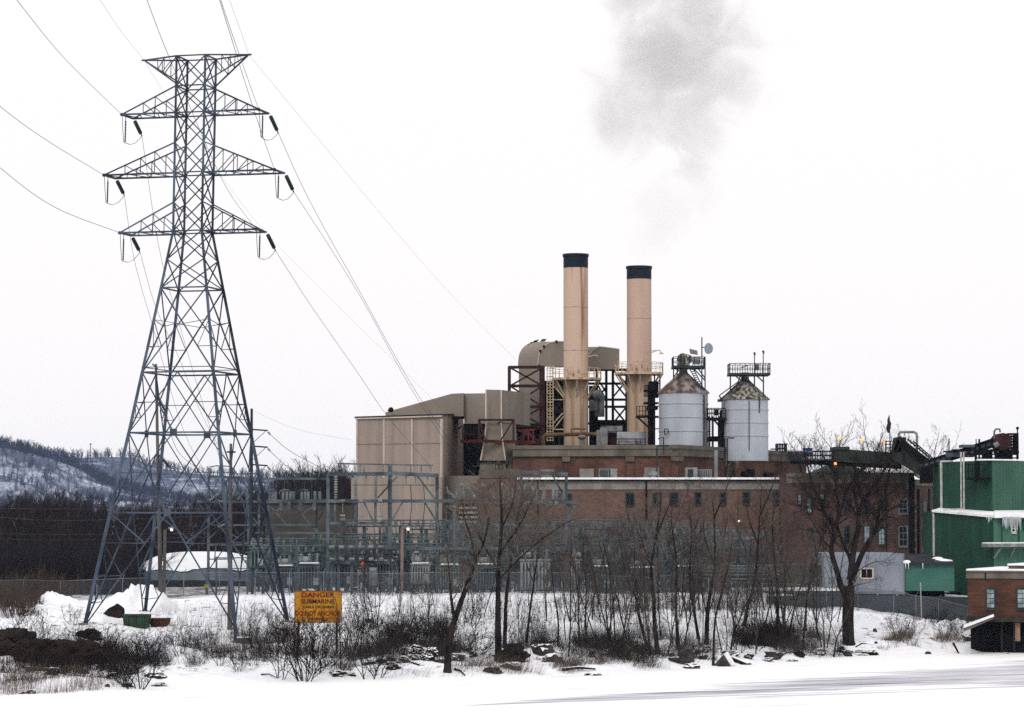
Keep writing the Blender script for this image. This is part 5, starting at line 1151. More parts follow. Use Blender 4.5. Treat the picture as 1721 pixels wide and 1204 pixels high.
for x in (615,682.5,698.5,718.5): mb.bar(P(x,800,Y), P(x,814.5,Y), .12)
for x in (576,607,639): mb.tube([P(x-3.5,842,Y-.6),P(x+3.5,842,Y-.6)], .13, 6); mb.bar(P(x,843,Y-.5),P(x,862,Y-.5),.05); mb.tube([P(x-4,867,Y-.6),P(x+4,867,Y-.6)], .12, 6); mb.tube([P(x-4,873.5,Y-.6),P(x+4,873.5,Y-.6)], .14, 6)
for k in range(6): x = 557+k*16.5; mb.tube([P(x-4,919.5,Y-.7),P(x+5,919.5,Y-.7)], .15, 6); mb.tube([P(x-3,940,Y-.7),P(x+5,940,Y-.7)], .14, 6)
mb.build('switch_cap', M_greye, t_)
mb = MB()
for k in range(12): x = 558+k*8; mb.bar(P(x,922,Y-.5), P(x+random.uniform(-4,4),942,Y-.5), random.choice((.06,.1,.16)))
for x in (690,712): mb.tube([P(x,816,Y),P(x+2,850,Y),P(x-2,885,Y)], .03, 4)
mb.build('switch_linkage', M_dsteel, t_)
# left gantry
Y = 252
t_ = frame_obj('switchyard_gantry', 'lower dark gantry just right of the lattice tower carrying a row of bushings', 'gantry', Y,
    [(435.6,803,None,.22),(451,843,None,.26),(532,843,925,.22)],
    [(434,804,549,804,.12),(437,841.5,551,841,.2),(451,881.5,532,881.5,.12),(430,895,560,895,.1),(440,916.5,552,916.5,.26)],
    [(455,866,476,850,.12),(456,853,480,880,.12),(532,848,487,877,.12),(488,850,505,862,.12),(505,862,534,896,.14),(535,874,548,852,.12),(434,845,452,870,.12)])
posts(t_, 'bushing', Y, (454,458.5,463,476,482.5,488.5,493.5,507.5,513,518,529.5,537.5), 826, 840.5, .14, M_porc, 7)
posts(t_, 'hanging_bushing', Y-.4, (473,486,505,528.5), 858, 843, .2, M_porc, 6)
posts(t_, 'capacitor', Y-.3, (469.5,493,515.5,439), 903, 916, .19, M_gsteel, 3)
mb = MB()
for x in (450,475,505): mb.tube([P(x-6,831,Y-.2),P(x-4,825.5,Y-.2),P(x+2,823.5,Y-.2),P(x+12,824,Y-.2)], .08, 5)
for x in (465,478,495,512,524): mb.bar(P(x,800+x%5*3,Y), P(x,842,Y), .04)
for x in (463,487,508): mb.tube([P(x,918,Y-.5),P(x+2,930,Y-.5),P(x+14,939,Y-.5)], .09, 5); mb.tube([P(x+4,920,Y-.5),P(x+9,929,Y-.5),P(x+4,937,Y-.5)], .06, 5)
mb.build('cable_loop', M_gsteel, t_)
# lower left strain gantry
Y = 262
t_ = frame_obj('switchyard_gantry', 'gantry inside the lattice tower legs where the falling wires land', 'gantry', Y,
    [(351,800,None,.24),(386,800,None,.2),(418,800,None,.2),(385,900,None,.18)],
    [(331,842,436,842,.16),(352,800.5,436,803,.14),(356,882,430,882,.1),(352,914,436,914,.16)],
    [(334,843,342,858,.1),(352,905,372,886,.1),(372,886,400,905,.1),(358,890,384,868,.1),(418,860,436,885,.1)])
for x0,y0,x1,y1 in ((352,842,378,822),(366,842,380,845),(366,886,378,882),(386,840,400,815),(400,840,414,820),(414,840,428,826)):
    mb = MB(); mb.insul(P(x0,y0,Y-.3), P(x1,y1,Y-.3), .13, 8, .4); mb.build('strain_insulator', M_porc, t_)
mb = MB(); 
for k in range(4): x = 362+k*18; mb.tube([P(x,801,Y),P(x+8,812,Y),P(x+16,806,Y),P(x+20,818,Y)], .035, 4)
mb.tube([P(354,785,Y),P(364,783,Y),P(386,784,Y)], .05, 4); mb.bar(P(369,783,Y),P(369,801,Y),.08)
for x in (361,384,408,424): mb.tube([P(x,915,Y-.3),P(x+10,915,Y-.3)], .14, 6); mb.bar(P(x+2,917,Y-.3),P(x-1,946,Y-.3),.1)
mb.bar(P(352,940,Y),P(392,940,Y),.1); mb.build('jumper', M_gsteel, t_)
# right hand gantries
Y = 250
t_ = frame_obj('switchyard_gantry', 'square-topped gantry bay standing before the long brick wing', 'gantry', Y,
    [(875.8,792,None,.24),(951.6,796,None,.26)], [(875,792,954,796,.2),(740,840.5,971,843,.18),(741,921,1016,921,.22)],
    [(877,828,896,806,.1),(928,798,949,836,.13),(970,845,954,872,.16),(892,800,880,815,.07),(952,820,936,840,.1)])
posts(t_, 'bushing', Y-.2, (897,902,914,930.5,936,948), 822, 840, .17, M_porc, 7)
posts(t_, 'bushing', Y-.2, (768,779.5,801,848,855,862), 820, 838, .12, M_porc, 7)
for x0,y0,x1,y1 in ((752,827,766,838),(785,819,799,837),(822,825,834,838)):
    mb = MB(); mb.insul(P(x0,y0,Y-.4), P(x1,y1,Y-.4), .17, 4, .85); mb.build('fuse_switch', M_greye, t_)
mb = MB()
for x in (776,811,844): mb.ball(P(x,815.5,Y-.3), .16, 6); mb.bar(P(x,815,Y-.3),P(x+6,817,Y-.3),.1)
mb.bar(P(751,818,Y-.3),P(753,828,Y-.3),.08); mb.bar(P(785,812,Y-.3),P(787,820,Y-.3),.08)
for x in (882,886,922,932): mb.tube([P(x,845,Y-.3),P(x+6,847,Y-.3)], .2, 6)
mb.build('switch_contact', M_greye, t_)
t_ = frame_obj('switchyard_gantry', 'slim grey post frame left of the bare tree cluster in the switchyard', 'gantry', 243,
    [(763.6,855,None,.2),(733.5,842,None,.12)], [(700,921,870,921,.16),(767,881,880,881,.1)], [(763,860,750,850,.08),(765,930,785,921,.08)])
# repeated bus racks
def rack(px, Y, label, w=9.0, h=5.2, seed=1):
    rd = random.Random(seed); c = G(px, Y); t_ = thing('bus_rack', label, 'bus rack', c, 'bus racks of the switchyard'); ORG[t_.name] = Vector((0,0,0)); 
    t_.location = c; hw = w/2
    for x in (-hw, -hw/3, hw/3, hw):
        mb = MB(); mb.bar((x,0,-.2), (x,0,h*rd.choice((1,.8,1))), .2, .16); mb.bar((x,2.4,-.2), (x,2.4,h), .2, .16); mb.build('column', M_gsteel, t_)
    mb = MB()
    for z in (h, h-.75, h-1.75, h-2.6):
        for y in (0, 2.4): mb.bar((-hw-.4,y,z), (hw+.4,y,z), .13, .12)
    mb.build('beam', M_gsteel, t_)
    mb = MB()
    for x0, x1 in ((-hw,-hw/3),(hw/3,hw)):
        mb.bar((x0,-.03,h-2.6), (x1,-.03,h-1.0), .12); 
    mb.bar((-hw/3,-.03,h-1.0), (hw/3,-.03,h-3.8), .12); mb.bar((hw/3,2.4,h-1),(hw,2.4,1.5),.1); mb.bar((-hw,2.4,1.2),(-hw/3,2.4,h-1.8),.1); mb.build('brace', M_gsteel, t_)
    for i in range(9):
        x = -hw+.4+i*(w-.8)/8; mb = MB(); mb.insul((x,0,h+.02), (x,0,h+.48), .11, 4, .6); mb.build('insulator', M_porc, t_)
    for i in range(7):
        x = -hw+.7+i*(w-1.4)/6; mb = MB(); mb.insul((x,-.15,h-1.7), (x,-.15,h-.85), .12, 6, .6); mb.build('insulator', M_green_e, t_)
    mb = MB()
    for y in (0,.6,2.4): mb.tube([(-hw-.3,y,h+.55),(hw+.3,y,h+.55)], .06, 5)
    mb.tube([(-hw,-.2,h-.9),(hw,-.2,h-.9)], .05, 5)
    for i in range(7): x = -hw+rd.uniform(0,w); mb.tube([(x,-.2,h+.5),(x+.2,-.25,h-.6),(x+rd.uniform(-.5,.5),-.2,h-1.7),(x,-.2,h-2.6)], .04, 4)
    mb.build('bus_pipe', M_green_e, t_)
    mb = MB()
    for i in range(8):
        x = -hw+.4+i*(w-.8)/7; z = h-2.6; mb.tube([(x,-.3,z-.1),(x+.1,-.35,z-.5),(x+.5,-.4,z-.85)], .08, 5); mb.cbox((x+.25,-.2,z-1.15), .35, .3, .22)
    for i in range(5): x = -hw+rd.uniform(0,w); mb.bar((x,-.1,0),(x,-.1,h-2.6), .09)
    mb.build('disconnect_switch', M_gsteel, t_); return t_
for px, Y, lab, h, sd in ((630,258,'bus rack behind the tall gantry, against the beige wall',5.6,1),(735,256,'bus rack beside the lamp post, right of the tall gantry',5.3,2),(838,258,'bus rack behind the forked bare trees at the switchyard centre',5.0,3),(932,254,'bus rack under the square-topped gantry bay',5.0,4),(1030,257,'bus rack right of the square-topped bay',5.3,5),(1110,254,'bus rack below the middle windows of the brick wing',5.0,6),(1185,256,'last dense bus rack toward the right end of the switchyard',4.9,7),(575,262,'bus rack right behind the danger sign',4.3,8),(500,262,'bus rack behind the bushing row gantry',3.9,9),(690,266,'rear bus rack against the right edge of the beige wall',5.6,11),(790,267,'rear bus rack against the low wing louvres',5.6,12),(885,266,'rear bus rack at the left end of the long brick wing',5.4,13),(985,267,'rear bus rack under the first single window of the wing',5.6,14),(1075,265,'rear bus rack straddling the long black downpipe',5.5,15),(1150,267,'rear bus rack under the paired windows',5.3,16),(1235,263,'rear bus rack beside the open lattice bay',4.7,17),(478,248,'low front bus rack left of the danger sign',3.4,18),(600,249,'low front bus rack right of the danger sign',3.9,19),(700,248,'low front bus rack behind the lamp post',3.6,20),(815,249,'low front bus rack behind the thick bare trunks',3.8,21),(1060,248,'low front bus rack behind the pale struts',3.7,22),(1150,249.5,'low front bus rack left of the open lattice bay',3.9,23)):
    rack(px, Y, lab, 5.6 if px in (500,) else 5.9, h, sd)
# open lattice bay at the right end
t_ = frame_obj('lattice_bay', 'dull steel lattice bay at the right end of the switchyard', 'gantry', 251, [(1177,903,None,.2),(1223,901,None,.22),(1272,905,None,.16)],
    [(1172,904,1275,904,.14),(1172,920,1275,921,.12),(1180,932,1310,932,.1),(1165,956,1300,957,.08),(1165,962,1305,962,.06)], [(1180,945,1215,921,.16),(1185,956,1205,940,.12),(1190,921,1210,940,.08),(1226,903,1270,920,.08),(1270,905,1228,920,.08),(1235,932,1265,956,.08)])
for px, y0, x1, y1 in ((1031,940,1070,917),(1030,968,1042,957),(1138,934,1167,915)):
    pass
t_ = thing('slanting_struts', 'pale slanting steel struts bracing the bus racks below the brick wing', 'strut', G(1050,249))
mb = MB(); mb.bar(P(1031,940,248.5), P(1070,917,248.5), .16); mb.bar(P(1029,968,248.5), P(1042,957,248.5), .14); mb.bar(P(1136,934,248.5), P(1168,913,248.5), .14); mb.build('strut', M_lsteel, t_)
for px, yt in ((1012,921),(1026,897),(1115,905),(1145,890)):
    mb = MB(); a = P(px,yt,248); mb.bar((a.x,248,gz(a.x,248)-.2), a, .2); 
    one(mb, 'steel_post', M_gsteel, {1012:'plain steel post at the right end of the low beam',1026:'plain steel post carrying the lower end of a pale strut',1115:'plain short steel post below the paired windows',1145:'plain tall steel post at the edge of the long dense rack'}[px], 'post')
t_ = thing('pipe_bus', 'stack of pale horizontal bus pipes behind the saplings at the right of the yard', 'pipes', G(1220,247)); mb = MB()
for y, x0, x1 in ((951,1163,1310),(955,1165,1300),(960,1165,1316),(966,1180,1310),(973,1185,1300)): mb.tube([P(x0,y,246.5), P((x0+x1)/2,y+.6,246.5), P(x1,y,246.5)], .07, 6)
mb.build('pipe', M_lsteel, t_); mb = MB()
for x in (1168,1205,1240,1275,1305): a = P(x,948,246.6); mb.bar(a, (a.x,246.6,gz(a.x,246.6)-.2), .14)
mb.build('support', M_gsteel, t_)
# ---- transformers, breakers and cabinets
def transformer(px, Y, w, h, label, m=M_green_e, nb=3, fins=8, zoff=.4, snow=True):
    c = G(px, Y); t_ = thing('transformer', label, 'transformer', c, 'transformers and breakers of the switchyard'); ORG[t_.name] = Vector((0,0,0)); t_.location = c
    mb = MB(); mb.box(-w/2, w/2, 0, 1.6, zoff, zoff+h); mb.box(-w/2-.1, w/2+.1, -.1, 1.7, zoff+h, zoff+h+.1); mb.build('tank', m, t_)
    mb = MB()
    for i in range(fins): x = -w/2+w*(i+.5)/fins; mb.box(x-.045, x+.045, -.42, -.02, zoff+.15, zoff+h-.15)
    mb.build('cooling_fin', m, t_)
    for i in range(nb):
        x = -w/2+w*(i+.5)/nb; mb = MB(); mb.insul((x,.6,zoff+h+.1), (x+(i-1)*.12,.6,zoff+h+.95), .13, 6, .5); mb.build('bushing', M_porc, t_)
    mb = MB()
    for x in (-w/2+.15, w/2-.15):
        for y in (.15, 1.45): mb.bar((x,y,-.2), (x,y,zoff), .14)
    mb.box(-w/2, w/2, 0, 1.6, zoff-.12, zoff-.01); mb.build('stand', M_dsteel, t_)
    mb = MB(); mb.box(w/2-.5, w/2-.05, -.5, -.44, zoff+.2, zoff+.8); mb.tube([(-w/2,.8,zoff+h+.45),(-w/2+.9,.8,zoff+h+.45)], .26, 10); mb.build('control_box', M_greye, t_)
    if snow: mb = MB(); mb.box(-w/2+.1, w/2-.1, .05, 1.5, zoff+h+.1, zoff+h+.19); mb.build('snow', M_roofsnow, t_)
    return t_
transformer(433, 240, 1.2, 1.6, 'green-grey transformer standing between the right legs of the lattice tower', M_green_e, 2, 4, 2.2, False)
transformer(707, 243, 1.6, 1.6, 'grey breaker cabinet on legs right of the lamp post', M_greye, 3, 7, .9)
transformer(756, 243, 1.7, 1.9, 'green-grey transformer left of the leaning bare trunk', M_green_e, 3, 8, .5)
transformer(900, 244, 2.6, 2.5, 'big pale grey finned transformer below the square-topped bay', M_greye, 3, 9, .25, False)
transformer(967, 246, .9, 2.5, 'narrow pale grey finned transformer right of the square-topped bay', M_greye, 1, 4, .25, False)
transformer(520, 243, 1.8, 1.9, 'dark grey transformer directly behind the danger sign', M_gsteel, 3, 7, .5)
transformer(480, 244, 1.4, 1.7, 'small dark transformer left of the danger sign', M_gsteel, 2, 5, .5)
transformer(645, 246, 1.8, 2.1, 'dark transformer behind the crisscross stand', M_gsteel, 3, 7, .5)
transformer(578, 246, 1.6, 1.8, 'dark transformer with a snowy top behind the danger sign', M_gsteel, 3, 6, .6)
transformer(1080, 246, 2.2, 1.8, 'dim blue-grey transformer behind the saplings below the paired windows', M_gsteel, 3, 8, .3)
transformer(1160, 248, 2.4, 1.9, 'dim blue-grey transformer behind the stout trunks right of centre', M_gsteel, 3, 8, .3)
transformer(820, 246, 2.0, 2.0, 'dim green transformer behind the twin trunk at the yard centre', M_green_e, 3, 8, .3)
transformer(1010, 247, 1.4, 1.9, 'dim green transformer at the foot of the plain steel post', M_green_e, 2, 6, .3)
c = G(604,243); t_ = thing('control_cabinet', 'pale grey upright cabinet beside the lattice-legged stand', 'cabinet', c); mb = MB(); mb.box(c.x+.9,c.x+1.5,243,243.6,c.z+.7,c.z+2.2); mb.build('cabinet', M_greye, t_)
mb = MB(); mb.box(c.x+1.15,c.x+1.25,243.2,243.3,c.z-.1,c.z+.7); mb.build('stand', M_gsteel, t_)
c = G(640,242); t_ = thing('braced_stand', 'crisscross lattice stand in front of snow below the tall gantry column', 'stand', c); mb = MB()
for x in (-.8,.8): mb.bar(c+Vector((x,0,-.2)), c+Vector((x,0,2.0)), .14)
for k in range(3):
    z = k*.65; mb.bar(c+Vector((-.8,0,z)), c+Vector((.8,0,z+.65)), .07); mb.bar(c+Vector((.8,0,z)), c+Vector((-.8,0,z+.65)), .07); mb.bar(c+Vector((-.8,0,z+.65)), c+Vector((.8,0,z+.65)), .06)
mb.build('stand', M_gsteel, t_)
for k, px in enumerate((558,570,582,592,612,622,668,676,690)):
    c = G(px, 244+k%3); mb = MB(); mb.bar(c+Vector((0,0,-.2)), c+Vector((0,0,2.6+.3*(k%3))), .2+.06*(k%2)); 
    one(mb, 'switch_stand_leg_post', M_gsteel, ORD[k]+' stout blue-grey support post from the left under the tall gantry', 'post', 'stout posts under the tall gantry')
c = G(615,243.5); mb = MB(); mb.ball(P(610,948,245), .2, 6); one(mb, 'marker_ball', M_orange, 'small orange marker on the gantry beam', 'marker')
for x, y, lab in ((640,981,'red tank end low behind the crisscross stand'),(781,956,'small red handle left of the bare trees')):
    mb = MB(); mb.ball(P(x,y,247), .2, 6); one(mb, 'red_marker', mat('red_paint',(.4,.03,.02),rough=.6), lab, 'marker')
mb = MB(); a, b_ = P(850,1020,240.5), P(942,1005,240.5); mb.box(a.x, b_.x, 240.5, 240.8, a.z-.6, b_.z); 
one(mb, 'retaining_wall', M_conc, 'low grey concrete wall on the snow before the finned transformer', 'wall')
mb = MB(); a, b_ = P(955,1020,243), P(1030,1008,243); mb.box(a.x, b_.x, 243, 243.3, a.z-.6, b_.z); one(mb, 'retaining_wall', M_conc, 'second low concrete wall with a snow cap right of the first', 'wall')
mb = MB(); a, b_ = P(955,1008,242.9), P(1030,1004,242.9); mb.box(a.x, b_.x, 242.9, 243.5, a.z, b_.z); one(mb, 'wall_snow', M_roofsnow, 'strip of snow lying on the second low concrete wall', 'snow')
# dark block shed & grey wall behind the bushing gantry
b = thing('switch_house', 'long grey-brown block control house behind the bushing row', 'building', G(520,276))
Wh = Wall((446,274),(592,274)); h0,h1 = xy(446,274), xy(592,274); mb = MB(); prism(mb, [h0,h1,(h1[0],284),(h0[0],284)], 3, zz(844,274)); mb.build('wall', M_greywall, b)
mb = MB(); Wh.panel(mb, 444, 594, 841, 845, .3, 10.5); mb.build('roof', M_black, b)
mb = MB(); Wh.panel(mb, 476, 532, 944, 995, .08, .2); mb.build('doorway', M_black, b)
mb = MB()
for i in range(7): x = 480+i*8; Wh.panel(mb, x, x+1.2, 944, 995, .3, .15)
mb.build('door_bar', M_gsteel, b)
# ---- hoop shed with snow
b = thing('tarpaulin_shed', 'low domed grey tarpaulin shed under thick snow behind the lattice tower', 'shed', G(342,268))
cx_, cz = P(342,930,270).x, gz(P(342,0,270).x,270)
def dome(mb, x0, x1, y0, y1, prof, n=26, m_=10):
    o = len(mb.v)
    for i in range(n+1):
        u = i/n; x = x0+(x1-x0)*u; e = min(1, (1-abs(2*u-1)**3.2)**.55) if 0 < u < 1 else 0
        for j in range(m_+1):
            a = math.pi*j/m_; mb.v.append((x, (y0+y1)/2-(y1-y0)/2*math.cos(a)*(.75+.25*e), prof[0]+(prof[1]-prof[0])*max(0,math.sin(a))**.7*e))
    for i in range(n):
        for j in range(m_): k = o+i*(m_+1)+j; mb.f.append((k,k+m_+1,k+m_+2,k+1))
mb = MB(); dome(mb, P(232,0,268).x, P(452,0,268).x, 265, 275, (zz(975,266),zz(931.5,269))); mb.build('tarpaulin', M_fabric, b, smooth=True)
mb = MB(); n_=40; m_=12; xa, xb = P(232,0,268).x, P(452,0,268).x
for i in range(n_+1):
    u = .06+.86*i/n_; x = xa+(xb-xa)*u; e2 = min(1,(1-abs(2*u-1)**3.2)**.55); lo_ = .24+.10*nz(x,0,.55,9)+.05*nz(x,0,1.7,3)+max(0,abs(2*u-.97)-.72)*2.2
    for j in range(m_+1):
        a = lo_+(math.pi-2*lo_)*j/m_; mb.v.append((x, 270-5.08*math.cos(a)*(.75+.25*e2), zz(975,266)+(zz(931.5,269)-zz(975,266))*max(0,math.sin(a))**.7*e2+.07+.16*math.sin(a)))
for i in range(n_):
    for j in range(m_): k = i*(m_+1)+j; mb.f.append((k,k+m_+1,k+m_+2,k+1))
mb.build('snow_cover', M_snow, b, smooth=True)
mb = MB(); z0_, z1_ = cz-.2, zz(974,266)
for i in range(12): x = P(240,0,266).x+i*(P(448,0,266).x-P(240,0,266).x)/11; mb.bar((x,266,z0_), (x,266,z1_+.1), .12)
mb.bar((P(236,0,266).x,266,z1_), (P(450,0,266).x,266,z1_), .16); mb.build('frame', M_dsteel, b)
mb = MB(); mb.box(P(240,0,269).x, P(448,0,269).x, 271, 271.3, z0_, z1_+.3); mb.build('interior_shade', M_soil, b)  # dark sheet standing in for the shade inside the open shed
# ---- chain-link fences
fm = bpy.data.materials.new('chain_link_mesh'); fm.use_nodes = True; t = fm.node_tree; n = t.nodes; L = t.links; bs = n['Principled BSDF']; bs.inputs['Base Color'].default_value = (.075,.09,.105,1)
tc = n.new('ShaderNodeTexCoord'); sx = n.new('ShaderNodeSeparateXYZ'); L.new(tc.outputs['Object'], sx.inputs[0])
def mth(op, a, b=None, vb=None):
    q = n.new('ShaderNodeMath'); q.operation = op; L.new(a, q.inputs[0])
    if b is not None: L.new(b, q.inputs[1])
    if vb is not None: q.inputs[1].default_value = vb
    return q.outputs[0]
u_ = mth('ADD', sx.outputs[0], sx.outputs[2]); v_ = mth('SUBTRACT', sx.outputs[0], sx.outputs[2])
gu = mth('LESS_THAN', mth('FRACT', mth('MULTIPLY', u_, vb=11)), vb=.13); gv = mth('LESS_THAN', mth('FRACT', mth('MULTIPLY', v_, vb=11)), vb=.13)
L.new(mth('MAXIMUM', gu, gv), bs.inputs['Alpha'])
def fence(pts, label, h=1.9, step=3.0, barb=True, m=M_lsteel):
    """pts: photo x, depth"""
    ps = [G(px, Y) for px, Y in pts]; t_ = thing('chain_link_fence', label, 'fence', ps[0]); tot = []
    for a, b_ in zip(ps[:-1], ps[1:]):
        k = max(1, round((b_-a).length/step)); tot += [a.lerp(b_, i/k) for i in range(k)]
    tot.append(ps[-1]); tot = [Vector((p.x,p.y,gz(p.x,p.y))) for p in tot]
    for p in tot:
        mb = MB(); mb.tube([p-Vector((0,0,.2)), p+Vector((0,0,h))], .04, 6); 
        if barb: mb.bar(p+Vector((0,0,h)), p+Vector((.2,-.15,h+.3)), .035)
        mb.build('post', m, t_)
    mb = MB()
    for a, b_ in zip(tot[:-1], tot[1:]): mb.tube([a+Vector((0,0,h-.03)), b_+Vector((0,0,h-.03))], .028, 5)
    mb.build('top_rail', m, t_)
    mb = MB()
    for a, b_ in zip(tot[:-1], tot[1:]):
        k = Vector((0,.004,0)); mb.poly([a, b_, b_+Vector((0,0,h-.05)), a+Vector((0,0,h-.05))], [(0,1,2,3)])
    mb.build('mesh', fm, t_); return t_
fence([(-20,226),(165,229),(250,234)], 'dark chain-link fence along the foot of the woods', 1.6, 3)
fence([(250,236),(430,238),(660,238),(900,237),(1100,236)], 'long chain-link fence along the front of the switchyard', 1.9, 3.2)
fence([(1100,236.2),(1280,238),(1440,240),(1500,238),(1575,234),(1624,231)], 'chain-link fence with barbed arms by the pale annex', 2.0, 2.6)
Wz = Wall((1290,240),(1440,242.5)); Wy = Wall((1440,242.5),(1626,236.5)); t_ = thing('foundation_wall', 'blue-grey concrete wall under the annexes behind the right fence', 'wall', G(1450,242)); mb = MB()
Wz.panel(mb, 1290, 1440, 1000, 1040, .3, .3, z0=1.2, z1=3.75); Wy.panel(mb, 1440, 1626, 1000, 1040, .3, .3, z0=1.0, z1=3.75); mb.build('wall', mat('dark_blue_grey_concrete', (.05,.056,.064), (.03,.034,.038), rough=.9, scale=.6), t_)  # dark blue-grey over the whole wall
# ---- poles
def pole(px, Y, ytop, r, label, m=M_wood, lean=0, ybase=None):
    g_ = G(px, Y); a = P(px+lean, ytop, Y); t_ = thing('utility_pole', label, 'pole', g_); mb = MB(); mb.tube([g_-Vector((0,0,.3)), a], [r, r*.5], 8); mb.build('shaft', m, t_); return t_
t_ = pole(388, 203, 746, .19, 'weathered wooden pole standing among the right legs of the lattice tower'); mb = MB()
for i in range(9): y = 775+i*28; mb.tube([P(388,y,202.8), P(391 if i%2 else 385,y,202.8)], .03, 4)
mb.bar(P(381,760,202.8), P(396,760,202.8), .12); mb.build('pole_step', M_dsteel, t_)
t_ = pole(272, 240, 612, .2, 'tall thick dark wooden pole seen through the lattice tower', lean=-10)
mb = MB(); mb.insul(P(265,668,239.6), P(279,693,239.6), .17, 8, .5); mb.insul(P(268,765,239.6), P(284,785,239.6), .17, 8, .5); mb.build('insulator', M_glassins, t_)
mb = MB(); mb.bar(P(256,612,239.6), P(265,620,239.6), .12); mb.bar(P(262,640,239.6), P(266,670,239.6), .12); mb.tube([P(279,693,239.5),P(277,702,239.5),P(271,703,239.5),P(269,690,239.5)], .03, 4); mb.build('hardware', M_dsteel, t_)
for pts, lab in (([P(279,693,239.5),P(300,760,245),P(352,800,262)],'drooping wire from the upper insulator of the thick pole to the gantry'),([P(284,785,239.5),P(305,815,246),P(345,842,262)],'drooping wire from the lower insulator of the thick pole to the gantry')): wire(pts, lab, .022, group='wires of the switchyard')
t_ = pole(423, 252, 687, .22, 'dark pole with three side arms behind the lattice tower', M_dsteel)
mb = MB(); ends = []
for y in (722, 750, 781):
    mb.bar(P(423,y,251.7), P(450,y+2,251.7), .13); mb.bar(P(424,y+24,251.7), P(446,y+3,251.7), .05); ends.append(P(452,y+4,251.7))
mb.build('side_arm', M_dsteel, t_)
for i, e in enumerate(ends):
    mb = MB(); mb.insul(e+Vector((-.1,0,0)), e+Vector((.12,0,-.25)), .1, 3, .5); mb.build('insulator', M_porc, t_)
    wire([e+Vector((.12,0,-.25)), (P(490,760,252),P(480,783,252),P(470,801,252))[i], (P(556,795,249),P(505,803,251),P(492,804,252))[i]], ('top','middle','lowest')[i]+' drooping wire from the three-armed pole to the gantries', .022, group='wires of the switchyard')
wire([P(424,690,252), P(500,722,270), P(592,740,300)], 'thin guy wire from the tip of the three-armed pole to the beige building', .008, group='wires of the switchyard')
def lamp_post(px, Y, ytop, arm, label, glow=True, m=M_wood):
    g_ = G(px, Y); t_ = thing('lamp_post', label, 'lamp post', g_); a = P(px, ytop, Y); mb = MB(); mb.tube([g_-Vector((0,0,.2)), a], .13, 7); mb.build('post', m, t_)
    mb = MB(); e = a+Vector((arm,0,.05)); mb.tube([a-Vector((0,0,.2)), a+Vector((arm*.4,0,.08)), e], .04, 5); mb.build('arm', M_dsteel, t_)
    mb = MB(); mb.tube([e+Vector((-.1,0,.05)), e+Vector((.35 if arm > 0 else -.35,0,.02))], [.08,.17], 8); o = mb.build('lamp_head', M_greye, t_); k = MB(); k.ball(e+Vector((.2 if arm > 0 else -.2,-.05,-.06)), .14, 7); k.build('bulb', M_lampw, o); return t_
lamp_post(277.5, 236, 890, .35, 'lit lamp on a post left of the snow-covered shed')
lamp_post(676, 240, 889, .3, 'lit lamp on a pinkish post in front of the switchyard', m=mat('pinkish_pole', (.26,.19,.16), (.16,.115,.1), rough=.9))
c = G(349,238); t_ = thing('warning_post', 'thin post with a small yellow plate left of the switchyard gate', 'post', c); mb = MB(); mb.bar(c, c+Vector((0,0,2.0)), .2); mb.build('post', M_gsteel, t_); mb = MB(); mb.box(c.x-.2,c.x+.22,237.8,237.86,c.z+.55,c.z+.85); mb.build('plate', M_yel, t_)
c = G(365,240); mb = MB()
for dx in (0,1.2,2.6): mb.bar(c+Vector((dx,0,-.1)), c+Vector((dx,0,3.2)), .15); 
for z in (1.2,2.2,3.1): mb.bar(c+Vector((-.2,0,z)), c+Vector((2.8,0,z)), .08)
one(mb, 'pipe_gate', M_gsteel, 'blue-grey pipe frame gate before the snow-covered shed', 'gate')
c = G(1547,233); mb = MB(); mb.tube([c-Vector((0,0,.2)), P(1547,979,233)], .05, 6); one(mb, 'slender_pole', mat('cream_pole',(.5,.45,.35),rough=.7), 'slender cream pole by the fence left of the pump house', 'pole')
# distant antenna, low wires across the woods
mb = MB(); a = P(152,772,3800); b_ = P(152,745,3800); mb.bar(a, b_, .9); mb.bar(P(150,747,3800), P(154.5,747,3800), .8); one(mb, 'radio_mast', M_dsteel, 'thin radio mast on the distant hilltop', 'mast')
for y0, y1, y2, lab in ((854,856,855,'highest wire crossing in front of the dark woods'),(867,875,868,'sagging wire below the highest one before the dark woods'),(896,899,896,'straight wire low across the dark woods'),(904,908,903,'lowest wire crossing in front of the dark woods')):
    wire([P(-40,y0,246), P(110,y1,246), P(352,y2,256)], lab, .014, group='wires crossing the woods', m=M_straw)
# ---- danger sign
Ys = 196.; c = G(535,Ys); t_ = thing('danger_sign', 'weathered yellow danger sign on two posts at the river bank', 'sign', c)
mb = MB(); a, b_ = P(494.5,1047,Ys), P(574.5,993,Ys); mb.box(a.x,b_.x,Ys,Ys+.06,a.z,b_.z); bd = mb.build('board', M_sign, t_)
mb = MB()
for x in (a.x+.02, b_.x-.02): mb.bar((x,Ys-.01,a.z), (x,Ys-.01,b_.z), .035)
for z in (a.z+.02, b_.z-.02): mb.bar((a.x,Ys-.01,z), (b_.x,Ys-.01,z), .035)
mb.build('board_edge', M_rust, bd)
for px in (503, 567):
    mb = MB(); q = G(px, Ys+.15); mb.bar(q-Vector((0,0,.3)), (q.x,Ys+.15,P(px,1000,Ys).z), .16); mb.build('post', mat('rust_brown_post', (.07,.035,.02), (.03,.018,.013), rough=.9), t_)
def text(par, body, px, py, Y, size, m, sx=1.0, name='lettering'):
    tx = bpy.data.curves.new(name, 'FONT'); tx.body = body; tx.size = size; tx.extrude = .006; tx.offset = size*.018; tx.align_x = 'CENTER'; tx.align_y = 'CENTER'; tx.materials.append(m)
    return text_mesh(tx, name, par, P(px,py,Y)-ORG[par.name], (math.pi/2,0,0), sx)
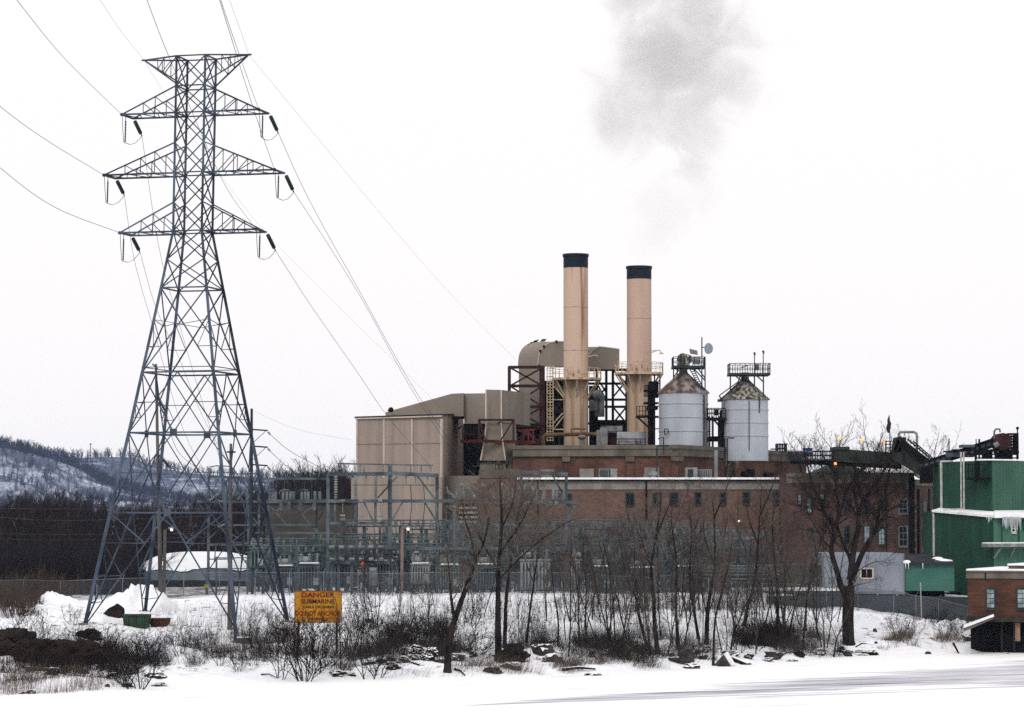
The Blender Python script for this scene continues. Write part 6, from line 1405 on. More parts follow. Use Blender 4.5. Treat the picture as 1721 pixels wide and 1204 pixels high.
for body, px, py, sz, m_, sx in (('DANGER',534,1000.5,.48,M_sred,1.18),('SUBMARINE',534,1011.5,.42,M_sblk,1.02),('CABLE CROSSING',535,1020.5,.24,M_sblk,1.1),('DO NOT ANCHOR',534,1031.5,.44,M_sred,.82),('OR DREDGE',534,1041,.2,M_sblk,1.2)):
    text(bd, body, px, py, Ys-.012, sz, m_, sx)
# ================================================================ RIVER BANK
def Yfor(px, py):
    best = 200; bd = 1e9
    for Y in np.arange(160, 245, .5):
        x = (px-CX)/F*Y; z = gz(x, Y); yy = HOR+(CAMZ-z)*F/Y
        if abs(yy-py) < bd: bd = abs(yy-py); best = Y
    return float(best)
def gp(px, py): Y = Yfor(px, py); return G(px, Y)
def hero(name, label, limbs, seed, dens=2.2, L1=1.6, spread=.8, group=None, mt=M_bark, mc=M_twig, lv=3, depth=1.0):
    """limbs: (points [(px,py)], r0, r1, depth drift in metres); the first limb is the trunk"""
    rd = random.Random(seed); base = gp(*limbs[0][0][0]); Y0 = base.y; t_ = thing(name, label, 'tree', base, group); tr = MB(); cr = MB()
    for li, (pts, r0, r1, dd) in enumerate(limbs):
        n_ = len(pts); w = [P(x,y,Y0+dd*i/max(1,n_-1)*depth) for i, (x,y) in enumerate(pts)]
        if li == 0: w[0] = base-Vector((0,0,.3))
        w = crom(w, 4); m_ = len(w); rad = [r0+(r1-r0)*i/(m_-1) for i in range(m_)]
        if li == 0: rad[0] *= 1.35
        (tr if r0 > .06 else cr).tube(w, rad, 8)
        tot = sum((w[i+1]-w[i]).length for i in range(m_-1)); k = int(tot*dens*(0.25 if li == 0 and len(limbs) > 3 else 1))
        for j in range(k):
            t = rd.uniform(.25 if li else .45, 1)*(m_-1.001); i = int(t); q = w[i].lerp(w[i+1], t-i); rr = rad[i]; ax = (w[i+1]-w[i]).normalized()
            for lv_, pp, ra in subgrow(rd, q, ax, L1*rd.uniform(.5,1.3)*(1.25-.5*t/m_), max(.012, min(rr*.55,.05)), spread, lv): cr.tube(pp, ra, 3, cap=False)
    tr.build('trunk', mt, t_, smooth=True); cr.build('crown', mc, t_); return t_
def subgrow(rd, q, ax, L_, r, spread, lv):
    out = []
    def br(p, d, L, r, l):
        n = 4 if l == 0 else 3; pts = [p.copy()]; rad = [r]
        for i in range(n): d = (d+Vector((rd.gauss(0,.16),rd.gauss(0,.16),rd.gauss(0,.1)+.07))).normalized(); pts.append(pts[-1]+d*L/n); rad.append(max(.005, r*(1-.75*(i+1)/n)))
        out.append((l, pts, rad))
        if l+1 < lv:
            for k in range(4 if l == 0 else 3):
                t = rd.uniform(.25,.95)*n; i = min(int(t), n-1); s_ = d.cross(Vector((rd.gauss(0,1),rd.gauss(0,1),rd.gauss(0,1)))).normalized()
                br(pts[i].lerp(pts[i+1], t-i), (d*.8+s_*.75+Vector((0,0,.12))).normalized(), L*rd.uniform(.4,.65), max(r*.55,.007), l+1)
    s_ = ax.cross(Vector((rd.gauss(0,1),rd.gauss(0,1),rd.gauss(0,1)))).normalized()
    br(q, (ax*.6+s_*spread+Vector((0,0,.15))).normalized(), L_, r, 0); return out
hero('bank_tree', 'big dark bare tree with four spreading limbs before the old brick building', [
 ([(1424,1080),(1425,1040),(1427,1003),(1427,985)], .46, .40, 0),
 ([(1423,1000),(1414,987),(1407,962),(1397,924),(1402,889),(1385,862),(1380,840),(1367,820),(1357,782),(1352,765)], .27, .04, -1.5),
 ([(1402,889),(1412,860),(1419.6,834.6),(1427,815),(1439.5,805),(1452,785),(1458,772)], .13, .03, 1.2),
 ([(1429,985),(1429.5,944),(1419.6,919),(1407,882),(1409,850),(1404,815),(1398,780)], .17, .03, 2),
 ([(1429,975),(1434.5,924),(1442,889),(1443,864.5),(1454.5,834.6),(1477,807),(1489,782),(1492,770)], .26, .04, .5),
 ([(1443,866),(1438,840),(1434.5,819.6),(1436,800),(1442,765)], .11, .025, -2),
 ([(1431,975),(1452,924),(1472,889),(1477,859.5),(1487,834.6),(1494,795),(1498,775)], .22, .03, -1),
 ([(1472,889),(1492,859.5),(1512,852),(1529,849.5),(1545,852)], .10, .02, -.5),
 ([(1477,878),(1497,869.5),(1514,879),(1523,892)], .07, .015, -1.2),
 ([(1487,834.6),(1509,820),(1527,792),(1532,784)], .09, .02, .8),
 ([(1380,840),(1362,836),(1345,812),(1338,795)], .06, .02, 1),
 ([(1397,924),(1378,900),(1362,870),(1352,850)], .06, .02, -1),
 ([(1434,965),(1458,950),(1476,944),(1496,948)], .045, .01, -1.5),
 ([(1434,985),(1452,981),(1470,978)], .035, .01, -1.5)], 11, dens=3.3, L1=1.9, mc=M_bark)
hero('bank_tree', 'stout bare tree leaning right at the river edge below the green transformer', [
 ([(752,1128),(755,1075),(767.6,1032),(783,989),(798,946),(814,909),(822,870)], .25, .05, 1.0),
 ([(764,1045),(758,1003),(755,964),(750,920)], .12, .02, -1),
 ([(798,946),(792,905),(780,870),(776,835)], .08, .02, 1), ([(783,989),(805,960),(830,945)], .06, .015, -1)], 12, dens=4.2, L1=1.7, mc=M_twigl)
hero('bank_tree', 'straight thick bare trunk with snow-dusted roots left of the dark brush heap', [
 ([(838,1112),(837,1056),(837,1010),(838,952),(843,881),(841,826),(840,800)], .25, .03, .5),
 ([(838,960),(815,920),(795,880),(775,845)], .09, .015, -1), ([(840,930),(868,890),(890,850),(905,815)], .09, .015, 1.5),
 ([(842,890),(860,850),(868,800)], .07, .015, -1), ([(838,975),(862,950),(900,915),(950,880),(985,868)], .08, .012, -1.5), ([(840,905),(820,870),(808,820)], .06, .012, 1)], 13, dens=6.0, L1=1.9, mc=M_twigl)
hero('bank_tree', 'slimmer straight trunk standing just right of the thickest trunk', [
 ([(848,1095),(850.6,1007),(860,933),(872,857),(880,810)], .15, .02, 1), ([(856,960),(880,920),(895,880)], .05, .01, -1), ([(860,930),(845,890),(850,850)], .05, .01, 1)], 14, dens=4.5, L1=1.5, mc=M_twigl)
SL = [
 ('thin bare tree leaning left below the first wing downpipe', [(1089,1089),(1074,1036),(1068.5,1003),(1052,970),(1045,930),(1038,890)], .15, 21),
 ('upright dark tree before the paired windows of the long brick wing', [(1105.5,1099),(1100,1047),(1098.7,1008),(1094.6,953),(1103,900),(1110,850),(1112,825)], .2, 22),
 ('dark straight trunk rising just left of the grey boulder', [(1140,1093),(1135.7,1019),(1137,951),(1130,890),(1128,860)], .15, 23),
 ('bare tree leaning left behind the grey boulder', [(1174,1074),(1164.5,1014),(1159,964),(1162,900),(1158,850)], .15, 24),
 ('forking dark tree between the boulder and the white-capped slab', [(1186,1082),(1189,1033),(1197,975),(1201.5,953),(1200,871),(1196,830)], .22, 25),
 ('slim tree leaning right directly over the white-capped slab', [(1197,1118),(1201.5,1046),(1212,1000),(1224,950),(1232,900)], .11, 26),
 ('tall dark tree leaning right above the low dark thicket', [(1248,1060),(1255,1027),(1268.6,975),(1274,915),(1277,868),(1280,815)], .18, 27),
 ('dark bare tree behind the right end of the low thicket', [(1304,1066),(1307,1008),(1301,937),(1298,880),(1305,840)], .16, 28),
 ('leaning sapling rising from the snow-capped plank', [(1225,1101),(1232,1070),(1241,1046),(1262,1000),(1290,960)], .1, 29),
 ('thin double-stemmed tree above the snow-topped rock, right of the brush heap', [(884,1078),(890,1032),(897,980),(903,930),(905,885)], .12, 30),
 ('small bare tree with curving top right of the brush heap', [(937,1085),(938,1040),(930,990),(926,945)], .09, 31),
 ('straight thin tree below the square-topped gantry bay', [(985,1085),(984,1040),(985,985),(980,930),(984,890)], .08, 32),
 ('short sapling leaning right just left of the big tree', [(1398,1104),(1406,1075),(1414,1055)], .09, 33),
 ('slender upright sapling left of the big tree foot', [(1383,1092),(1384,1060),(1386,1025)], .06, 34),
 ('young pale tree before the loading platform', [(1352,1060),(1356,1010),(1368,960),(1378,915),(1385,880)], .1, 35),
 ('pale leaning young tree crossing the loading platform railing', [(1325,1055),(1338,1010),(1352,970),(1372,930)], .09, 36),
]
for lab, pts, r, sd in SL:
    top = pts[-1]; k = len(pts); mid_ = pts[k//2]; q_ = pts[k*2//3]
    extra = [] if r < .09 else [([mid_, (mid_[0]-16, mid_[1]-45), (mid_[0]-20, mid_[1]-80)], r*.4, .012, 1.2), ([q_, (q_[0]+15, q_[1]-35), (q_[0]+30, q_[1]-75)], r*.35, .012, -1.2)]
    r *= .85; hero('bank_tree', lab, [(pts, r, .015, .5)]+extra, sd, mc=(M_twig, M_twigl, M_twigr)[sd%3], dens=2.5 if r > .1 else 2.1, L1=1.5 if r > .1 else .9, lv=3)
# saplings
protos = []
for i in range(7):
    b_ = grow(300+i, 6.0, .05, levels=3, stems=(1,2,1,3,1,2,1)[i], lean=(.08,.2,.16,.12,.28,.1,.2)[i], kids=(8,5,3), spread=(.62,.8,.5,.7,.75,.6,.85)[i], clear=(.2,.35,.15,.3,.25,.4,.2)[i], ratio=(.34,.45,.3,.36,.42,.38,.45)[i], mind=.008, wob=(.07,.11,.06,.09,.13,.08,.1)[i])
    protos.append(tree_proto('sapling', b_, 'x', 'sapling', (0,0,-50), 'saplings growing on the snowy bank', (M_bark, M_twig, M_twigr)[i%3], (M_twig, M_twigl, M_twigr)[i%3]))
ZONES = [(('in front of the danger sign',), 560, 640, 4), (('between the danger sign and the leaning trunk',), 640, 740, 7), (('beside the twin trunks below the yard',), 770, 930, 9),
         (('below the low concrete walls',), 945, 1050, 14), (('below the paired windows of the brick wing',), 1050, 1150, 14), (('above the boulders at the river edge',), 1150, 1240, 13), (('in the dark thicket below the old building',), 1240, 1345, 16), (('left of the big tree',), 1345, 1410, 6)]
used = 0
for (zn,), x0, x1, cnt in ZONES:
    xs = [x0+(x1-x0)*(i+.5)/cnt+random.uniform(-3,3) for i in range(cnt)]
    for i, px in enumerate(xs):
        Y = float(toe(P(px,0,200).x))+random.uniform(4, 34); o = protos[used%7] if used < 7 else copy_tree(protos[used%7]); used += 1
        h = random.uniform(4.5, 8.8) if px > 930 else random.uniform(3.5, 6); s_ = h/6.2
        o.location = G(px, Y, -.1); o.rotation_euler = (0,0,random.uniform(0,6.28)); o.scale = (s_*random.uniform(.8,1.1),)*2+(s_,)
        o['label'] = f'{ORD[i]} bare sapling from the left {zn}'
# shrubs
sh = []
for i in range(6):
    b_ = grow(500+i, 2.2, .028, levels=3, stems=(5,7,4,6,8,5)[i], lean=.35, kids=(6,4,3), spread=.8, clear=.12, ratio=.5, mind=.008, wob=.14)
    mb = branches_mb(b_, 0, 9, (5,4,3,3,3)); sh.append(mb.build('shrub', M_bark))
SH = [(232,1162,110,1.2,'dark bushy shrub alone at the ice edge below the dumpster'),(212,1150,80,1,'low shrub just left of the lone dark shrub at the ice edge'),(70,1092,90,1,'wide arching shrub on the eroded bank'),(105,1100,70,1.2,'tangled shrub right of the arching one on the eroded bank'),
 (165,1105,70,1.1,'shrub below the nearest left tower foot'),(200,1110,75,1.3,'dense shrub below the green dumpster'),(250,1118,80,1.3,'dense dark shrub below the rusty skip'),(150,1085,50,1.2,'low shrub at the left tower foot'),(265,1124,60,.8,'thin shrub at the right edge of the dense thicket'),
 (305,1100,75,.9,'open shrub on the snow right of the rusty skip'),(345,1095,60,.9,'small open shrub left of the wooden pole'),(372,1118,55,.9,'low shrub below the wooden pole'),(330,1115,45,1,'small shrub on the open snow slope'),
 (440,1104,110,.7,'upright many-stemmed shrub left of the danger sign'),(472,1140,120,.7,'shrub at the foot of the slope left of the danger sign'),(486,1092,70,1.2,'bushy shrub under the left edge of the sign'),
 (513,1146,170,.75,'tall shrub rising right in front of the danger sign'),(530,1130,120,.9,'second shrub crowding the front of the danger sign'),(548,1120,90,1.1,'low spreading shrub below the sign'),(592,1110,150,.45,'narrow upright shrub right of the sign post'),
 (622,1143,130,.8,'forked shrub at the ice edge right of the sign'),(637,1138,90,.9,'low shrub beside the forked one at the ice edge'),(648,1100,95,1.2,'dense twiggy shrub on the slope right of the sign'),(672,1095,80,1.3,'dark tangled shrub uphill of the driftwood'),(700,1082,70,1.3,'twiggy shrub above the driftwood pile'),(725,1090,75,1.2,'twiggy shrub left of the leaning trunk'),
 (745,1080,60,1.2,'shrub behind the foot of the leaning trunk'),(775,1095,75,1.1,'shrub right of the leaning trunk'),(800,1102,60,1.2,'shrub between the leaning and the straight trunks'),(790,1060,80,1.1,'brush uphill between the two stout trunks'),(860,1090,60,1.3,'dark shrub sprawling over the brush heap'),(925,1085,60,1,'shrub beside the snow-topped rock'),
 (1020,1110,60,1.2,'grassy shrub below the second concrete wall'),(1060,1118,60,1.2,'shrub among the reeds below the brick wing'),(1092,1120,60,1,'small shrub at the reeds right end'),(1240,1095,55,1.4,'dark low shrub left in the thicket'),(1268,1090,60,1.5,'dense dark shrub at the thicket heart'),(1292,1085,55,1.4,'dense shrub at the thicket right end'),(1320,1075,45,1.2,'small shrub trailing right of the thicket'),
 (1340,1100,35,.7,'tiny shrub on the smooth snow below the loading platform'),(1408,1100,40,1,'small twiggy shrub at the big tree roots'),(1505,1072,60,1.1,'pale brown shrub on the snow right of the big tree'),(1535,1065,45,1.1,'small shrub below the fence poles'),(1565,1060,48,1.2,'shrub in the middle of the snow below the fence'),(1588,1068,50,1.2,'shrub drooping over the snow left of the sloping slab'),(1608,1072,45,1.1,'shrub against the sloping slab'),
 (20,1085,55,1.2,'shrub on the snow at the far left below the woods'),(125,1050,45,1.1,'small shrub near the left fence corner'),(40,1060,50,1,'shrub between the woods and the eroded bank'),(402,1128,50,1.0,'sprawling low shrub below the concrete footing'),(560,1080,60,1.0,'shrub behind the right post of the danger sign')]
for i, (px, py, hp_, wd, lab) in enumerate(SH):
    p_ = gp(px, py); s_ = hp_*S(p_.y)/2.9; o = sh[i%6] if i < 6 else sh[i%6].copy()
    if i >= 6: COL.objects.link(o)
    o.location = p_-Vector((0,0,.08)); o.rotation_euler = (0,0,random.uniform(0,6.28)); o.scale = (s_*wd*1.15, s_*wd*1.15, s_); tag(o, lab, 'shrub', 'bare shrubs on the bank')
# uncountable: fine twigs, reeds and dead grass
def field(name, n, x0, x1, dy0, dy1, h0, h1, r, m, label, lean=.25, wind=(0,0), clump=0, cat='grass'):
    pts = []; hh = []
    while len(pts) < n:
        px = random.uniform(x0, x1); x = (px-CX)/F*190; d = random.uniform(dy0, dy1); Y = float(toe(x))+d; x = (px-CX)/F*Y
        if clump and nz(x, Y, .35, 4) < clump: continue
        u = (px-x0)/(x1-x0); v = (d-dy0)/(dy1-dy0); e_ = min(u,1-u)*2.6+nz(x,Y,.5,6)*.9; f_ = min(v,1-v)*3.2+nz(x,Y,.7,7)*.8
        if (x0 > -20 and e_ < random.random()*.7) or f_ < random.random()*.6: continue
        pts.append((x, Y, gz(x, Y)-.04)); hh.append(random.uniform(h0, h1)*(.45+.55*min(1,max(0,min(u,1-u)*4))))
    return twig_mesh(name, pts, hh, r, m, lean, 'stuff', label, cat, 3, .15, wind)
field('dead_grass', 2600, 640, 1190, 0, 7, .35, 1.1, .008, M_straw, 'pale dead grass leaning over the ice edge at the middle of the bank', .2, (.45,0), -.15)
field('dead_grass', 1500, -30, 175, 0, 8, .4, 1.3, .009, M_straw, 'dead grass stalks along the ice edge at the left', .15, (.1,0), -.3)
field('reeds', 2300, 900, 1240, 1, 17, .6, 1.7, .010, M_twig, 'leaning reeds and twigs below the brick wing', .25, (.75,0), -.2)
field('bank_twigs', 5200, 540, 1420, 8, 44, .4, 1.8, .009, M_twig, 'thin twigs sticking through the snow all over the bank', .3, (.1,0), -.1)
field('bank_twigs', 1500, 250, 560, 6, 40, .4, 1.5, .009, M_twig, 'sparse twigs poking through the snow around the wooden pole', .3, (.1,0), -.05)
field('thicket', 2200, 60, 290, 9, 20, .4, 1.3, .013, M_bark, 'dark tangled brush on the bank below the tower', .6, (0,0), -.2, 'brush')
field('thicket', 2200, 1225, 1340, 9, 20, .6, 1.7, .014, M_bark, 'dark thicket on the bank below the old building', .6, (0,0), -.25, 'brush')
field('thicket', 1900, 610, 800, 9, 22, .5, 1.5, .012, M_bark, 'dark brush around the driftwood on the middle bank', .6, (0,0), -.1, 'brush')
field('upper_brush', 1500, 930, 1400, 26, 44, 1.0, 3.2, .010, M_twig, 'thin upright brush along the switchyard fence', .2, (0,0), -.25, 'brush')
for x0, x1, n_, d0, d1, lab in ((-30,290,4200,3,24,'left of the tower foot and around the undercut bank'),(290,520,1900,6,26,'below the pole and pedestal'),(470,830,4600,3,26,'from the sign to the leaning trunk'),(820,1240,3600,2,22,'below the concrete walls and the brick wing'),(1200,1430,2300,3,20,'from the thicket to the big tree')):
    field('bank_tangle', n_, x0, x1, d0, d1, .5, 1.9, .011, random.choice((M_bark, M_twig)), 'tangle of bent dark twigs '+lab, 1.1, (0,0), .02, 'brush')
field('slope_brush', 1300, 1470, 1625, 4, 15, .3, 1.1, .012, M_straw, 'brown brush lying on the snow below the right fence', .6, (.3,0), -.05, 'brush')
# rocks
def rock(px, py, w, h, label, seed=0, snow=True, name='rock', m=M_rock, cat='rock', flat=.8, rot=0, rough_=.35):
    c = gp(px, py); s_ = S(c.y); bm = bmesh.new(); bmesh.ops.create_icosphere(bm, subdivisions=3 if rough_ < .45 else 5, radius=1)
    bm.normal_update(); cap = []
    for v in bm.verts:
        n_ = noise.noise(v.co*1.3+Vector((seed*3.1,seed,0)))*rough_*1.4+noise.noise(v.co*3.5+Vector((0,seed*2.3,0)))*rough_*.5+(noise.noise(v.co*9+Vector((seed,0,0)))*.16+noise.noise(v.co*22)*.07 if rough_ > .45 else 0)
        v.co *= 1+n_
        if v.co.z > flat: v.co.z = flat+(v.co.z-flat)*.2
    rm_ = Matrix.Rotation(rot, 4, 'Y')
    for v in bm.verts: v.co = rm_@v.co; v.co = Vector((v.co.x*w*s_/2, v.co.y*w*s_/2.6, v.co.z*h*s_*.62+h*s_*.22))
    bm.normal_update(); bm.verts.ensure_lookup_table()
    t_ = thing(name, label, cat, c); ORG[t_.name] = Vector((0,0,0)); mb = MB(); mb.v = [tuple(v.co) for v in bm.verts]; mb.f = [tuple(q.index for q in f.verts) for f in bm.faces]; mb.build('stone' if cat == 'rock' else 'body', m, t_)
    if snow:
        sb_ = MB(); idx = {}
        for f in bm.faces:
            if f.normal.z > .62:
                q = []
                for v in f.verts:
                    if v.index not in idx: idx[v.index] = len(sb_.v); sb_.v.append(tuple(v.co*1.02+Vector((0,0,.05))))
                    q.append(idx[v.index])
                sb_.f.append(tuple(q))
        if sb_.f: sb_.build('snow_cap', M_roofsnow, t_, smooth=True)
    bm.free(); return t_
RK = [(1154,1109,27,26,'large grey angular boulder at the river edge',1,False),(1171,1099,10,10,'small round stone uphill of the grey boulder',2,False),(1181,1107,12,9,'small stone right of the grey boulder',3,True),(1160,1122,28,10,'flat dark stone at the ice below the grey boulder',4,True),
 (928,1110,30,16,'dark snow-topped rock right of the brush heap',5,True),(912,1098,34,22,'snow-covered hump beside the brush heap',6,True),(866,1125,15,9,'small pointed dark rock below the straight trunk',7,False),(997,1140,28,13,'low dark rock on the ice edge by the fallen log',8,True),(620,1045,10,9,'small dark rock on the upper snow slope right of the sign',9,False),
 (1557,1100,10,8,'lone dark stone on the smooth snow right of the big tree',10,False),(1494,1103,4,4,'tiny dark stone left of the lone stone',11,False),(1468,1060,7,7,'small dark stone on the slope right of the big tree',12,True),(1470,1082,6,5,'small stone downhill on the slope right of the big tree',13,False),(1600,1100,4,3,'tiny stone right of the stick in the snow',14,False),
 (184,1154,9,7,'small dark stone left of the lone ice-edge shrub',15,False),(194,1160,7,4,'tiny stone below the lone shrub',16,False),(1129,1102,6,8,'small bluish stone left of the grey boulder',17,False),(1255,1078,14,8,'dark clod in the thicket',18,False),(1645,1086,26,12,'rubble on the bank under the sloping slab',19,True),(1662,1096,20,9,'lower rubble under the sloping slab',20,True),(1630,1076,22,12,'upper rubble at the left end of the slab',21,True),(1690,1099,16,6,'flat stone before the intake',22,True)]
for px, py, w, h, lab, sd, sn in RK: rock(px, py, w, h, lab, sd, sn)
for px, py, w, h, lab, sd, sn in ((22,1096,80,38,'upper end of the dark undercut bank at the far left',31,False),(80,1108,90,46,'dark undercut earth bank below the arching shrub',32,False),(135,1112,80,36,'dark undercut earth bank right of the arching shrub',33,False),(150,1072,46,16,'dark earth lump at the left tower foot',34,False),(858,1108,46,30,'black heap of roots and brush beside the straight trunk',35,False),(712,1108,44,24,'snow-covered driftwood heap left of the leaning trunk',36,True),(735,1100,30,22,'dark root mass at the foot of the leaning trunk',37,False),(690,1098,26,14,'small snowy driftwood heap',38,True),(1278,1082,60,18,'dark earth shelf under the thicket',39,False),(1322,1078,34,14,'dark earth shelf right of the thicket',40,False),(1448,1100,40,9,'dark log end and earth below the big tree',41,True)):
    rock(px, py, w, h, lab, sd, sn, 'earth_bank' if 'earth' in lab or 'bank' in lab else 'brush_heap', M_soil, 'bank' if 'bank' in lab or 'earth' in lab else 'heap', 3, 0, .5)
def log(p0, p1, r, label, snow=True):
    a, b_ = gp(*p0), gp(*p1); a = a+Vector((0,0,r)); b_ = b_+Vector((0,0,r)); t_ = thing('fallen_log', label, 'log', a); mb = MB(); m_ = a.lerp(b_,.5)+Vector((0,.1,.1)); mb.tube([a,a.lerp(m_,.5),m_,b_], [r,r*.9,r*.8,r*.5], 7); mb.build('trunk', M_bark, t_)
    if snow: mb = MB(); mb.tube([a+Vector((0,.02,r*.75)),m_+Vector((0,.02,r*.65)),b_+Vector((0,.02,r*.4))], [r*.55,r*.5,r*.3], 6); mb.build('snow', M_roofsnow, t_)
log((945,1128),(1000,1126),.11,'fallen log lying at the ice edge below the concrete walls'); log((48,1127),(112,1135),.14,'fallen log below the undercut bank at the left',False)
log((765,1125),(782,1135),.08,'broken branch beside the foot of the leaning trunk',False); log((905,1088),(938,1076),.1,'dark log propped on the snow-topped rock'); log((655,1108),(705,1118),.12,'driftwood log left of the leaning trunk'); log((690,1092),(728,1100),.13,'driftwood log on top of the heap')
c = gp(1228,1112); t_ = thing('tilted_slab', 'triangular dark slab with a white snowy edge at the river edge', 'slab', c); mb = MB(); e = gp(1217,1120)
mb.poly([P(1201,1117,e.y),P(1229,1121,e.y),P(1216,1100,e.y+.2),P(1203,1115,e.y+1.4),P(1233,1119,e.y+1.4),P(1219,1099,e.y+1.4)], [(0,1,2),(3,5,4),(0,3,4,1),(1,4,5,2),(2,5,3,0)]); mb.build('slab', M_rock, t_)
mb = MB(); mb.bar(P(1230,1120,e.y+.3), P(1217.5,1099,e.y+.5), .3, .5); mb.build('snow_edge', M_roofsnow, t_)
c = gp(1245,1113); t_ = thing('plank', 'dark tilted plank sticking out of the bank right of the white-edged slab', 'plank', c); mb = MB(); mb.bar(P(1230,1106,c.y+.4), P(1259,1118,c.y-.6), .5, .22); mb.bar(P(1257,1115,c.y-.6), P(1257.5,1123,c.y-.6), .22); mb.build('board', M_bark, t_); mb = MB(); mb.bar(P(1230,1103.8,c.y+.4), P(1259,1115.2,c.y-.6), .45, .08); mb.build('snow', M_roofsnow, t_)
a = gp(1609,1098); mb = MB(); mb.tube([a, P(1602,1081,a.y+.5)], [.06,.09], 6); one(mb, 'stick', M_bark, 'dark stick poking from the smooth snow near the pump house', 'stick')
for p0, p1, lab in (((1436,1087),(1455,1082),'short branch lying right of the big tree foot'),((441,1133),(468,1140),'bent twig on the snow below the danger sign'),((1310,1103),(1330,1096),'thin branch on the snow below the dark thicket')):
    a, b_ = gp(*p0), gp(*p1); mb = MB(); mb.tube([a+Vector((0,0,.05)), a.lerp(b_,.5)+Vector((0,0,.18)), b_+Vector((0,0,.04))], [.05,.04,.02], 5); one(mb, 'branch', M_bark, lab, 'branch')
for i in range(16):
    px = 1622+i*4.3; py = 1068+i*2.2+random.uniform(-4,6); rock(px, py, random.uniform(9,20), random.uniform(6,13), ORD[i]+' of the dark rubble stones from the left below the sloping slab', 60+i, i%3 == 0, 'rubble_stone', M_soil, 'stone')
k_ = 0
for x0, x1, n_, dmax, zn in ((20,300,9,12,'between the left edge and skip'),(560,760,9,9,'between sign and leaning trunk'),(760,1240,18,10,'between leaning trunk and white-edged slab'),(1240,1440,8,8,'between thicket and big tree')):
    for i in range(n_):
        px = x0+(x1-x0)*(i+random.random())/n_; x = (px-CX)/F*190; Y = float(toe(x))+random.uniform(1.2, dmax); q = G(px, Y); py = HOR+(CAMZ-q.z)*F/Y; k_ += 1
        rock(px, py, random.uniform(9,26), random.uniform(6,14), ORD[i]+' shore stone from the left '+zn, 200+k_, random.random() < .65, 'shore_stone', random.choice((M_rock, M_soil)), 'stone', rough_=.6)['group'] = 'stones along the ice edge'
# snow mounds
def mound(name, label, lst, cat='snow pile', m=M_snow, amp=.5):
    """lst: (px, Y, rx m, ry m, h m)"""
    c = G(lst[0][0], lst[0][1]); V = []; F_ = []; x0 = min(G(p[0],p[1]).x-p[2] for p in lst); x1 = max(G(p[0],p[1]).x+p[2] for p in lst); y0 = min(p[1]-p[3] for p in lst); y1 = max(p[1]+p[3] for p in lst)
    nx = int((x1-x0)/.2)+1; ny = int((y1-y0)/.25)+1; mb = MB()
    for j in range(ny+1):
        for i in range(nx+1):
            x = x0+(x1-x0)*i/nx; y = y0+(y1-y0)*j/ny; h = 0
            for px, Y, rx, ry, hh in lst:
                cx_ = (px-CX)/F*Y; d = ((x-cx_)/rx)**2+((y-Y)/ry)**2
                if d < 1: h = max(h, hh*(1-d)**.8)
            h *= 1+amp*nz(x,y,1.1,11)+amp*.8*nz(x,y,2.6,12)+amp*.35*nz(x,y,6,13); mb.v.append((x, y, gz(x,y)-.12+h))
    for j in range(ny):
        for i in range(nx): k = j*(nx+1)+i; mb.f.append((k,k+1,k+nx+2,k+nx+1))
    return tag(mb.build(name, m, org=c, smooth=True), label, cat)
mound('snow_pile', 'tall snow pile behind the green dumpster under the lattice tower', [(238,216,2.6,2.5,1.75),(215,215,2.4,2.2,1.1),(258,215,2.2,2,1.3),(190,216,2.5,2,.55)], amp=.3)
mound('snow_pile', 'small snow heap by the left fence', [(92,223,1.3,1.5,1.0),(108,222,1.6,1.5,.6)])
mound('snow_ridge', 'lumpy ploughed snow ridge along the right fence', [(1462,232,1.6,1.6,.85),(1446,233,1.5,1.5,.7),(1480,231,1.6,1.4,.6),(1545,230,2,1.5,.8),(1575,229,1.8,1.4,.95),(1600,228,1.6,1.4,1.1),(1615,227.5,1.4,1.4,1.2),(1520,231,1.8,1.3,.6)], amp=.5)
mound('snow_bank', 'lumpy snow bank crest between the woods and the pole', [(150,205,3,1.6,.5),(320,209,3,1.5,.45),(420,207,2.5,1.5,.5),(60,196,3,1.6,.6),(345,198,2.4,1.3,.4)], amp=.6)
mound('snow_bank', 'lumpy snow bank crest along the middle of the shore', [(620,205,3,1.6,.6),(690,203,2.6,1.4,.5),(800,208,3,1.6,.55),(900,206,2.6,1.5,.6),(985,212,3,1.6,.5),(1060,213,2.6,1.4,.6),(1150,216,3,1.5,.55),(1235,219,3,1.5,.5)], amp=.6)
mound('snow_ridge', 'low snow ridge along the switchyard fence', [(700,238.6,3,1,.25),(1090,238.4,3,1,.3),(760,238.6,2.5,1,.2),(880,238,2.6,1,.2)])
rock(194, 1036, 30, 26, 'bare brown earth slope showing at the left of the snow pile', 51, False, 'earth_patch', M_soil, 'earth', .8, -.5, .4)
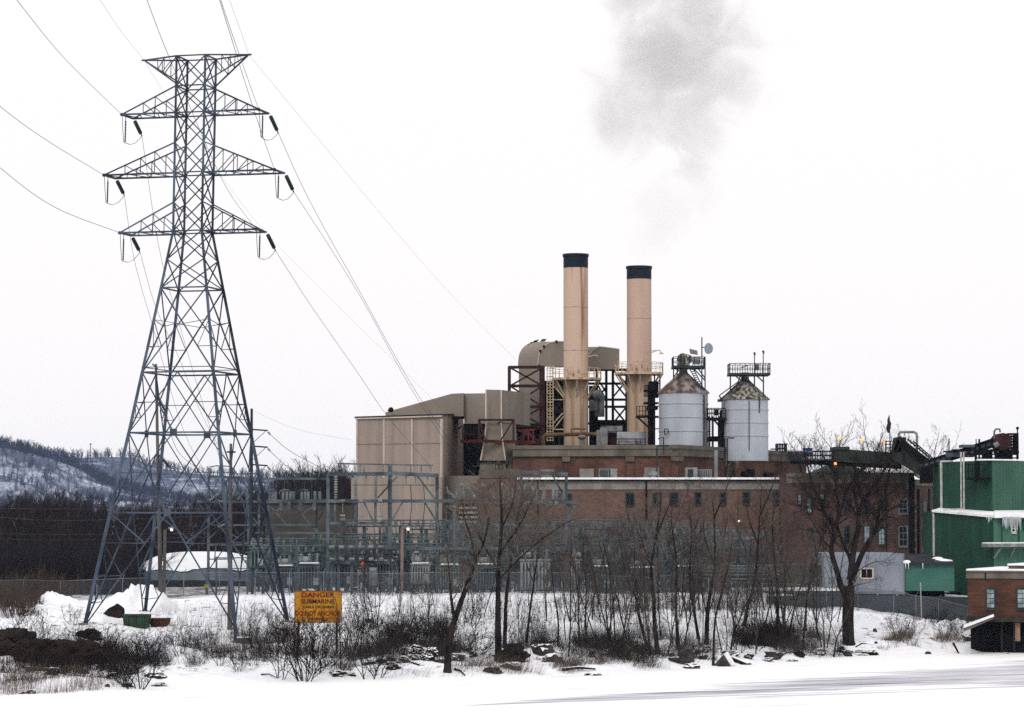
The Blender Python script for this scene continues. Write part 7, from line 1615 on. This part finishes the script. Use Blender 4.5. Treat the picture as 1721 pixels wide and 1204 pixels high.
def bin_(px0, px1, py0, py1, m, label, name, cat):
    c = gp((px0+px1)/2, py1); Y = c.y; w = (px1-px0)*S(Y); h = (py1-py0)*S(Y); t_ = thing(name, label, cat, c); ORG[t_.name] = Vector((0,0,0)); mb = MB(); i = .12
    o = [(-w/2+i,0,0),(w/2-i,0,0),(w/2-i,1.5,0),(-w/2+i,1.5,0),(-w/2,-.12,h),(w/2,-.12,h),(w/2,1.6,h),(-w/2,1.6,h)]; inn = [(-w/2+.08,-.04,h),(w/2-.08,-.04,h),(w/2-.08,1.52,h),(-w/2+.08,1.52,h)]; fl = [(x*.95,y*.9+.1,h*.6) for x,y,z in inn]
    mb.poly(o+inn+fl, [(0,3,2,1),(0,1,5,4),(1,2,6,5),(2,3,7,6),(3,0,4,7),(4,5,9,8),(5,6,10,9),(6,7,11,10),(7,4,8,11),(8,9,13,12),(9,10,14,13),(10,11,15,14),(11,8,12,15),(12,13,14,15)]); mb.build('body', m, t_)
    mb = MB(); mb.bar((-w/2,-.14,h-.03), (w/2,-.14,h-.03), .1)
    for x in (-w*.3, 0, w*.3): mb.bar((x,-.07,.05), (x,-.14,h-.05), .08)
    mb.build('rim', m, t_); mb = MB(); mb.poly([(x*.97,y*.97+.03,h*.85) for x,y,z in inn], [(0,1,2,3)]); mb.build('snow', M_roofsnow, t_)
bin_(208, 252, 1033, 1055, M_dump, 'green open-topped dumpster before the snow pile', 'dumpster', 'dumpster'); bin_(253, 285, 1039, 1054, M_skip, 'smaller rusty brown skip right of the green dumpster', 'skip', 'skip')
c = G(412, 198.3); c2 = P(412,1072,198.3); t_ = thing('concrete_pedestal', 'square brown concrete block below the nearest right tower foot', 'block', c); mb = MB(); mb.box(c.x-.5, c.x+.5, 197.8, 198.8, c.z-.3, c2.z); mb.build('block', mat('brown_concrete', (.1,.075,.06), (.05,.038,.032), rough=.9, scale=1.5), t_); mb = MB(); mb.box(c.x-.47, c.x+.47, 197.83, 198.77, c2.z, c2.z+.07); mb.build('snow', M_roofsnow, t_)
# bare trees rising behind the gallery and behind the beige building
for k, (px, top, Y, s_, lab) in enumerate(((1345,735,330,1,'bare treetop left of the blue tank, behind the old brick building'),(1378,722,330,1.1,'bare treetop behind the gallery left of its orange lamps'),(1412,728,335,1,'bare treetop behind the first orange lamp'),(1452,716,330,1.2,'tallest bare treetop behind the second orange lamp'),(1480,738,335,.9,'bare treetop behind the flagpole'),(1552,738,335,.9,'low bare treetop right of the gooseneck pipe'),(1520,742,340,.8,'faint bare treetop behind the conveyor head'))):
    h = ((HOR-top)*Y/F+CAMZ-3.9)*.87; b_ = grow(700+k, h, .22, levels=4, kids=(9,6,4,3), spread=.75, clear=.45, ratio=.42, mind=.014, wob=.07)
    x = (px-CX)/F*Y; t_ = tree_proto('bare_tree', b_, lab, 'tree', (x, Y, 3.9), None, M_bark, M_twig)
# steel fragments and far yard brush between the racks
pts = []; hh = []
for i in range(3600):
    px = random.uniform(640, 1320); Y = random.uniform(244, 272); x = (px-CX)/F*Y; pts.append((x,Y,3.7)); hh.append(random.uniform(.8, 4.2))
twig_mesh('yard_conduits', pts, hh, .02, M_dsteel, .05, 'stuff', 'countless thin steel rods and cables standing between the bus racks', 'cables', 3, .03)
# ---------------------------------------------------------------- air
hb = MB(); hb.box(-5400, 5400, -400, 6600, -3.2, 150); hz = hb.build('haze', bpy.data.materials.new('air')); hm = hz.data.materials[0]; hm.use_nodes = True; n = hm.node_tree.nodes; n.clear()
o_ = n.new('ShaderNodeOutputMaterial'); v = n.new('ShaderNodeVolumePrincipled'); v.inputs['Color'].default_value = (.55,.72,1,1); v.inputs['Density'].default_value = 2.8e-5; v.inputs['Anisotropy'].default_value = .1
hm.node_tree.links.new(v.outputs[0], o_.inputs['Volume']); tag(hz, 'thin winter haze over the river and hills', 'haze', kind='stuff')
for o in scene.objects:
    if o.type == 'EMPTY' and o.parent is None and o.name.startswith('x'): pass
